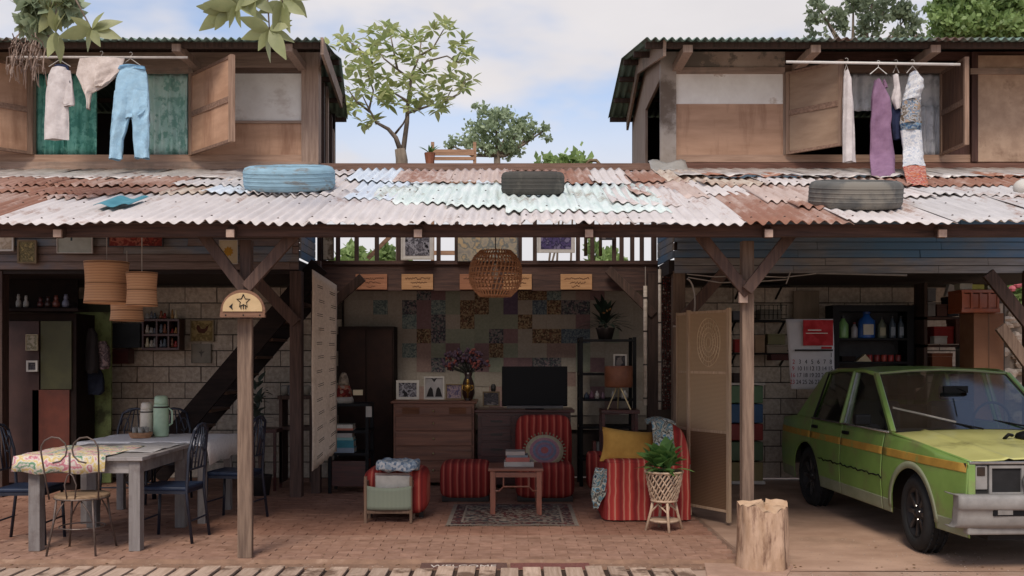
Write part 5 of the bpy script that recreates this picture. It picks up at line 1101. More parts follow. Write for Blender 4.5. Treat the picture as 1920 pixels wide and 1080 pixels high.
# ---------------------------------------------------------------- right side of the living room
Ye = 9.15
t = thing('striped_armchair', 'red striped armchair seen from its side at the right of the rug', 'armchair', (X(1213, Ye), Ye+.3, 0))
M_rs2 = stripes('red_striped_side', [(0, '#a33a36'), (.12, '#b4483f'), (.2, '#c68f78'), (.27, '#b04038'), (.42, '#93322f'), (.58, '#762a2a'), (.7, '#943432'), (.79, '#bb7f69'), (.87, '#a33a36'), (1, '#a33a36')], .135, 0, warp=.2)
b = B(); x0, x1 = X(1133, Ye), X(1297, Ye)
def skirt(u, v):
    an = 2*math.pi*u; e = .22
    cu = math.copysign(abs(math.cos(an))**e, math.cos(an)); su = math.copysign(abs(math.sin(an))**e, math.sin(an))
    fl = 1+.02*(1-v); return ((x0+x1)/2+(x1-x0)/2*cu*fl+.004*math.sin(an*23)*(1-v), Ye+.36+.36*su*fl+.008*math.sin(an*31)*(1-v), .015+(Z(868, Ye)-.015)*v)
b.grid(skirt, 90, 10, wrap=True); b.build('skirted_body', M_rs2, t, smooth=True)
pad(x0+.01, x1-.01, Ye+.02, Ye+.70, Z(876, Ye), Z(862, Ye)).build('seat_cushion', M_rs2, t, smooth=True)
b = B()
def bk(u, v):   # backrest leaning, its rounded top to the left
    an = 2*math.pi*u; e = .5
    cu = math.copysign(abs(math.cos(an))**e, math.cos(an)); su = math.copysign(abs(math.sin(an))**.3, math.sin(an))
    h = v; xc = X(1277, Ye)-.07*h**2.2; w = (.115-.04*h)*(1-.75*max(0, (h-.8)/.2)**2)
    return (xc+w*cu, Ye+.36+.34*su*(1-.25*max(0, (h-.7)/.3)**2), Z(872, Ye)+(Z(797, Ye)-Z(872, Ye))*h)
b.grid(bk, 36, 14, wrap=True); b.f.append(tuple(range(14*36, 15*36))); b.build('backrest', M_rs2, t, smooth=True)
b = B()
cxp, czp = X(1178, 9.35), Z(838, 9.35); w2, h2 = .235, .155
def pil(u, v, s):
    a, c = u*2-1, v*2-1; th = .075*max(0, (1-a**4)*(1-c**4))**.5
    k = 1+.10*(a*a*c*c); x = a*w2*k*(1-.05*(1-c*c)*0); z = c*h2*k
    return (x, s*th, z)
b.grid(lambda u, v: pil(u, v, -1), 18, 14); b.grid(lambda u, v: pil(u, v, 1), 18, 14)
b.rot(Matrix.Translation((cxp, 9.38, czp)) @ Matrix.Rotation(R(6), 4, 'Y') @ Matrix.Rotation(R(-20), 4, 'X'))
solo(b, 'yellow_cushion', mat('ochre_cotton', '#c19448', '#ab7f3a', sc=7, rough=.95, bump=.15), 'square ochre yellow cushion on the arm of the striped armchair', 'cushion', smooth=True)
M_thr = pattern('ikat_throw', ['#1f3346', '#b9b4a6', '#2e6a7c', '#a9a595', '#1c2a33', '#c5c0b0', '#3f7f96', '#6b5a48'], 11, kind='noise')
b = B()
b.grid(lambda u, v: (X(1226+38*u, Ye)-.02*v, Ye-.03+.40*(1-v)**2*0+.25*u*0+.02*math.sin(u*9), Z(842, Ye)+(Z(790, Ye)-Z(842, Ye))*v-.06*(2*u-1)**2*v*.5), 12, 12)
b.grid(lambda u, v: (X(1226+44*u, Ye)-.02, Ye-.03+.5*v, Z(790, Ye)-.03*(2*u-1)**2+.02*math.sin(v*7)), 12, 8)
solo(b, 'throw_blanket', M_thr, 'patterned teal and white throw over the top of the armchair back', 'throw', smooth=True, solid=.012)
b = B(); drape(b, [(878, 1116, 1140), (895, 1112, 1140), (925, 1108, 1136), (940, 1110, 1126), (952, 1112, 1121)], Ye+.05, .05, 5, .02)
solo(b, 'throw_blanket', M_thr, 'end of a patterned throw hanging off the left front of the armchair', 'throw', smooth=True)
# plant stand
Yp = 8.72; cx = X(1245, Yp)
t = thing('plant_stand', 'rattan plant stand with a woven basket pot before the armchair', 'plant stand', (cx, Yp, 0)); M_cane = mat('pale_cane', '#c7ad93', '#ab9078', sc=20, rough=.55, rnd=.08)
zt0, zt1 = Z(938, Yp), Z(884, Yp)
prf = [(.105, zt0), (.125, zt0+.06), (.148, zt0+.15), (.16, zt1)]
B().lathe([(r-.008, z) for r, z in prf], (cx, Yp, 0), 24).build('pot_liner', mat('dark_liner', '#3b2f28', '#2b221d'), t, smooth=True)
wv = B()
def rr(f): return .105+.055*f**.8
for s_, nk, tr_ in ((1, 26, .0085), (-1, 13, .007)):
    for k in range(nk):
        wv.tube([(cx+(rr(f)+.004*math.sin(f*30+k))*math.cos(2*math.pi*k/nk+s_*f*1.1), Yp+(rr(f)+.004*math.sin(f*30+k))*math.sin(2*math.pi*k/nk+s_*f*1.1), zt0+(zt1-zt0)*f) for f in [i/9 for i in range(10)]], tr_, 5)
wv.build('basket_strand', M_cane, t)
for z_, r_ in ((zt1, .165), (zt0, .11)): B().tube([(cx+r_*math.cos(a), Yp+r_*math.sin(a), z_) for a in [i*2*math.pi/26 for i in range(26)]], .011, 6, closed=True).build('hoop', M_cane, t, smooth=True)
for k in range(4):
    a = -math.pi/2+k*math.pi/2+.12
    B().tube([(cx+.1*math.cos(a), Yp+.1*math.sin(a), zt0), (cx+.12*math.cos(a), Yp+.12*math.sin(a), zt0-.1), (cx+.165*math.cos(a), Yp+.165*math.sin(a), 0)], .013, 7).build('leg', M_cane, t, smooth=True)
    B().tube([(cx+.118*math.cos(a), Yp+.118*math.sin(a), zt0-.1), (cx+.07*math.cos(a+.5), Yp+.07*math.sin(a+.5), zt0-.03), (cx+.118*math.cos(a+math.pi/2), Yp+.118*math.sin(a+math.pi/2), zt0-.1)], .008, 5).build('arch_brace', M_cane, t)
B().lathe([(.13, 0), (.135, .01), (.13, .02)], (cx, Yp, .08), 24).build('lower_shelf', M_cane, t)
def leafmesh(name, m, l=1.0, w=.4, n=5, curl=.18):
    b = B(); vs = []
    for i in range(n+1):
        f = i/n; hw = w/2*math.sin(math.pi*min(.98, f**.8*.96+.03)); z = -curl*f*f
        vs += [(f*l, -hw, z+.12*hw), (f*l, 0, z-.0), (f*l, hw, z+.12*hw)]
    b.v = vs
    for i in range(n):
        a = i*3; b.f += [(a, a+3, a+4, a+1), (a+1, a+4, a+5, a+2)]
    me = b.mesh(name, m, True); return me
def orient(d, up=Vector((0, 0, 1)), roll=0):
    x = Vector(d).normalized(); y = up.cross(x)
    if y.length < 1e-3: y = Vector((0, 1, 0))
    y.normalize(); z = x.cross(y); M = Matrix((x, y, z)).transposed(); return (M @ Matrix.Rotation(roll, 3, 'X')).to_euler()
def leafm(name, c1, c2, **k):
    m = mat(name, c1, c2, sc=6, rough=.45, bump=.05, spec=.45, rnd=.22, **k)
    b = m.node_tree.nodes['Principled BSDF']
    b.inputs['Subsurface Weight'].default_value = 0
    tr = m.node_tree.nodes.new('ShaderNodeBsdfTranslucent'); tr.inputs[0].default_value = hexc(c1, 1.3); mx = m.node_tree.nodes.new('ShaderNodeMixShader'); mx.inputs[0].default_value = .3
    o = m.node_tree.nodes['Material Output']; L = m.node_tree.links.new; L(b.outputs[0], mx.inputs[1]); L(tr.outputs[0], mx.inputs[2]); L(mx.outputs[0], o.inputs[0]); return m
M_hl = leafm('house_plant_leaf', '#6a9050', '#4d723b')
t = thing('potted_plant', 'leafy green house plant growing in the woven basket pot', 'plant', (cx, Yp, zt1-.02))
lm = leafmesh('leaf', M_hl, 1, .72, 6, .35); lm2 = leafmesh('leaf', M_hl, 1, .22, 5, .4)
for k in range(64):
    a = rng.uniform(0, 6.28); el = rng.uniform(.2, 1.45); big = k % 3
    L_ = rng.uniform(.14, .21) if big else rng.uniform(.16, .27)
    base = Vector((cx+rng.uniform(-.05, .05), Yp+rng.uniform(-.05, .05), zt1-.01+(rng.uniform(0, .1) if big else 0)))
    d = Vector((math.cos(a)*math.cos(el)-(.15), math.sin(a)*math.cos(el), math.sin(el)))
    inst('leaf', lm if big else lm2, base+d*(.04), t, orient(d, roll=rng.uniform(-.5, .5)), (L_,)*3)
# folding screen
Yq2 = 9.7
M_sc = stripes('woven_screen', [(0, '#b89e7e'), (.5, '#a68c6e'), (.75, '#8d775c'), (1, '#b89e7e')], .012, 2, warp=.3); M_scf = wood('screen_frame', '#c4aa8e', '#a58b6f', 'z')
t = thing('folding_screen', 'folding bamboo screen with an oval medallion beside the right post', 'folding screen', (X(1330, 9.5), 9.6, 0))
def spanel(pa, ya, pb, yb, top_a, top_b, bot):
    a = Vector((X(pa, ya), ya, 0)); c = Vector((X(pb, yb), yb, 0)); za, zb_ = Z(top_a, ya), Z(top_b, yb); z = (za+zb_)/2
    m = (a+c)/2; d = (c-a).normalized(); n = Vector((-d.y, d.x, 0))
    def q(u0, u1, z0, z1, th, nm, mm):
        p = a.lerp(c, u0); r = a.lerp(c, u1); o = n*th/2
        B().hexa([(p-o)[:2]+(z0,) if False else ((p-o).x, (p-o).y, z0), ((r-o).x, (r-o).y, z0), ((r+o).x, (r+o).y, z0), ((p+o).x, (p+o).y, z0), ((p-o).x, (p-o).y, z1), ((r-o).x, (r-o).y, z1), ((r+o).x, (r+o).y, z1), ((p+o).x, (p+o).y, z1)]).build(nm, mm, t)
    L_ = (c-a).length; e = .022/L_
    q(0, e, 0, z, .03, 'stile', M_scf); q(1-e*1.5, 1, 0, z+.01, .034, 'stile', M_scf)
    lv = [.1, z*.42, z*.70, z-.02]
    for k, zz in enumerate(lv): q(e, 1-e*1.5, zz-.012, zz+.012, .022, 'rail', M_scf)
    for k in range(3): q(e, 1-e*1.5, lv[k]+.012, lv[k+1]-.012, .008, 'woven_panel', M_sc if k else stripes('woven_screen_low', [(0, '#84684f'), (.5, '#745a44'), (.75, '#5b4635'), (1, '#84684f')], .014, 2, warp=.3))
    return a, c, n, lv
spanel(1270, 9.9, 1292, 9.55, 588, 582, 0)
a, c, n_, lv = spanel(1292, 9.55, 1369, 9.1, 582, 580, 0)
mid = (a+c)/2; dd = (c-a).normalized(); zc_ = (lv[2]+lv[3])/2-.0
for k in range(5):
    r1_ = .150-.03*k; r2_ = .27-.054*k
    B().tube([mid+dd*(r1_*math.cos(q))+Vector((0, 0, zc_+r2_*.85*math.sin(q)))-n_*.008 for q in [i*2*math.pi/30 for i in range(30)]], .006, 4, closed=True).build('oval_ring', mat('pale_straw', '#cdb594', '#b59c7b', sc=9), t)
b = B()
for k in range(24):
    q = 2*math.pi*k/24; b.tube([mid+dd*(.03*math.cos(q))+Vector((0, 0, zc_+.04*math.sin(q)))-n_*.008, mid+dd*(.145*math.cos(q))+Vector((0, 0, zc_+.225*math.sin(q)))-n_*.008], .003, 4)
b.build('medallion_weave', mat('pale_straw', '#cdb594'), t)
# hanging poles and shell strings
M_pb = mat('pale_bamboo', '#dacdbd', '#b9ab9b', sc=9, st=(1, 1, 3), rough=.5)
for px, p0, p1, w, lab in [(1210, 536, 760, .022, 'left pale bamboo pole hanging at the right side of the living room'), (1237, 505, 768, .018, 'thinner pale bamboo pole hanging near the red bead curtain')]:
    Yx = 11.2; t = thing('hanging_pole', lab, 'pole', (X(px, Yx), Yx, Z(p1, Yx)), 'hanging bamboo poles')
    B().tube([P(px, p0, Yx), P(px, p1, Yx)], w, 8).build('cane', M_pb, t, smooth=True)
    b = B()
    for k in range(4): zz = Z(p0+(p1-p0)*(.1+.28*k), Yx); b.tube([(X(px, Yx), Yx, zz-.008), (X(px, Yx), Yx, zz+.008)], w*1.18, 8)
    b.build('node_ring', M_fd, t)
    B().tube([P(px, p0, Yx), P(px, 500, Yx)], .004, 4).build('cord', M_cord, t)
t = thing('bead_curtain', 'curtain of dark red and white shell strings beside the folding screen', 'bead curtain', P(1252, 770, 11.0))
for i in range(5):
    px = 1243+4.6*i; b = B(); pts = []
    for k in range(44): b.ell((X(px, 11.0)+.008*math.sin(k*.5+i), 11.0+.02*i, Z(520, 11.0)-.034*k), (.011, .011, .015), 5, 3)
    b.build('bead_string', pattern('shell_beads', ['#4a231f', '#6a302a', '#341a18', '#8d7d72', '#50261f', '#3a1d1a'], 50), t)
# black shelf at right of the TV
Yh = 11.6
t = thing('black_shelf', 'tall black open shelf right of the television', 'shelf', (X(1138, Yh), Yh, 0))
for px in (1090, 1190):
    for yy in (Yh, Yh+.4): B().box(X(px, Yh)-.02, X(px, Yh)+.02, yy, yy+.04, 0, Z(632, Yh)).build('upright', M_black, t)
for py in (636, 700, 748, 800, 860): B().box(X(1088, Yh), X(1192, Yh), Yh-.01, Yh+.45, Z(py+4, Yh), Z(py, Yh)).build('shelf_board', M_black, t)
t = thing('potted_plant', 'dark bushy plant in shadow on top of the black shelf', 'plant', (X(1138, Yh), Yh+.2, Z(636, Yh)))
B().lathe([(.08, 0), (.11, .12), (.12, .14)], (X(1138, Yh), Yh+.2, Z(636, Yh)), 14).build('pot', mat('dark_pot', '#2d2523', '#221b1a'), t, smooth=True)
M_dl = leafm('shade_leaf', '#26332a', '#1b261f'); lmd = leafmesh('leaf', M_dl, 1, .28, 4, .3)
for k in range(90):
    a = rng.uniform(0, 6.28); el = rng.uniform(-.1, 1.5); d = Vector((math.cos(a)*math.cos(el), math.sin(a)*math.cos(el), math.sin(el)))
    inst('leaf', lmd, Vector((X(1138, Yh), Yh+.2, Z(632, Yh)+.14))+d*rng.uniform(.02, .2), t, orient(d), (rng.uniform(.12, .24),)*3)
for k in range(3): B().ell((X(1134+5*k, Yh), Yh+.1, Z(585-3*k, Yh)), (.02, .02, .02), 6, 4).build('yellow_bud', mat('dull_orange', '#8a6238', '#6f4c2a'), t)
t = thing('drum_lamp', 'orange brown drum shaped lamp on thin crossed legs by the black shelf', 'lamp', (X(1160, 11.1), 11.1, Z(768, 11.1)))
B().lathe([(.15, 0), (.16, .02), (.16, .22), (.15, .24)], (X(1160, 11.1), 11.1, Z(726, 11.1)), 20).build('lamp_shade', mat('tan_hide', '#87553a', '#6b3f2b', sc=6, rough=.5), t, smooth=True)
for dx in (-.1, .1, 0): B().tube([(X(1160, 11.1)+dx*.2, 11.1, Z(726, 11.1)), (X(1160, 11.1)+dx*1.3, 11.1+(.1 if dx == 0 else -.04), Z(768, 11.1)+.002)], .009, 5).build('leg', MATS['pale_brass'], t)
picture(1150, 664, 1175, 690, 11.2, M_fw, M_bw2, 'small pale framed photograph leaning above the drum lamp', fw=.018, cat='photo frame')
t = thing('side_table', 'dark red side table under the drum lamp', 'side table', (X(1165, 11), 11.0, 0)); B().box(X(1128, 10.95), X(1200, 10.95), 10.95, 11.35, Z(776, 10.95), Z(769, 10.95)).build('top', M_redwood, t, bev=.004)
for px in (1132, 1194):
    for yy in (10.98, 11.28): B().box(X(px, 10.95)-.018, X(px, 10.95)+.018, yy, yy+.036, 0, Z(776, 10.95)).build('leg', M_redwood, t)
B().box(X(1132, 10.95), X(1196, 10.95), 10.98, 11.32, Z(815, 10.95), Z(812, 10.95)).build('lower_shelf', M_redwood, t)
for i, (px, w, h, mc, lab) in enumerate([(1110, 5, 14, '#6d4a58', 'mauve bottle on the black shelf beside the white one'), (1120, 4, 15, '#b0a8a2', 'white bottle in the middle tier of the black shelf'), (1131, 4, 12, '#6b5560', 'greyish purple jar on the black shelf'), (1150, 4, 14, '#8d8a86', 'pale grey jar on the black shelf behind the lamp'), (1172, 6, 16, '#bab6af', 'round white pot at the right of the black shelf'), (1100, 5, 12, '#39424e', 'dark blue jar at the left of the black shelf')]):
    s = Yh/1850; solo(B().lathe([(w*s, 0), (w*s, h*s*.6), (w*s*.4, h*s*.8), (w*s*.4, h*s)], (X(px, Yh), Yh+.04, Z(748, Yh)+.001), 12), 'bottle', mat('jar'+mc, mc, rough=.35, bump=0), lab, 'bottle', 'small things on the black shelf', smooth=True)
for i, (a, mc, lab) in enumerate([(1112, '#7d4742', 'dull red upright book on the lower tier of the black shelf'), (1119, '#8c8a86', 'grey upright book on the lower tier of the black shelf'), (1126, '#4c4a58', 'dark upright book on the lower tier of the black shelf'), (1133, '#9a8672', 'tan upright book on the lower tier of the black shelf')]):
    solo(B().box(X(a, Yh), X(a+6, Yh), Yh+.02, Yh+.18, Z(860, Yh), Z(828+i*2, Yh)), 'book', mat('cover'+mc, mc, rough=.5, bump=.05), lab, 'book', 'books on the black shelf', bev=.002)
solo(pad(X(1102, 10.6), X(1136, 10.6), 10.6, 10.95, .1, Z(850, 10.6)), 'red_cushion', M_rs, 'small red striped cushion between the yellow cushion and the easy chair', 'cushion', smooth=True)

# ---------------------------------------------------------------- garage shelves and boxes
Yg = 11.9
t = thing('drawer_tower', 'tower of plastic drawers in green, blue, red and cream behind the right post', 'drawer tower', (X(1400, Yg), Yg, 0))
for (p0, p1, mc) in [(722, 756, '#5f7f5c'), (757, 793, '#35587d'), (794, 826, '#8a302c'), (828, 864, '#566a4d'), (866, 902, '#8f8055')]:
    d_r = B().pb(1370, p0+1, 1431, p1, Yg, .4).build('drawer', mat('plastic'+mc, mc, sc=4, rough=.4, bump=.05), t, bev=.01)
    B().pb(1390, (p0+p1)/2-2, 1412, (p0+p1)/2+2, Yg-.02, .02).build('handle', MATS['off_white_plastic'], d_r)
B().pb(1366, 718, 1435, 722, Yg-.01, .42).build('top_lid', MATS['off_white_plastic'], t); B().pb(1366, 902, 1435, 908, Yg-.01, .42).build('base', MATS['off_white_plastic'], t)
for i, (p, a, c) in enumerate(((600, 1370, 1485), (662, 1370, 1488), (533, 1380, 1480))):
    t = thing('wall_shelf', ['black bracket shelf on the right block wall, the middle one', 'lowest black bracket shelf on the right block wall', 'highest wire shelf rail on the right block wall'][i], 'shelf', (X((a+c)/2, 12), 12.0, Z(p, 12)), 'shelves on the right block wall')
    B().box(X(a, 12), X(c, 12), 12.05, 12.38, Z(p+3, 12), Z(p, 12)).build('board', M_black, t)
    for px in (a+12, c-10): B().beam((X(px, 12), 12.1, Z(p+3, 12)), (X(px, 12), 12.38, Z(p+24, 12)), .02, .02).build('bracket', M_black, t)
def boxthing(px0, px1, py0, py1, Y, d, mc, label, name='box', cat='box', grp=None, lid=True):
    t = thing(name, label, cat, ((X(px0, Y)+X(px1, Y))/2, Y+d/2, Z(py1, Y)), grp); z0, z1 = Z(py1, Y), Z(py0, Y); m_ = mat('card'+mc, mc, sc=5, rough=.7, bump=.08)
    B().box(X(px0, Y), X(px1, Y), Y, Y+d, z0+.001, z1-(z1-z0)*.18).build('body', m_, t, bev=.003)
    B().box(X(px0, Y)-.004, X(px1, Y)+.004, Y-.004, Y+d+.004, z1-(z1-z0)*.175, z1).build('lid', m_, t, bev=.003); return t
gs = 'things on the right wall shelves'
boxthing(1425, 1465, 580, 600, 12.06, .2, '#6f6a60', 'grey box in the wire tray of the middle shelf', grp=gs); boxthing(1440, 1472, 626, 646, 12.06, .2, '#7d7a58', 'olive and cream carton on the lowest shelf', grp=gs); boxthing(1438, 1476, 647, 662, 12.06, .22, '#938673', 'flat tan box under the olive carton', grp=gs)
boxthing(1416, 1434, 628, 661, 12.04, .15, '#9a8064', 'upright tan cardboard box beside the right post on the lowest shelf', grp=gs); boxthing(1378, 1390, 636, 661, 12.04, .12, '#9c2f2b', 'red tin between the screen and the right post', grp=gs, name='tin', cat='tin'); boxthing(1446, 1480, 664, 676, 12.0, .2, '#4a211d', 'dark red case hanging under the lowest shelf', grp=gs)
boxthing(1375, 1388, 583, 600, 12.04, .12, '#585a60', 'small grey tin left on the middle shelf', grp=gs, name='tin', cat='tin'); boxthing(1376, 1392, 700, 720, Yg+.05, .2, '#3d2f2c', 'dark box on top of the drawer tower', grp=gs)
b = B()
for k in range(9):
    px = 1410+8*k; b.tube([P(px, 572, 12.05), P(px, 598, 12.05)], .004, 4)
b.tube([P(1408, 572, 12.05), P(1476, 572, 12.05)], .006, 4); b.tube([P(1408, 590, 12.05), P(1476, 590, 12.05)], .004, 4)
solo(b, 'wire_tray', M_black, 'black wire tray standing on the middle wall shelf', 'tray')
solo(B().box(X(1488, 12.3), X(1536, 12.3), 12.3, 12.33, Z(605, 12.3), Z(545, 12.3)), 'plywood_board', mat('pale_thin_ply', '#8b7a68', '#776856', sc=5, st=(2, 1, .4)), 'pale plywood board on the wall above the calendar', 'board')
# calendar with printed numbers
Yn = 11.0
t = thing('calendar', 'big wall calendar with a red picture and rows of black dates', 'calendar', (X(1522, Yn), Yn, Z(730, Yn)))
M_pap = mat('calendar_paper', '#b8b6b8', '#aaa8ab', sc=3, bump=.05, rough=.8)
B().grid(lambda u, v: (X(1478+88*u-4*v+ (6*(1-v)*(1-u)), Yn), Yn+.012+.012*math.sin(u*5)+.01*math.sin(v*7), Z(730-10*(1-u)*0+(-132)*v, Yn)), 14, 14).build('sheet', M_pap, t, smooth=True, solid=.002)
B().pb(1506, 600, 1562, 648, Yn-.012, .004).build('red_picture', pattern('red_print', ['#9c2b2e', '#a8353a', '#93262a'], 8, kind='noise'), t)
B().pb(1515, 618, 1540, 620, Yn-.0145, .002).build('caption_line', MATS['white_mount'], t); B().pb(1511, 624, 1552, 625.5, Yn-.0145, .002).build('caption_line', MATS['white_mount'], t)
B().pb(1490, 655, 1562, 658.5, Yn-.014, .002).build('weekday_bar', M_ink, t); B().pb(1540, 650, 1560, 654, Yn-.014, .002).build('red_tab', MATS['red_print'], t)
def text(s, size, loc, parent, m, name='lettering', rx=90, ext=.0012, al='CENTER', sx=1):
    cu = bpy.data.curves.new(name, 'FONT'); cu.body = s; cu.size = size; cu.extrude = ext; cu.align_x = al; cu.align_y = 'CENTER'
    o = bpy.data.objects.new(name, cu); COL.objects.link(o); dg = bpy.context.evaluated_depsgraph_get()
    me = bpy.data.meshes.new_from_object(o.evaluated_get(dg)); bpy.data.objects.remove(o); bpy.data.curves.remove(cu)
    me.materials.clear(); me.materials.append(m); o = bpy.data.objects.new(name, me); COL.objects.link(o)
    o.rotation_euler = (R(rx), 0, 0); o.scale = (sx, 1, 1); o.location = Vector(loc)-ORG[parent]; ORG[o] = ORG[parent]; setparent(o, parent); return o
weeks = [['', '', '', '', '', '', '1'], ['2', '3', '4', '5', '6', '7', '8'], ['9', '10', '11', '12', '13', '14', '15'], ['16', '17', '18', '19', '20', '21', '22'], ['23', '24', '25', '26', '27', '28', '29']]
for r_, wk in enumerate(weeks):
    for c_, s in enumerate(wk):
        if s: text(s, .068, (X(1489+11.6*c_-.8*r_, Yn-.03), Yn-.03, Z(666+12.6*r_, Yn-.03)), t, M_ink if c_ else MATS['red_print'], name='date_number', sx=.82)
# black cabinet with bottles
Yv = 11.8
t = thing('black_cabinet', 'black open cabinet with bottles on the block wall above the car', 'cabinet', (X(1638, Yv), Yv, Z(900, Yv)))
for a, c in ((1562, 1574), (1701, 1714)): B().pb(a, 572, c, 905, Yv, .3).build('side', M_black, t)
B().pb(1574, 572, 1701, 584, Yv, .3).build('top', M_black, t); B().pb(1574, 584, 1701, 905, Yv+.28, .02).build('back_panel', mat('grey_back', '#3b3a3c', '#2f2e30'), t)
for py in (634, 678, 740): B().pb(1574, py, 1701, py+4, Yv, .28).build('shelf_board', M_black, t)
def bottle(px, w, h, py, mc, label, lab=None, cap=None):
    s = Yv/1850; w *= s/2; h *= s; c = (X(px, Yv), Yv+.08, Z(py, Yv)+.001); t = thing('bottle', label, 'bottle', c, 'bottles in the black cabinet')
    B().lathe([(w*.95, 0), (w, h*.04), (w, h*.62), (w*.45, h*.78), (w*.35, h*.88)], c, 14, sy=.7).build('body', mat('bot'+mc, mc, rough=.3, bump=0, spec=.5), t, smooth=True)
    B().lathe([(w*.42, h*.88), (w*.42, h)], c, 12).build('cap', mat('cap'+(cap or '#1c1c20'), cap or '#1c1c20', rough=.4, bump=0), t)
    if lab: B().box(c[0]-w*.6, c[0]+w*.6, c[1]-w*.72, c[1]-w*.6, c[2]+h*.12, c[2]+h*.5).build('paper_label', mat('lab'+lab, lab, bump=0), t)
bottle(1585, 20, 42, 634, '#6f9a5c', 'light green bottle at the left end of the black cabinet'); bottle(1606, 13, 30, 634, '#8d8a8c', 'small silver grey bottle next to the green one', cap='#6a2a2a'); bottle(1629, 32, 52, 634, '#27569c', 'big blue jug with a white label', '#b9b4a6', '#1d3f7a')
bottle(1658, 17, 40, 634, '#5f6656', 'olive grey bottle with a pale label right of the blue jug', '#a19d84'); bottle(1678, 13, 42, 634, '#3f4c58', 'left one of the two slate blue bottles with pale labels', '#8b95a0'); bottle(1694, 12, 42, 634, '#414d58', 'right one of the two slate blue bottles', '#8b95a0')
for i, (px, mc, lab) in enumerate([(1634, '#8c2a26', 'first red tin from the left on the lower tier'), (1648, '#7d2622', 'second red tin from the left on the lower tier'), (1661, '#9a3a2b', 'third red tin from the left on the lower tier'), (1674, '#8c2a26', 'orange banded red tin on the lower tier'), (1688, '#6e2422', 'rightmost dark red tin on the lower tier')]):
    solo(B().lathe([(.035, 0), (.036, .005), (.036, .075), (.033, .08)], (X(px, Yv), Yv+.07, Z(678, Yv)+.001), 12), 'tin', mat('tin'+mc, mc, rough=.35, bump=0), lab, 'tin', 'red tins in the black cabinet', smooth=True)
solo(B().prism([(X(1608, Yv), Z(678, Yv)), (X(1636, Yv), Z(678, Yv)), (X(1624, Yv), Z(664, Yv))], Yv+.03, Yv+.12), 'paper_cone', M_cream, 'folded cream paper standing on the lower tier of the black cabinet', 'paper')
solo(B().pb(1579, 668, 1605, 677, Yv+.04, .12), 'flat_case', M_dark, 'flat dark case left of the folded paper in the cabinet', 'case')
solo(B().pb(1716, 570, 1732, 740, 12.2, .1), 'pale_pipe', mat('pale_concrete_strip', '#8f8776', '#7b7363', sc=9), 'pale upright concrete strip right of the black cabinet', 'pillar')
# shelves and crates at far right
Yx = 11.6
t = thing('tool_shelf', 'dark tool shelf with boxes at the right of the carport', 'shelf', (X(1790, Yx), Yx, 0))
for px in (1733, 1820): B().pb(px, 530, px+6, 905, Yx, .3).build('upright', M_darkz, t)
for py in (594, 646, 700, 760): B().pb(1733, py, 1826, py+5, Yx, .3).build('shelf_board', M_beamx, t)
gx = 'boxes on the tool shelf'
boxthing(1740, 1755, 540, 565, Yx, .2, '#6b6a6b', 'grey box on the top left of the tool shelf', grp=gx); boxthing(1740, 1754, 566, 593, Yx, .2, '#7d7a78', 'pale grey box under the top left grey one', grp=gx); boxthing(1757, 1776, 570, 593, Yx+.01, .2, '#5b3a30', 'brown tin beside the pale grey box', grp=gx); boxthing(1778, 1798, 556, 593, Yx, .2, '#26252a', 'black box on the top tier of the tool shelf', grp=gx)
boxthing(1752, 1788, 612, 645, Yx, .25, '#8d211e', 'bright red box on the middle tier of the tool shelf', grp=gx); boxthing(1752, 1776, 630, 645, Yx-.14, .12, '#a9a49d', 'white flat box in front of the red one', grp=gx); boxthing(1748, 1786, 662, 699, Yx, .25, '#7a4426', 'orange brown box on the lower tier of the tool shelf', grp=gx)
boxthing(1792, 1822, 598, 645, Yx-.02, .25, '#5a3325', 'dark brown wooden box beside the bright red box', grp=gx); boxthing(1806, 1824, 648, 690, Yx-.05, .2, '#8b8782', 'pale grey box lowest beside the cardboard carton', grp=gx)
solo(B().prism([(X(1775, Yx), Z(555, Yx)), (X(1800, Yx), Z(553, Yx)), (X(1790, Yx), Z(534, Yx)), (X(1782, Yx), Z(532, Yx))], Yx+.02, Yx+.1), 'paper_bag', mat('white_paper_bag', '#c2bdb6', '#aba69f'), 'crumpled white paper bag on the black box', 'bag')
t = thing('cardboard_box', 'tall plain brown cardboard carton at the right behind the car', 'box', (X(1855, 11.0), 11.0, 0)); M_cb = mat('brown_cardboard', '#94694e', '#80573f', sc=3, bump=.05, rnd=.03)
B().box(X(1826, 11.0), X(1882, 11.0), 11.0, 11.35, -.03, Z(587, 11)).build('body', M_cb, t, bev=.004); B().box(X(1853, 11.0), X(1855, 11.0), 10.997, 10.9995, .3, Z(588, 11)).build('seam_tape', mat('tape', '#7d5b43', '#71503a', rough=.3), t)
t = thing('orange_crate', 'orange brown plastic crate topmost at the right, on the tall carton', 'crate', (X(1838, 10.9), 10.9, Z(586, 10.9))); M_or = mat('orange_plastic', '#a0522e', '#874224', sc=4, rough=.35, bump=.1, spec=.5)
for bx in ((1803, 543, 1876, 549), (1803, 578, 1876, 586)): B().pb(*bx, 10.9, .35).build('rim', M_or, t, bev=.004)
for k in range(5): B().pb(1804+16.5*k, 549, 1804+16.5*k+4, 578, 10.9, .35).build('slat', M_or, t)
B().pb(1806, 551, 1874, 577, 10.915, .3).build('inner_box', MATS['orange_plastic'], t)
for k, (px, c_, lab) in enumerate([(1800, '#a9a18f', 'pale packet lying in the orange crate'), (1822, '#b3ab52', 'yellow packet in the orange crate'), (1852, '#a8a48f', 'cream packet at the right of the orange crate')]):
    solo(B().pb(px, 531+2*k, px+24, 543, 10.95, .15), 'packet', mat('packet'+c_, c_, sc=8), lab, 'packet', 'packets on the orange crate', bev=.008)
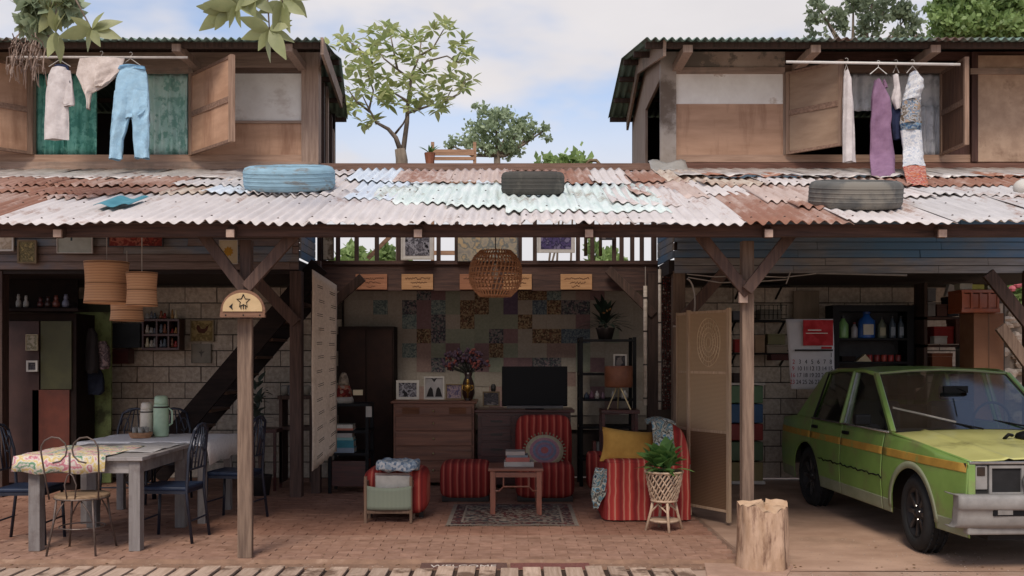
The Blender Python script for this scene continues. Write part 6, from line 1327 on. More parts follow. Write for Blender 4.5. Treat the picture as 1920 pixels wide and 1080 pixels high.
solo(B().tube([P(1272+30*math.sin(a)*.5+16, 568-45*math.cos(a), 10.5) for a in [i*.25 for i in range(0, 13)]]+[P(1262, 612, 10.5)], .009, 6), 'garden_hose', M_cord, 'thin pale hose looped on the brown post above the folding screen', 'hose', smooth=True)
solo(B().tube([P(1482, 510, 10.4), P(1478, 522, 10.4), P(1474, 532, 10.4)], .006, 5), 'wire_end', M_cord, 'short white wire end hanging under the right facade boards', 'wire')
cb = B()
for pts in ([(1288, 514), (1340, 519), (1400, 517), (1470, 520), (1530, 513)], [(1290, 520), (1350, 530), (1420, 528), (1475, 524)]): cb.tube([P(x, y, 10.55) for x, y in pts], .006, 5)
solo(cb, 'cable', M_cord, 'pale sagging cables stapled under the right facade boards', 'cable')
solo(B().tube([P(1530, 512, 10.6), P(1700, 516, 10.6)], .012, 6), 'tube_light', mat('dull_tube', '#8a8580', '#787370', rough=.4), 'dull unlit tube under the right facade boards', 'tube light')
# low stool and box behind dining area
t = thing('red_stool', 'dark red square stool between the two inner posts', 'stool', (X(495, 11.3), 11.3, 0)); B().pb(470, 805, 518, 812, 11.2, .35).build('seat', M_redwood, t)
for px in (472, 512):
    for yy in (11.2, 11.5): B().box(X(px, 11.2), X(px, 11.2)+.03, yy, yy+.03, 0, Z(812, 11.2)).build('leg', M_redwood, t)
t = thing('wooden_stand', 'brown wooden stand with pots between the inner posts', 'stand', (X(560, 11.5), 11.5, 0))
for px in (523, 580): B().pb(px, 745, px+6, 905, 11.5, .3).build('upright', M_brace, t)
B().pb(520, 742, 590, 749, 11.48, .34).build('top', M_brace, t); B().pb(529, 800, 580, 806, 11.5, .3).build('lower_shelf', M_brace, t)
for px, mc, lab in [(530, '#9c968c', 'left pale bowl on the wooden stand'), (543, '#6d7076', 'grey pot in the middle of the wooden stand'), (572, '#8d8578', 'small tan pot right of the inner post on the wooden stand')]:
    solo(B().lathe([(.03, 0), (.045, .04), (.05, .1), (.035, .12)], (X(px, 11.5), 11.6, Z(742, 11.5)+.001), 12), 'pot', mat('pot'+mc, mc, rough=.4), lab, 'pot', 'pots on the wooden stand', smooth=True)
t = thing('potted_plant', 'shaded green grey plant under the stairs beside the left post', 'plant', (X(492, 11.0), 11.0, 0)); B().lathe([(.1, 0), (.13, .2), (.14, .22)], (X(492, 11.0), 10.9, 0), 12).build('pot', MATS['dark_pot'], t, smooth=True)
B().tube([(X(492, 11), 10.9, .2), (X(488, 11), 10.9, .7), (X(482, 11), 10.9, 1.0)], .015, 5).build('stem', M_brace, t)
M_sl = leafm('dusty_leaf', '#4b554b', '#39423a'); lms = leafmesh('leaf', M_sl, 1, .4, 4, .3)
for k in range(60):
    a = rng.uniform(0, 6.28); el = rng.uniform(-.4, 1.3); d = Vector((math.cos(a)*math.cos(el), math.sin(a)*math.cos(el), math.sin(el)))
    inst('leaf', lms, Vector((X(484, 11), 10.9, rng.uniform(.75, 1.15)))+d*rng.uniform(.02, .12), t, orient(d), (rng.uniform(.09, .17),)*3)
# mats at the step, with lettering
t = thing('door_mat', 'worn brown welcome mat lying before the terrace step', 'mat', (X(868, 7.35), 7.36, -.03)); ym0, ym1 = 7.265, 7.475
B().hexa([(X(787, ym0), ym0, -.034), (X(952, ym0), ym0, -.034), (X(950, ym1), ym1, -.034), (X(790, ym1), ym1, -.034), (X(787, ym0), ym0, -.022), (X(952, ym0), ym0, -.022), (X(950, ym1), ym1, -.022), (X(790, ym1), ym1, -.022)]).build('fibre_base', mat('worn_brown_mat', '#6f5248', '#5a4038', sc=60, bump=.8, rough=1), t, bev=.004)
text('WELCOME', .12, (X(868, ym0), ym0+.065, -.0215), t, mat('pale_mat_letters', '#ddd2c6', '#c5b8ab', sc=60, rough=1), rx=0, sx=.85)
t = thing('door_mat', 'dull red mat lying right of the welcome mat', 'mat', (X(1030, 7.35), 7.36, -.03))
B().hexa([(X(957, ym0), ym0, -.034), (X(1108, ym0), ym0, -.034), (X(1104, ym1), ym1, -.034), (X(957, ym1), ym1, -.034), (X(957, ym0), ym0, -.023), (X(1108, ym0), ym0, -.023), (X(1104, ym1), ym1, -.023), (X(957, ym1), ym1, -.023)]).build('fibre_base', mat('dull_red_mat', '#83524a', '#6d423c', sc=60, bump=.8, rough=1), t, bev=.004)
# tree stump
Yz = 7.35; cx, cy = X(1440, 7.2), 7.32
t = thing('tree_stump', 'pale barkless tree stump standing on the stone slab by the right post', 'stump', (cx, cy, -.02))
M_st = mat('bare_stump_wood', '#c4a58c', '#a38469', sc=6, st=(1.8, 1.8, .6), rough=.85, bump=.6, stain='#6f5240', ssc=3.2, lo=.53, hi=.62, sst=(2.4, 2.4, .5), bd=.03)
from mathutils import noise as nz_
def stf(u, v):
    a = 2*math.pi*u; r = .178*(1+.06*math.sin(2*a+.6)+.05*math.sin(3*a-1)+.018*math.sin(7*a+v*2)+.05*(1-v)**3+.10*(nz_.noise(Vector((2.2*math.cos(a), 2.2*math.sin(a), v*1.1)))))
    zt_ = .45+.022*math.sin(a*2+1)+(.012*math.sin(a*5)+.008*math.sin(a*11) if v > .9 else 0)
    if u > .62 and u < .78 and v > .55: r *= 1-.10*math.sin((u-.62)/.16*math.pi)*(v-.55)/.45
    return (cx+r*math.cos(a), cy+r*.95*math.sin(a), -.022+zt_*v)
b = B().grid(stf, 96, 24, wrap=True); b.build('trunk', M_st, t, smooth=True)
b = B()
rim = [stf(i/96, 1) for i in range(96)]
for q in (1, .8, .55, .3, .08): b.v += [(cx+(x-cx)*q, cy+(y-cy)*q, z+.018*(1-q)+.006*math.sin(i*.7+q*9)) for i, (x, y, z) in enumerate(rim)]
for j in range(4): b.f += [(j*96+i, j*96+(i+1) % 96, (j+1)*96+(i+1) % 96, (j+1)*96+i) for i in range(96)]
b.f.append(tuple(4*96+i for i in range(96)))
b.build('cut_top', mat('pale_cut_wood', '#c4a689', '#ad8e71', sc=9, rough=.85, bump=.5, bd=.02), t, smooth=True)

# grit and fallen leaves on the ground
b = B()
for k in range(1500):
    x = rng.uniform(-4.4, 4.6); y = rng.uniform(7.26, 7.47) if (x < xr and rng.random() < .75) else rng.uniform(6.9, 8.5)
    if x < xr and y > 7.48: continue
    if x < xr and y < 7.25: continue
    z = -.031; r = rng.uniform(.003, .009)
    b.ell((x, y, z), (r, r, r*.6), 5, 3)
tag(b.build('gravel', mat('pale_grit', '#b5a08f', '#85705f', sc=20, rough=.95)), kind='stuff')
b = B()
for k in range(120):
    x = rng.uniform(-4.4, 4.8); y = rng.choice([rng.uniform(7.26, 7.46), rng.uniform(7.5, 8.4)]); z = -.026 if (x > xr or y < 7.47) else .006
    a = rng.uniform(0, 6.28); s = rng.uniform(.015, .035); u = Vector((math.cos(a), math.sin(a), 0)); w = Vector((-u.y, u.x, 0))*.4
    p = Vector((x, y, z)); i = len(b.v); b.v += [tuple(p), tuple(p+u*s*.5+w*s+Vector((0, 0, .006))), tuple(p+u*s), tuple(p+u*s*.5-w*s+Vector((0, 0, .004)))]; b.f.append((i, i+1, i+2, i+3))
tag(b.build('leaf_litter', mat('dry_leaf_litter', '#8a6f4f', '#6b5239', sc=9)), kind='stuff')
# ================================================================== THE CAR (local: +x forward, +y its left side)
car = thing('car', 'old lime green four door sedan with a worn orange stripe parked under the carport', 'car', (0, 0, 0), local=True)
def carpaint(name, c1, c2, **k): return mat(name, c1, c2, sc=2.2, rough=.38, bump=.03, spec=.5, coat=.6, **k)
M_gr = carpaint('lime_car_paint', '#7f9f52', '#6e8d45', stain='#7d7656', ssc=3.5, lo=.52, hi=.74)
M_gh = carpaint('sky_sheen_lime_hood_paint', '#c9c67c', '#b9b66e', stain='#8b8752', ssc=2, lo=.58, hi=.72)  # same lime paint, paled in colour to imitate sky reflection on the hood
M_pr = mat('grey_primer', '#8b8f76', '#7c8166', sc=5, rough=.7, bump=.05); M_bmp = mat('grey_bumper', '#918d88', '#7b7773', sc=7, rough=.62, bump=.03, spec=.5)
M_rub = mat('tyre_rubber', '#232323', '#19191a', sc=15, rough=.85, bump=.1); M_rim = mat('dark_steel_rim', '#2f2e2f', '#211f20', sc=8, rough=.5, metal=.3); M_chr = mat('dull_chrome', '#aaa8a4', '#8f8d8a', rough=.25, metal=.8, bump=0)
M_org = mat('worn_orange_stripe', '#b08a3c', '#9a7833', sc=8, rough=.6, bump=.02, stain='#8b8a45', ssc=5, lo=.55, hi=.62); M_int = mat('dark_interior', '#232122', '#181717', sc=6, rough=.8)
UF, UR, WR = 1.25, -1.17, .305
def vs(u, z):
    base = .765+.035*math.sin(math.pi*min(1, max(0, (z-.15)/.8)))-.012*max(0, (z-.8)/.15)
    e = max(0, abs(u-.0)-1.35)/.72
    return base*(1-.055*e*e)
def zs(u):
    if u > .75: return .915-.115*((u-.75)/1.3)**1.3
    if u > -1.45: return .925
    return .925-.05*((-1.45-u)/.6)**1.5
def zb(u):
    z = .25
    for uc in (UF, UR):
        d = abs(u-uc)
        if d < .37: z = max(z, WR-.01+math.sqrt(.37**2-d*d))
    return z
def side(u0, u1, s, nm, m=M_gr, off=0, z0=None, z1=None, n=None, par=None):
    n = n or max(6, int((u1-u0)/.02))
    def fn(a, v):
        u = u0+(u1-u0)*a; lo_ = z0 if z0 is not None else zb(u); hi_ = z1 if z1 is not None else zs(u)-.0
        lo_ = max(lo_, zb(u)) if z0 is not None else lo_
        z = lo_+(hi_-lo_)*v; return (u, s*(vs(u, z)+off), z)
    return B().grid(fn, n, 10).build(nm, m, par or car, smooth=True, solid=.004 if not off else .002)
HN = []
for s in (-1, 1):
    side(.70, 2.06, s, 'front_fender'); d1 = side(-.235, .692, s, 'front_door'); d2 = side(-1.06, -.243, s, 'rear_door'); side(-2.05, -1.068, s, 'rear_fender')
    for u0, u1 in ((1.64, 2.04), (.70, .87), (-.235, .692), (-.79, -.243), (-2.03, -1.56)): side(u0, u1, s, 'primer_sill', M_pr, .003, .2 if 0 else .25, .36)
    b = B()
    for uc in (UF,):
        def arch(a, v):
            t_ = math.pi*a; r = .37+.055*v; u = uc+r*math.cos(t_); z = WR-.01+r*math.sin(t_); return (u, s*(vs(u, z)+.006), max(z, .25))
        b.grid(arch, 30, 2)
    b.build('primer_arch', M_pr, car, smooth=True, solid=.002)
    for u0, u1 in ((.70, 2.04), (-.235, .692), (-1.06, -.243), (-2.05, -1.068)): side(u0, u1, s, 'orange_stripe', M_org, .004, .722, .788, n=12)
    for d_, u in ((d1, -.12), (d2, -.93)): B().box(u-.06, u+.06, s*(vs(u, .84)), s*(vs(u, .84)+.03), .83, .86).build('handle', M_black, d_, bev=.005)
    b = B().tube([(u, s*(vs(u, .53)+.005), .535+.006*math.sin(u*23)+.008*math.sin(u*51)-.03*max(0, u-.5)) for u in [-.80+.05*i for i in range(31)]], [.004+.004*abs(math.sin(i*1.7)) for i in range(31)], 5); b.build('side_moulding', M_black, car)
    # pillars, rails and glass
    A0, A1 = Vector((.78, s*.735, .915)), Vector((.17, s*.615, 1.40)); Bb, Bt = Vector((-.24, s*.765, .92)), Vector((-.25, s*.625, 1.415)); C0, C1 = Vector((-1.30, s*.745, .92)), Vector((-.98, s*.61, 1.39))
    B().beam(A0, A1, .05, .045, up=(0, 1, 0)).build('pillar', M_gr, car, bev=.008); B().beam(Bb, Bt, .035, .07, up=(0, 1, 0)).build('pillar', M_gr, car, bev=.006)
    cw = B(); q = [(-1.06, .76, .922), (-1.62, .735, .92), (-1.12, .60, 1.40), (-.93, .615, 1.405)]
    cw.add([(x, s*y, z) for x, y, z in q]+[(x, s*(y-.04), z) for x, y, z in q], [(0, 1, 2, 3), (4, 7, 6, 5), (0, 4, 5, 1), (1, 5, 6, 2), (2, 6, 7, 3), (3, 7, 4, 0)]).build('rear_pillar', M_gr, car)
    B().tube([A1, Vector((.0, s*.63, 1.427)), Bt+Vector((0, 0, .018)), Vector((-.7, s*.628, 1.425)), C1], .02, 6).build('roof_rail', M_gr, car, smooth=True)
    B().tube([(.78, s*.768, .918), (-.2, s*.778, .925), (-1.06, s*.772, .925)], .011, 5).build('window_trim', M_chr, car, smooth=True)
    def pane(q, nm='window_glass'):
        B().add([(x, s*y, z) for x, y, z in q], [(0, 1, 2, 3)]).build(nm, glass('car_glass', (.68, .72, .7), .2), car, solid=.003)
    pane([(.71, .735, .93), (-.22, .745, .93), (-.235, .625, 1.41), (.16, .615, 1.395)]); pane([(-.275, .745, .93), (-1.06, .74, .93), (-.95, .61, 1.40), (-.265, .625, 1.41)])
    B().beam((.70, s*.745, .93), (.16, s*.62, 1.395), .02, .02).build('window_frame', M_black, car); B().beam((-.215, s*.76, .93), (-.232, s*.633, 1.41), .02, .02).build('window_frame', M_chr, car); B().beam((-1.05, s*.755, .93), (-.95, s*.62, 1.40), .02, .02).build('window_frame', M_black, car)
    mb = B().beam((.60, s*.78, .95), (.58, s*.90, .985), .02, .03).build('mirror_arm', M_black, car); B().box(.53, .60, s*.84, s*.985, .96, 1.06).build('mirror', M_black, car, bev=.018)
    # wheels
    for uc in (UF, UR):
        yo = s*.775; yi = s*.59
        w = thing('wheel', None, None, (0, 0, 0), local=True) if 0 else None
        st_ = 0; M = Matrix.Translation((uc, s*.68, WR)) @ Matrix.Rotation(R(-5 if uc > 0 else 0), 4, 'Z') @ Matrix.Rotation(R(90), 4, 'X')
        tw = .095
        ty = B().lathe([(.205, -tw*.85), (.215, -tw), (.27, -tw*1.02), (.298, -tw*.8), (.305, -tw*.5), (.305, tw*.5), (.298, tw*.8), (.27, tw*1.02), (.215, tw), (.205, tw*.85), (.205, -tw*.85)], n=40, cap=False).rot(M).build('wheel', M_rub, car, smooth=True)
        g = B()
        for k in range(40):
            a = 2*math.pi*k/40
            for zz in (-.05, 0, .05): 
                c = Vector((.3055*math.cos(a+.03*(zz != 0)), .3055*math.sin(a+.03*(zz != 0)), zz)); tdir = Vector((-math.sin(a), math.cos(a), 0)); g.beam(c-tdir*.018, c+tdir*.018, .034, .008, up=(0, 0, 1))
        g.rot(M).build('tread_block', M_rub, ty, kind='stuff')
        f = 1 if s < 0 else -1
        B().lathe([(.205, tw*.8*f), (.19, tw*.78*f), (.18, tw*.35*f), (.10, tw*.25*f), (.085, tw*.6*f), (.04, tw*.62*f), (.035, tw*.8*f), (.001, tw*.82*f)], n=32, cap=False).rot(M).build('rim', M_rim, ty, smooth=True)
        g = B()
        for k in range(8):
            a = 2*math.pi*k/8; g.beam((.07*math.cos(a), .07*math.sin(a), tw*.55*f), (.187*math.cos(a), .187*math.sin(a), tw*.62*f), .034, .022, up=(0, 0, 1))
        g.rot(M).build('spoke', mat('glint_speckled_spoke', '#5d5956', '#2e2b2a', rough=.45, metal=.4), ty, bev=.003)  # lighter speckle put into the colour for chrome-like highlights
        g = B()
        for k in range(4):
            a = 2*math.pi*k/4+.3; g.ell((.055*math.cos(a), .055*math.sin(a), tw*.64*f), (.01, .01, .012), 6, 4)
        g.rot(M).build('wheel_nut', M_chr, ty)
        B().lathe([(.37, -.14), (.37, .09)], n=24, cap=True).rot(Matrix.Translation((uc, s*.64, WR)) @ Matrix.Rotation(R(90), 4, 'X')).build('wheel_well', M_int, car) if 0 else None
# upper surfaces
def hood(a, v):
    u = .76+1.27*a; w = vs(u, .9)-.012; y = (v*2-1)*w; k = abs(v*2-1)
    return (u, y, zs(u)+.028*(1-k**2)+.012*(1 if .55 < k < .62 else 0)-.006)
B().grid(hood, 30, 40).build('hood', M_gh, car, smooth=True, solid=.006)
for s in (-1, 1): B().tube([(u, s*(vs(u, .9)-.004), zs(u)-.002) for u in [.75+.13*i for i in range(11)]], .012, 6).build('fender_crest', M_gr, car, smooth=True)
B().grid(lambda a, v: (-1.45-.62*a, (v*2-1)*(vs(-1.45-.62*a, .9)-.01), zs(-1.45-.62*a)+.02*(1-abs(v*2-1)**2)), 10, 16).build('trunk_lid', M_gr, car, smooth=True, solid=.006)
B().grid(lambda a, v: (.19-1.20*a, (v*2-1)*.625, 1.40+.045*(1-abs(v*2-1)**2.5)+.022*math.sin(math.pi*a)), 20, 20).build('roof', M_gr, car, smooth=True, solid=.006)
B().grid(lambda a, v: (.60+.18*a, (v*2-1)*.74, .918+.02*(1-(v*2-1)**2)-.004), 3, 12).build('cowl', M_black, car, smooth=True)
G = glass('car_glass')
B().grid(lambda a, v: (.775-.60*a, (v*2-1)*(.715-.115*a), .925+.48*a+.018*(1-(v*2-1)**2)), 8, 16).build('windscreen', glass('windscreen_glass', (.80, .83, .81), .09, .1), car, smooth=True)
for s in (-1, 1): B().tube([(.785, s*.72, .925), (.175, s*.60, 1.407)], .013, 5).build('windscreen_trim', M_chr, car)
B().tube([(.175, -.60, 1.407), (.175, -.3, 1.433), (.175, 0, 1.443), (.175, .3, 1.433), (.175, .60, 1.407)], .013, 5).build('windscreen_top_trim', M_pr, car)
B().grid(lambda a, v: (-1.62+.62*a, (v*2-1)*(.68-.10*a), .925+.485*a), 4, 8).build('rear_glass', G, car, smooth=True)
wp = B().tube([(.80, .05, .945), (.66, -.30, 1.015), (.60, -.46, 1.06)], .008, 5).build('wiper', M_black, car); B().beam((.72, -.15, 1.0), (.52, -.62, 1.115), .008, .016).build('blade', M_chr, wp)
B().tube([(.80, .55, .945), (.68, .2, 1.01)], .008, 5).build('wiper', M_black, car)
# front end
uf = 2.05
def wf(z): return vs(2.04, z)-.004
B().box(uf-.06, uf-.015, -wf(.6), wf(.6), .50, .79).build('nose_panel', mat('nose_dark', '#302f2c', '#201f1e', sc=7), car)
B().box(uf-.03, uf+.015, -wf(.8)+.0, wf(.8), .785, .805).build('hood_lip', M_chr, car, bev=.004)
for s in (-1, 1):
    B().box(uf-.06, uf+.012, s*wf(.7), s*(wf(.7)-.055), .50, .785).build('corner_post', M_gr, car, bev=.006)
    B().box(uf-.05, uf+.0, s*(wf(.7)-.06), s*(wf(.7)-.15), .60, .775).build('indicator_housing', M_bmp, car, bev=.006); B().box(uf-.05, uf+.006, s*(wf(.7)-.07), s*(wf(.7)-.13), .70, .765).build('indicator', mat('dark_amber_lens', '#3d3026', '#2c231d', rough=.25), car, bev=.004)
    # empty lamp socket: grey rim, thin dark plate imitating the shade inside the hole
    y0, y1 = s*(wf(.7)-.16), s*(wf(.7)-.42)
    b = B().box(uf-.04, uf+.006, y0, y1, .755, .775).box(uf-.04, uf+.006, y0, y1, .56, .58); b.box(uf-.04, uf+.0055, y0, y0-s*.02, .58, .755).box(uf-.04, uf+.0055, y1, y1+s*.02, .58, .755); b.build('headlight_surround', M_bmp, car)
    B().box(uf-.014, uf-.010, y0, y1, .58, .755).build('headlight_hole_shade', M_int, car)
    B().lathe([(.05, 0), (.075, .03), (.08, .05)], n=18).rot(Matrix.Translation((uf-.012, s*.28, .66)) @ Matrix.Rotation(R(90), 4, 'Y')).build('inner_headlight', mat('grey_lamp_bowl', '#6d6b68', '#4d4b49', rough=.3, metal=.4), car, smooth=True)
for k in range(5): B().box(uf-.012, uf+.008, -.2, .2, .60+.036*k, .612+.036*k).build('grille_bar', M_bmp if k % 2 else M_black, car)
B().box(uf+.009, uf+.016, -.17, .17, .625, .665).build('grille_badge_plate', M_chr, car)
B().box(uf-.05, uf+.02, -wf(.55), wf(.55), .50, .56).build('valance', M_bmp, car)
def bump_(a, v):    # wraps round the corners
    t_ = a*2-1; w = .835
    y = w*math.copysign(min(1, abs(t_)*1.28), t_); over = max(0, abs(t_)*1.28-1)/.28
    prof = [(.0, .325), (.045, .33), (.07, .36), (.078, .46), (.098, .475), (.098, .54), (.085, .562), (.0, .568)]
    i = min(6, int(v*7)); f = v*7-i; px_, pz = prof[i][0]*(1-f)+prof[i+1][0]*f, prof[i][1]*(1-f)+prof[i+1][1]*f
    u = uf+.0+px_*(1-.0*over)-over*.50-.03*(abs(t_)*1.28)**4*(over == 0)
    if over: u = uf-.03+px_-over*.13; y = math.copysign(w-.02*over-(.115-px_)*.5*0, t_)+math.copysign((px_-.08)*.35, t_)
    return (u, y, pz)
B().grid(bump_, 60, 14).build('bumper', M_bmp, car, smooth=True, solid=.006)
for s in (-1, 1): lp = B().box(uf+.066, uf+.082, s*.60, s*.34, .42, .475).build('bumper_lamp', M_black, car, bev=.004); B().box(uf+.080, uf+.086, s*.57, s*.46, .43, .465).build('lens', mat('grey_lens', '#8a8681', '#6f6b68', rough=.2), lp)
B().box(uf-.05, uf+.025, -.76, .76, .275, .335).build('lower_apron', M_bmp, car, bev=.012)
B().box(-2.12, -2.06, -.70, .70, .35, .55).build('rear_bumper', M_bmp, car, bev=.02); B().box(-2.07, -2.04, -.72, .72, .5, .86).build('tail_panel', M_gr, car)
for s in (-1, 1): B().box(-2.085, -2.07, s*.70, s*.35, .62, .78).build('tail_light', mat('red_lens', '#5e1c1a', '#4a1514', rough=.25), car)
# underbody and cabin
B().box(-2.0, 1.98, -.56, .56, .22, .62).build('underbody', M_int, car); B().box(.72, 2.0, -.66, .66, .62, .76).build('engine_bay', M_int, car) if 0 else None
B().box(-1.9, .9, -.70, .70, .60, .66).build('cabin_floor', M_int, car)
B().box(.45, .78, -.70, .70, .66, .93).build('dashboard', M_int, car, bev=.03)
M_seat = mat('grey_seat_cloth', '#3d3b3c', '#2e2c2d', sc=10, rough=.95)
for s in (-1, 1):
    B().box(-.35, .15, s*.12, s*.62, .62, .76).build('seat', M_seat, car, bev=.05); B().box(-.46, -.34, s*.14, s*.60, .7, 1.13).build('seat_back', M_seat, car, bev=.05); B().box(-.45, -.37, s*.26, s*.48, 1.14, 1.28).build('headrest', M_seat, car, bev=.03)
B().box(-1.15, -.75, -.62, .62, .6, .75).build('rear_seat', M_seat, car, bev=.05); B().box(-1.3, -1.15, -.62, .62, .66, 1.05).build('rear_seat_back', M_seat, car, bev=.05)
B().tube([(.36+.05*math.sin(a)*.3, .36+.17*math.cos(a), .98+.17*math.sin(a)) for a in [i*2*math.pi/24 for i in range(24)]], .012, 6, closed=True).build('steering_wheel', M_black, car)
B().tube([(.62, 0, 1.25), (.45, 0, 1.28)], .006, 4).box(.40, .43, -.11, .11, 1.24, 1.3).build('rear_view_mirror', M_black, car)
al = 3.0
Mc = Matrix.Rotation(R(-90+al), 4, 'Z')
fw = Mc @ Vector((UF, -.775, 0))
car.location = (3.235-fw.x, 7.95-fw.y, -.03); car.rotation_euler = (0, 0, R(-90+al))
# oily engine part on the hood
Hp = Matrix.Translation(car.location) @ Mc
c = Hp @ Vector((1.3, .17, .90)); t = thing('engine_part', 'black oily engine part lying on the car hood', 'engine part', c)
B().ell((c.x, c.y, c.z+.02), (.13, .10, .05), 10, 6).build('casting', M_black, t, smooth=True); B().tube([(c.x-.15, c.y, c.z+.03), (c.x-.2, c.y-.04, c.z+.04), (c.x-.23, c.y-.02, c.z)], .014, 6).build('pipe', M_black, t, smooth=True); B().lathe([(.05, 0), (.05, .05), (.03, .07)], (c.x+.03, c.y, c.z+.04), 12).build('cap', M_rim, t, smooth=True)

# ================================================================== TREES AND PLANTS
M_bark = mat('pale_bark', '#8d7f70', '#6d6054', sc=7, st=(3, 3, .6), bump=.6, rough=.9)
def limb(b, pts, r0, r1, n=7):
    m = len(pts); b.tube(pts, [r0+(r1-r0)*i/(m-1) for i in range(m)], n)
def pp(p, Y): return P(p[0], p[1], Y)
# broad leaved tree beyond the gallery: every rosette of large leaves
Y0 = 15.0
t = thing('broadleaf_tree', 'slender tree with rosettes of big yellow green leaves behind the gallery', 'tree', (X(755, Y0), Y0, -.1))
tk = B(); limb(tk, [(X(756, Y0), Y0, -.1), (X(754, Y0), Y0, 2.5), pp((753, 300), Y0), pp((750, 280), Y0)], .11, .085, 9)
tk.build('trunk', M_bark, t, smooth=True)
segs = [[(752, 285), (742, 258), (728, 242), (706, 230), (692, 205), (680, 180)], [(755, 290), (763, 230), (765, 190), (772, 140), (786, 105), (790, 75)], [(740, 252), (756, 232), (764, 215)], [(765, 212), (800, 200), (835, 190), (848, 165)], [(770, 150), (800, 115), (838, 105), (862, 118)], [(694, 210), (668, 190), (648, 160)], [(772, 150), (745, 130), (720, 110), (700, 80)], [(786, 105), (812, 90), (832, 55)], [(700, 120), (672, 90), (650, 75)], [(765, 190), (740, 175), (715, 165)], [(835, 190), (862, 175), (872, 150)], [(745, 130), (738, 95), (732, 65)], [(692, 205), (700, 170), (690, 140)]]
for i, sg in enumerate(segs):
    yo = rng.uniform(-.5, .5); b = B(); pts = [P(p[0], p[1], Y0+yo*k/len(sg)) for k, p in enumerate(sg)]; limb(b, pts, .045 if i < 2 else .02, .008, 6); b.build('limb', M_bark, t, smooth=True)
M_bl = [leafm('big_leaf_a', '#ccd097', '#b2b97c'), leafm('big_leaf_b', '#aab67c', '#919f66')]
lmb = [leafmesh('leaf', m, 1, .42, 5, .22) for m in M_bl]
cl = []
ctr = [(700, 60), (690, 95), (650, 75), (628, 78), (735, 60), (760, 75), (720, 100), (750, 100), (790, 78), (832, 48), (862, 85), (868, 108), (845, 125), (800, 100), (775, 115), (690, 130), (660, 130), (700, 150), (735, 135), (760, 150), (790, 140), (815, 158), (850, 150), (872, 155), (835, 180), (800, 175), (770, 178), (740, 165), (710, 178), (675, 165), (655, 160), (648, 190), (672, 200), (690, 225), (720, 190), (750, 195), (785, 200), (818, 200), (668, 105), (805, 65), (712, 80), (640, 215)]
n_ = 0; sb = [B(), B()]
def addleaf(b, me, base, rot, s):
    E = Euler(rot).to_matrix(); n0 = len(b.v)
    b.v += [tuple(Vector(base)+E @ (Vector(v.co)*s)) for v in me.vertices]; b.f += [tuple(i+n0 for i in p.vertices) for p in me.polygons]
for (px, py) in ctr:
    for q in range(1+(len(cl) % 2) if 0 else rng.choice((2, 3, 3, 4))):
        c = P(px+rng.uniform(-14, 14), py+rng.uniform(-12, 12), Y0+rng.uniform(-.6, .6)); up = rng.uniform(.1, .6)
        for k in range(8):
            a = 2*math.pi*k/8+rng.uniform(-.3, .3); el = rng.uniform(-.5, .9); d = Vector((math.cos(a)*math.cos(el), math.sin(a)*math.cos(el)*.8, math.sin(el)))
            s = rng.uniform(.12, .21); j = rng.randrange(2); n_ += 1
            if n_ <= 300 or 0: inst('leaf', lmb[j], c+d*.02, t, orient(d, roll=rng.uniform(-.6, .6)), (s, s, s))
            else: addleaf(sb[j], lmb[j], c+d*.02, orient(d, roll=rng.uniform(-.6, .6)), s)
for j in (0, 1): sb[j].build('foliage', M_bl[j], t, kind='stuff')
# small leaved crowns as real leaf faces
def crown(t, blobs, m_, n, size, Y, name='foliage'):
    b = B()
    for (px, py, rx_, ry_) in blobs:
        c = P(px, py, Y); rx, rz = rx_*Y/F, ry_*Y/F; k = int(n*rx_*ry_/400)
        sub = [(Vector((rng.gauss(0, .5)*rx, rng.gauss(0, .5)*rx, rng.gauss(0, .5)*rz))) for _ in range(max(3, k//26))]
        for _ in range(k):
            o = rng.choice(sub)+Vector((rng.gauss(0, .15), rng.gauss(0, .15), rng.gauss(0, .12)))*min(rx, 1.2)
            p = c+o; d = Vector((rng.gauss(0, 1), rng.gauss(0, 1), rng.gauss(0, .7))).normalized(); u = d.orthogonal().normalized(); u.rotate(Matrix.Rotation(rng.uniform(0, 6.3), 3, d)); s = size*rng.uniform(.6, 1.3); w = u.cross(d)*s*.32
            i = len(b.v); b.v += [tuple(p), tuple(p+u*s*.5+w), tuple(p+u*s), tuple(p+u*s*.5-w)]; b.f.append((i, i+1, i+2, i+3))
    b.build(name, m_, t, kind='stuff')
def simple_tree(label, px, pyb, Y, blobs, m_, n, size, trunk=None, name='tree'):
    t = thing(name, label, 'tree', (X(px, Y), Y, -.1)); b = B(); limb(b, [(X(px, Y), Y, -.1), (X(px, Y)+.03, Y, Z(pyb, Y)*.6), P(px+2, pyb, Y)], .14, .07, 8); b.build('trunk', M_bark, t, smooth=True)
    for bl in blobs:
        b = B(); e = P(bl[0], bl[1], Y); s0 = P(px+2, pyb+6, Y); mid = (s0+e)/2+Vector((rng.uniform(-.1, .1), rng.uniform(-.1, .1), -.1)); limb(b, [s0, mid, e], .05, .015, 6); b.build('limb', M_bark, t, smooth=True)
    crown(t, blobs, m_, n, size, Y); return t
M_l1 = leafm('mid_green_leaf', '#a3b08c', '#88987a'); M_l2 = leafm('fresh_green_leaf', '#9ab070', '#7c9558'); M_l3 = leafm('grey_green_leaf', '#97a384', '#7c8a6c')
simple_tree('round small leaved tree seen far behind the wooden rack on the gallery', 930, 285, 22, [(930, 215, 30, 18), (900, 240, 32, 20), (950, 250, 34, 22), (985, 235, 24, 16), (880, 262, 36, 14), (1005, 250, 22, 10), (925, 275, 40, 16), (965, 280, 34, 14), (1018, 246, 14, 8), (845, 272, 18, 9)], M_l1, 260, .11, name='small_leaved_tree')
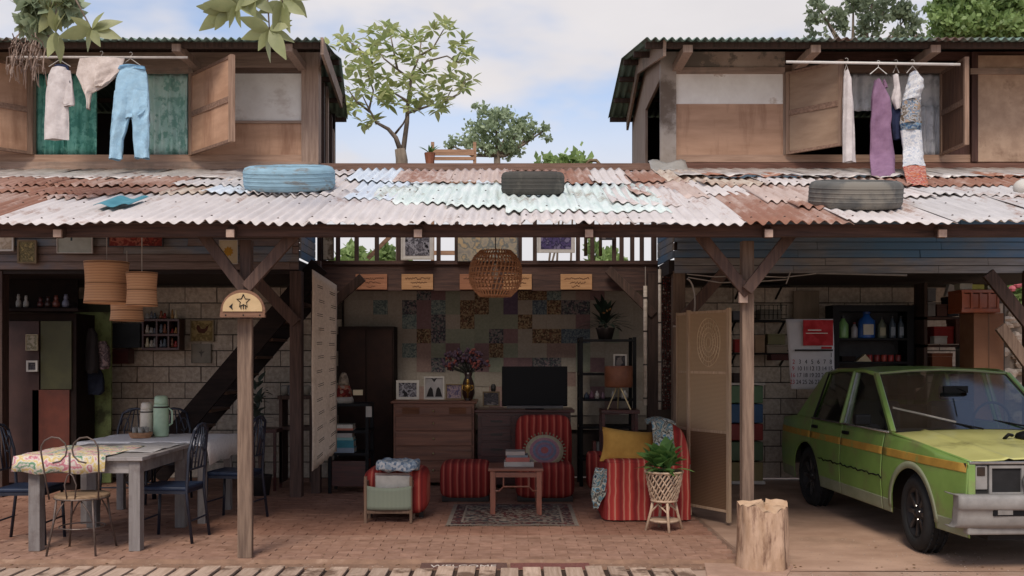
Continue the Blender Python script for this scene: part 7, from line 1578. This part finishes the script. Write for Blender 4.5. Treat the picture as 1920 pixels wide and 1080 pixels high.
simple_tree('tall airy grey green tree behind the roof of the right upper storey', 1610, 120, 20, [(1545, 30, 30, 26), (1600, 10, 40, 26), (1660, 15, 40, 28), (1700, 30, 30, 26), (1620, 50, 40, 22), (1560, 60, 26, 16), (1680, 55, 36, 20), (1530, 5, 20, 18), (1720, 65, 24, 14), (1640, -20, 60, 20)], M_l3, 150, .12, name='airy_tree')
simple_tree('dense bright green tree at the top right corner', 1850, 130, 17, [(1780, 30, 34, 26), (1830, 15, 40, 30), (1890, 20, 44, 32), (1860, 55, 44, 22), (1800, 60, 38, 18), (1910, 60, 34, 20), (1940, 10, 40, 34), (1860, -20, 60, 26), (1775, -5, 26, 20)], M_l2, 900, .11, name='dense_tree')
# shrubs behind, seen through the gallery and under the eaves
M_l4 = leafm('shrub_leaf', '#93a76a', '#768c54')
for i, (px, py, rx, ry, Y, lab) in enumerate([(660, 500, 30, 34, 17, 'pale green shrub seen through the left balusters of the gallery'), (735, 510, 26, 46, 18, 'tall shrub seen through the gallery left of the black and white photograph'), (1130, 500, 30, 40, 17, 'green shrub seen through the gallery right of the purple photograph'), (1050, 306, 50, 6, 16, 'low grey green plant tops peeping over the gallery rail'), (1890, 560, 30, 40, 15, 'green and pink flowering shrub outside at the right edge')]):
    t = thing('shrub', lab, 'shrub', (X(px, Y), Y, 0), 'shrubs behind the house'); b = B(); zt_ = Z(py, Y); 
    for k in range(4): limb(b, [(X(px, Y)+.05*k, Y, -.1), (X(px+rng.uniform(-rx, rx)*.5, Y), Y, zt_*.6), (X(px+rng.uniform(-rx, rx)*.8, Y), Y, zt_)], .03, .01, 5)
    b.build('stem', M_bark, t); crown(t, [(px, py, rx, ry)]+([(px, py+60, rx*1.3, ry)] if ry > 10 else []), M_l4, 300, .16, Y)
    if 'pink' in lab:
        for q in range(6): B().ell(P(1860+rng.uniform(0, 60), 522+rng.uniform(-8, 20), Y-.4), (.06, .05, .05), 6, 4).build('blossom', mat('pink_blossom', '#c26a72', '#a8525c'), t)
# things on the gallery
M_bw = wood('pale_bench_wood', '#b08a6e', '#8c6a52', 'x'); Yb = 12.6
t = thing('wooden_rack', 'pale wooden slatted rack standing on the gallery before the round tree', 'rack', (X(851, Yb), Yb, 2.66))
for px in (811, 890): B().pb(px-3, 266, px+3, 520, Yb, .04).build('post', M_bw, t); B().pb(px-3, 300, px+3, 520, Yb+.45, .04).build('post', M_bw, t)
for p0, p1 in ((280, 291), (294, 300), (340, 348), (400, 408), (470, 478)): B().pb(812, p0, 889, p1, Yb-.012, .025).build('slat', M_bw, t)
B().beam(P(690, 485, Yb), P(735, 440, Yb), .04, .05).build('brace', M_bw, t)
t = thing('chair_back', 'round grey chair back peeping over the gallery rail near the right upper storey', 'chair', P(1112, 480, 12.4)); B().tube([P(1098, 480, 12.4), P(1099, 308, 12.4), P(1106, 301, 12.4), P(1118, 301, 12.4), P(1125, 308, 12.4), P(1126, 480, 12.4)], .022, 6).build('back_frame', M_fo, t, smooth=True); B().pb(1102, 312, 1122, 345, 12.4, .02).build('back_panel', M_fo, t)
t = thing('potted_plant', 'tiny spiky plant left of the wooden rack on the gallery', 'plant', P(808, 300, 12.3))
for k in range(9): 
    a = rng.uniform(0, 6.28); d = Vector((math.cos(a)*.7, math.sin(a)*.7, 1)); inst('leaf', lm2, P(806, 290, 12.3), t, orient(d), (.16,)*3)
B().lathe([(.05, 0), (.07, .14)], P(806, 308, 12.3), 10).build('pot', mat('clay_pot', '#9b6148', '#7d4c38'), t)
# overhanging branches near the camera side of the eaves
M_ol = leafm('overhang_leaf', '#9da071', '#80875c'); lmo = leafmesh('leaf', M_ol, 1, .42, 6, .15)
def branch(label, Y, root, clusters, L0, name='tree_branch', rr=.012):
    t = thing(name, label, 'branch', P(root[0], root[1], Y)); 
    for c in clusters:
        e = P(c[0], c[1], Y+c[3] if len(c) > 3 else Y); b = B(); limb(b, [P(root[0], root[1], Y), (P(root[0], root[1], Y)+e)/2+Vector((.03, 0, .02)), e], rr, .005, 5); b.build('twig', M_bark, t, smooth=True)
        for an in c[2]:
            a = R(an); d = Vector((math.cos(a), rng.uniform(-.5, .2), math.sin(a))); s = L0*rng.uniform(.75, 1.15)
            inst('leaf', lmo, e, t, orient(d, roll=rng.uniform(-.3, .3)+1.1), (s, s, s))
branch('drooping branch of large oval leaves at the top above the left eave end', 7.2, (480, -90), [(445, 10, [185, 215, 250, 275, 340, 20, 150]), (505, 55, [10, 340, 300, 265, 240, 200, 165, 30]), (545, -10, [350, 310, 270, 240, 20]), (470, -10, [230, 280, 200, 320]), (425, 20, [190, 215, 240, 170]), (530, 5, [330, 250, 280, 200])], .225)
branch('leafy branch with hanging leaves at the top left corner', 7.6, (90, -60), [(172, 55, [20, 50, 345, 300, 260, 150, 200]), (105, 60, [250, 280, 100, 60, 120, 80]), (95, 20, [90, 60, 130, 240, 300, 45, 150])], .22)
t = thing('spiky_branch', 'feathery grey green branch at the top left corner', 'branch', P(90, -40, 7.7)); crown(t, [(60, 20, 14, 20), (90, 0, 24, 24), (125, 15, 16, 18), (80, 55, 14, 18), (50, 45, 8, 10)], M_l3, 110, .12, 7.7); B().tube([P(90, -60, 7.7), P(85, 20, 7.7), P(95, 90, 7.7)], .012, 5).build('twig', M_bark, t)
t = thing('hanging_roots', 'tangle of dry grey roots hanging over the left eave', 'roots', P(50, 160, 7.6)); b = B()
for k in range(26):
    x = 30+rng.uniform(-8, 50); y = rng.uniform(60, 85); pts = []; dx = rng.uniform(-1, 1)
    for q in range(9): pts.append(P(x+dx*q*2+6*math.sin(q*.9+k), y+q*rng.uniform(5, 11), 7.6+.08*math.sin(k+q))) 
    b.tube(pts, [.0045]*8+[.002], 4)
b.build('root_strand', mat('dry_root', '#9a8577', '#7d6a5e', sc=12), t)
for o_, lab in ((t, None),): pass
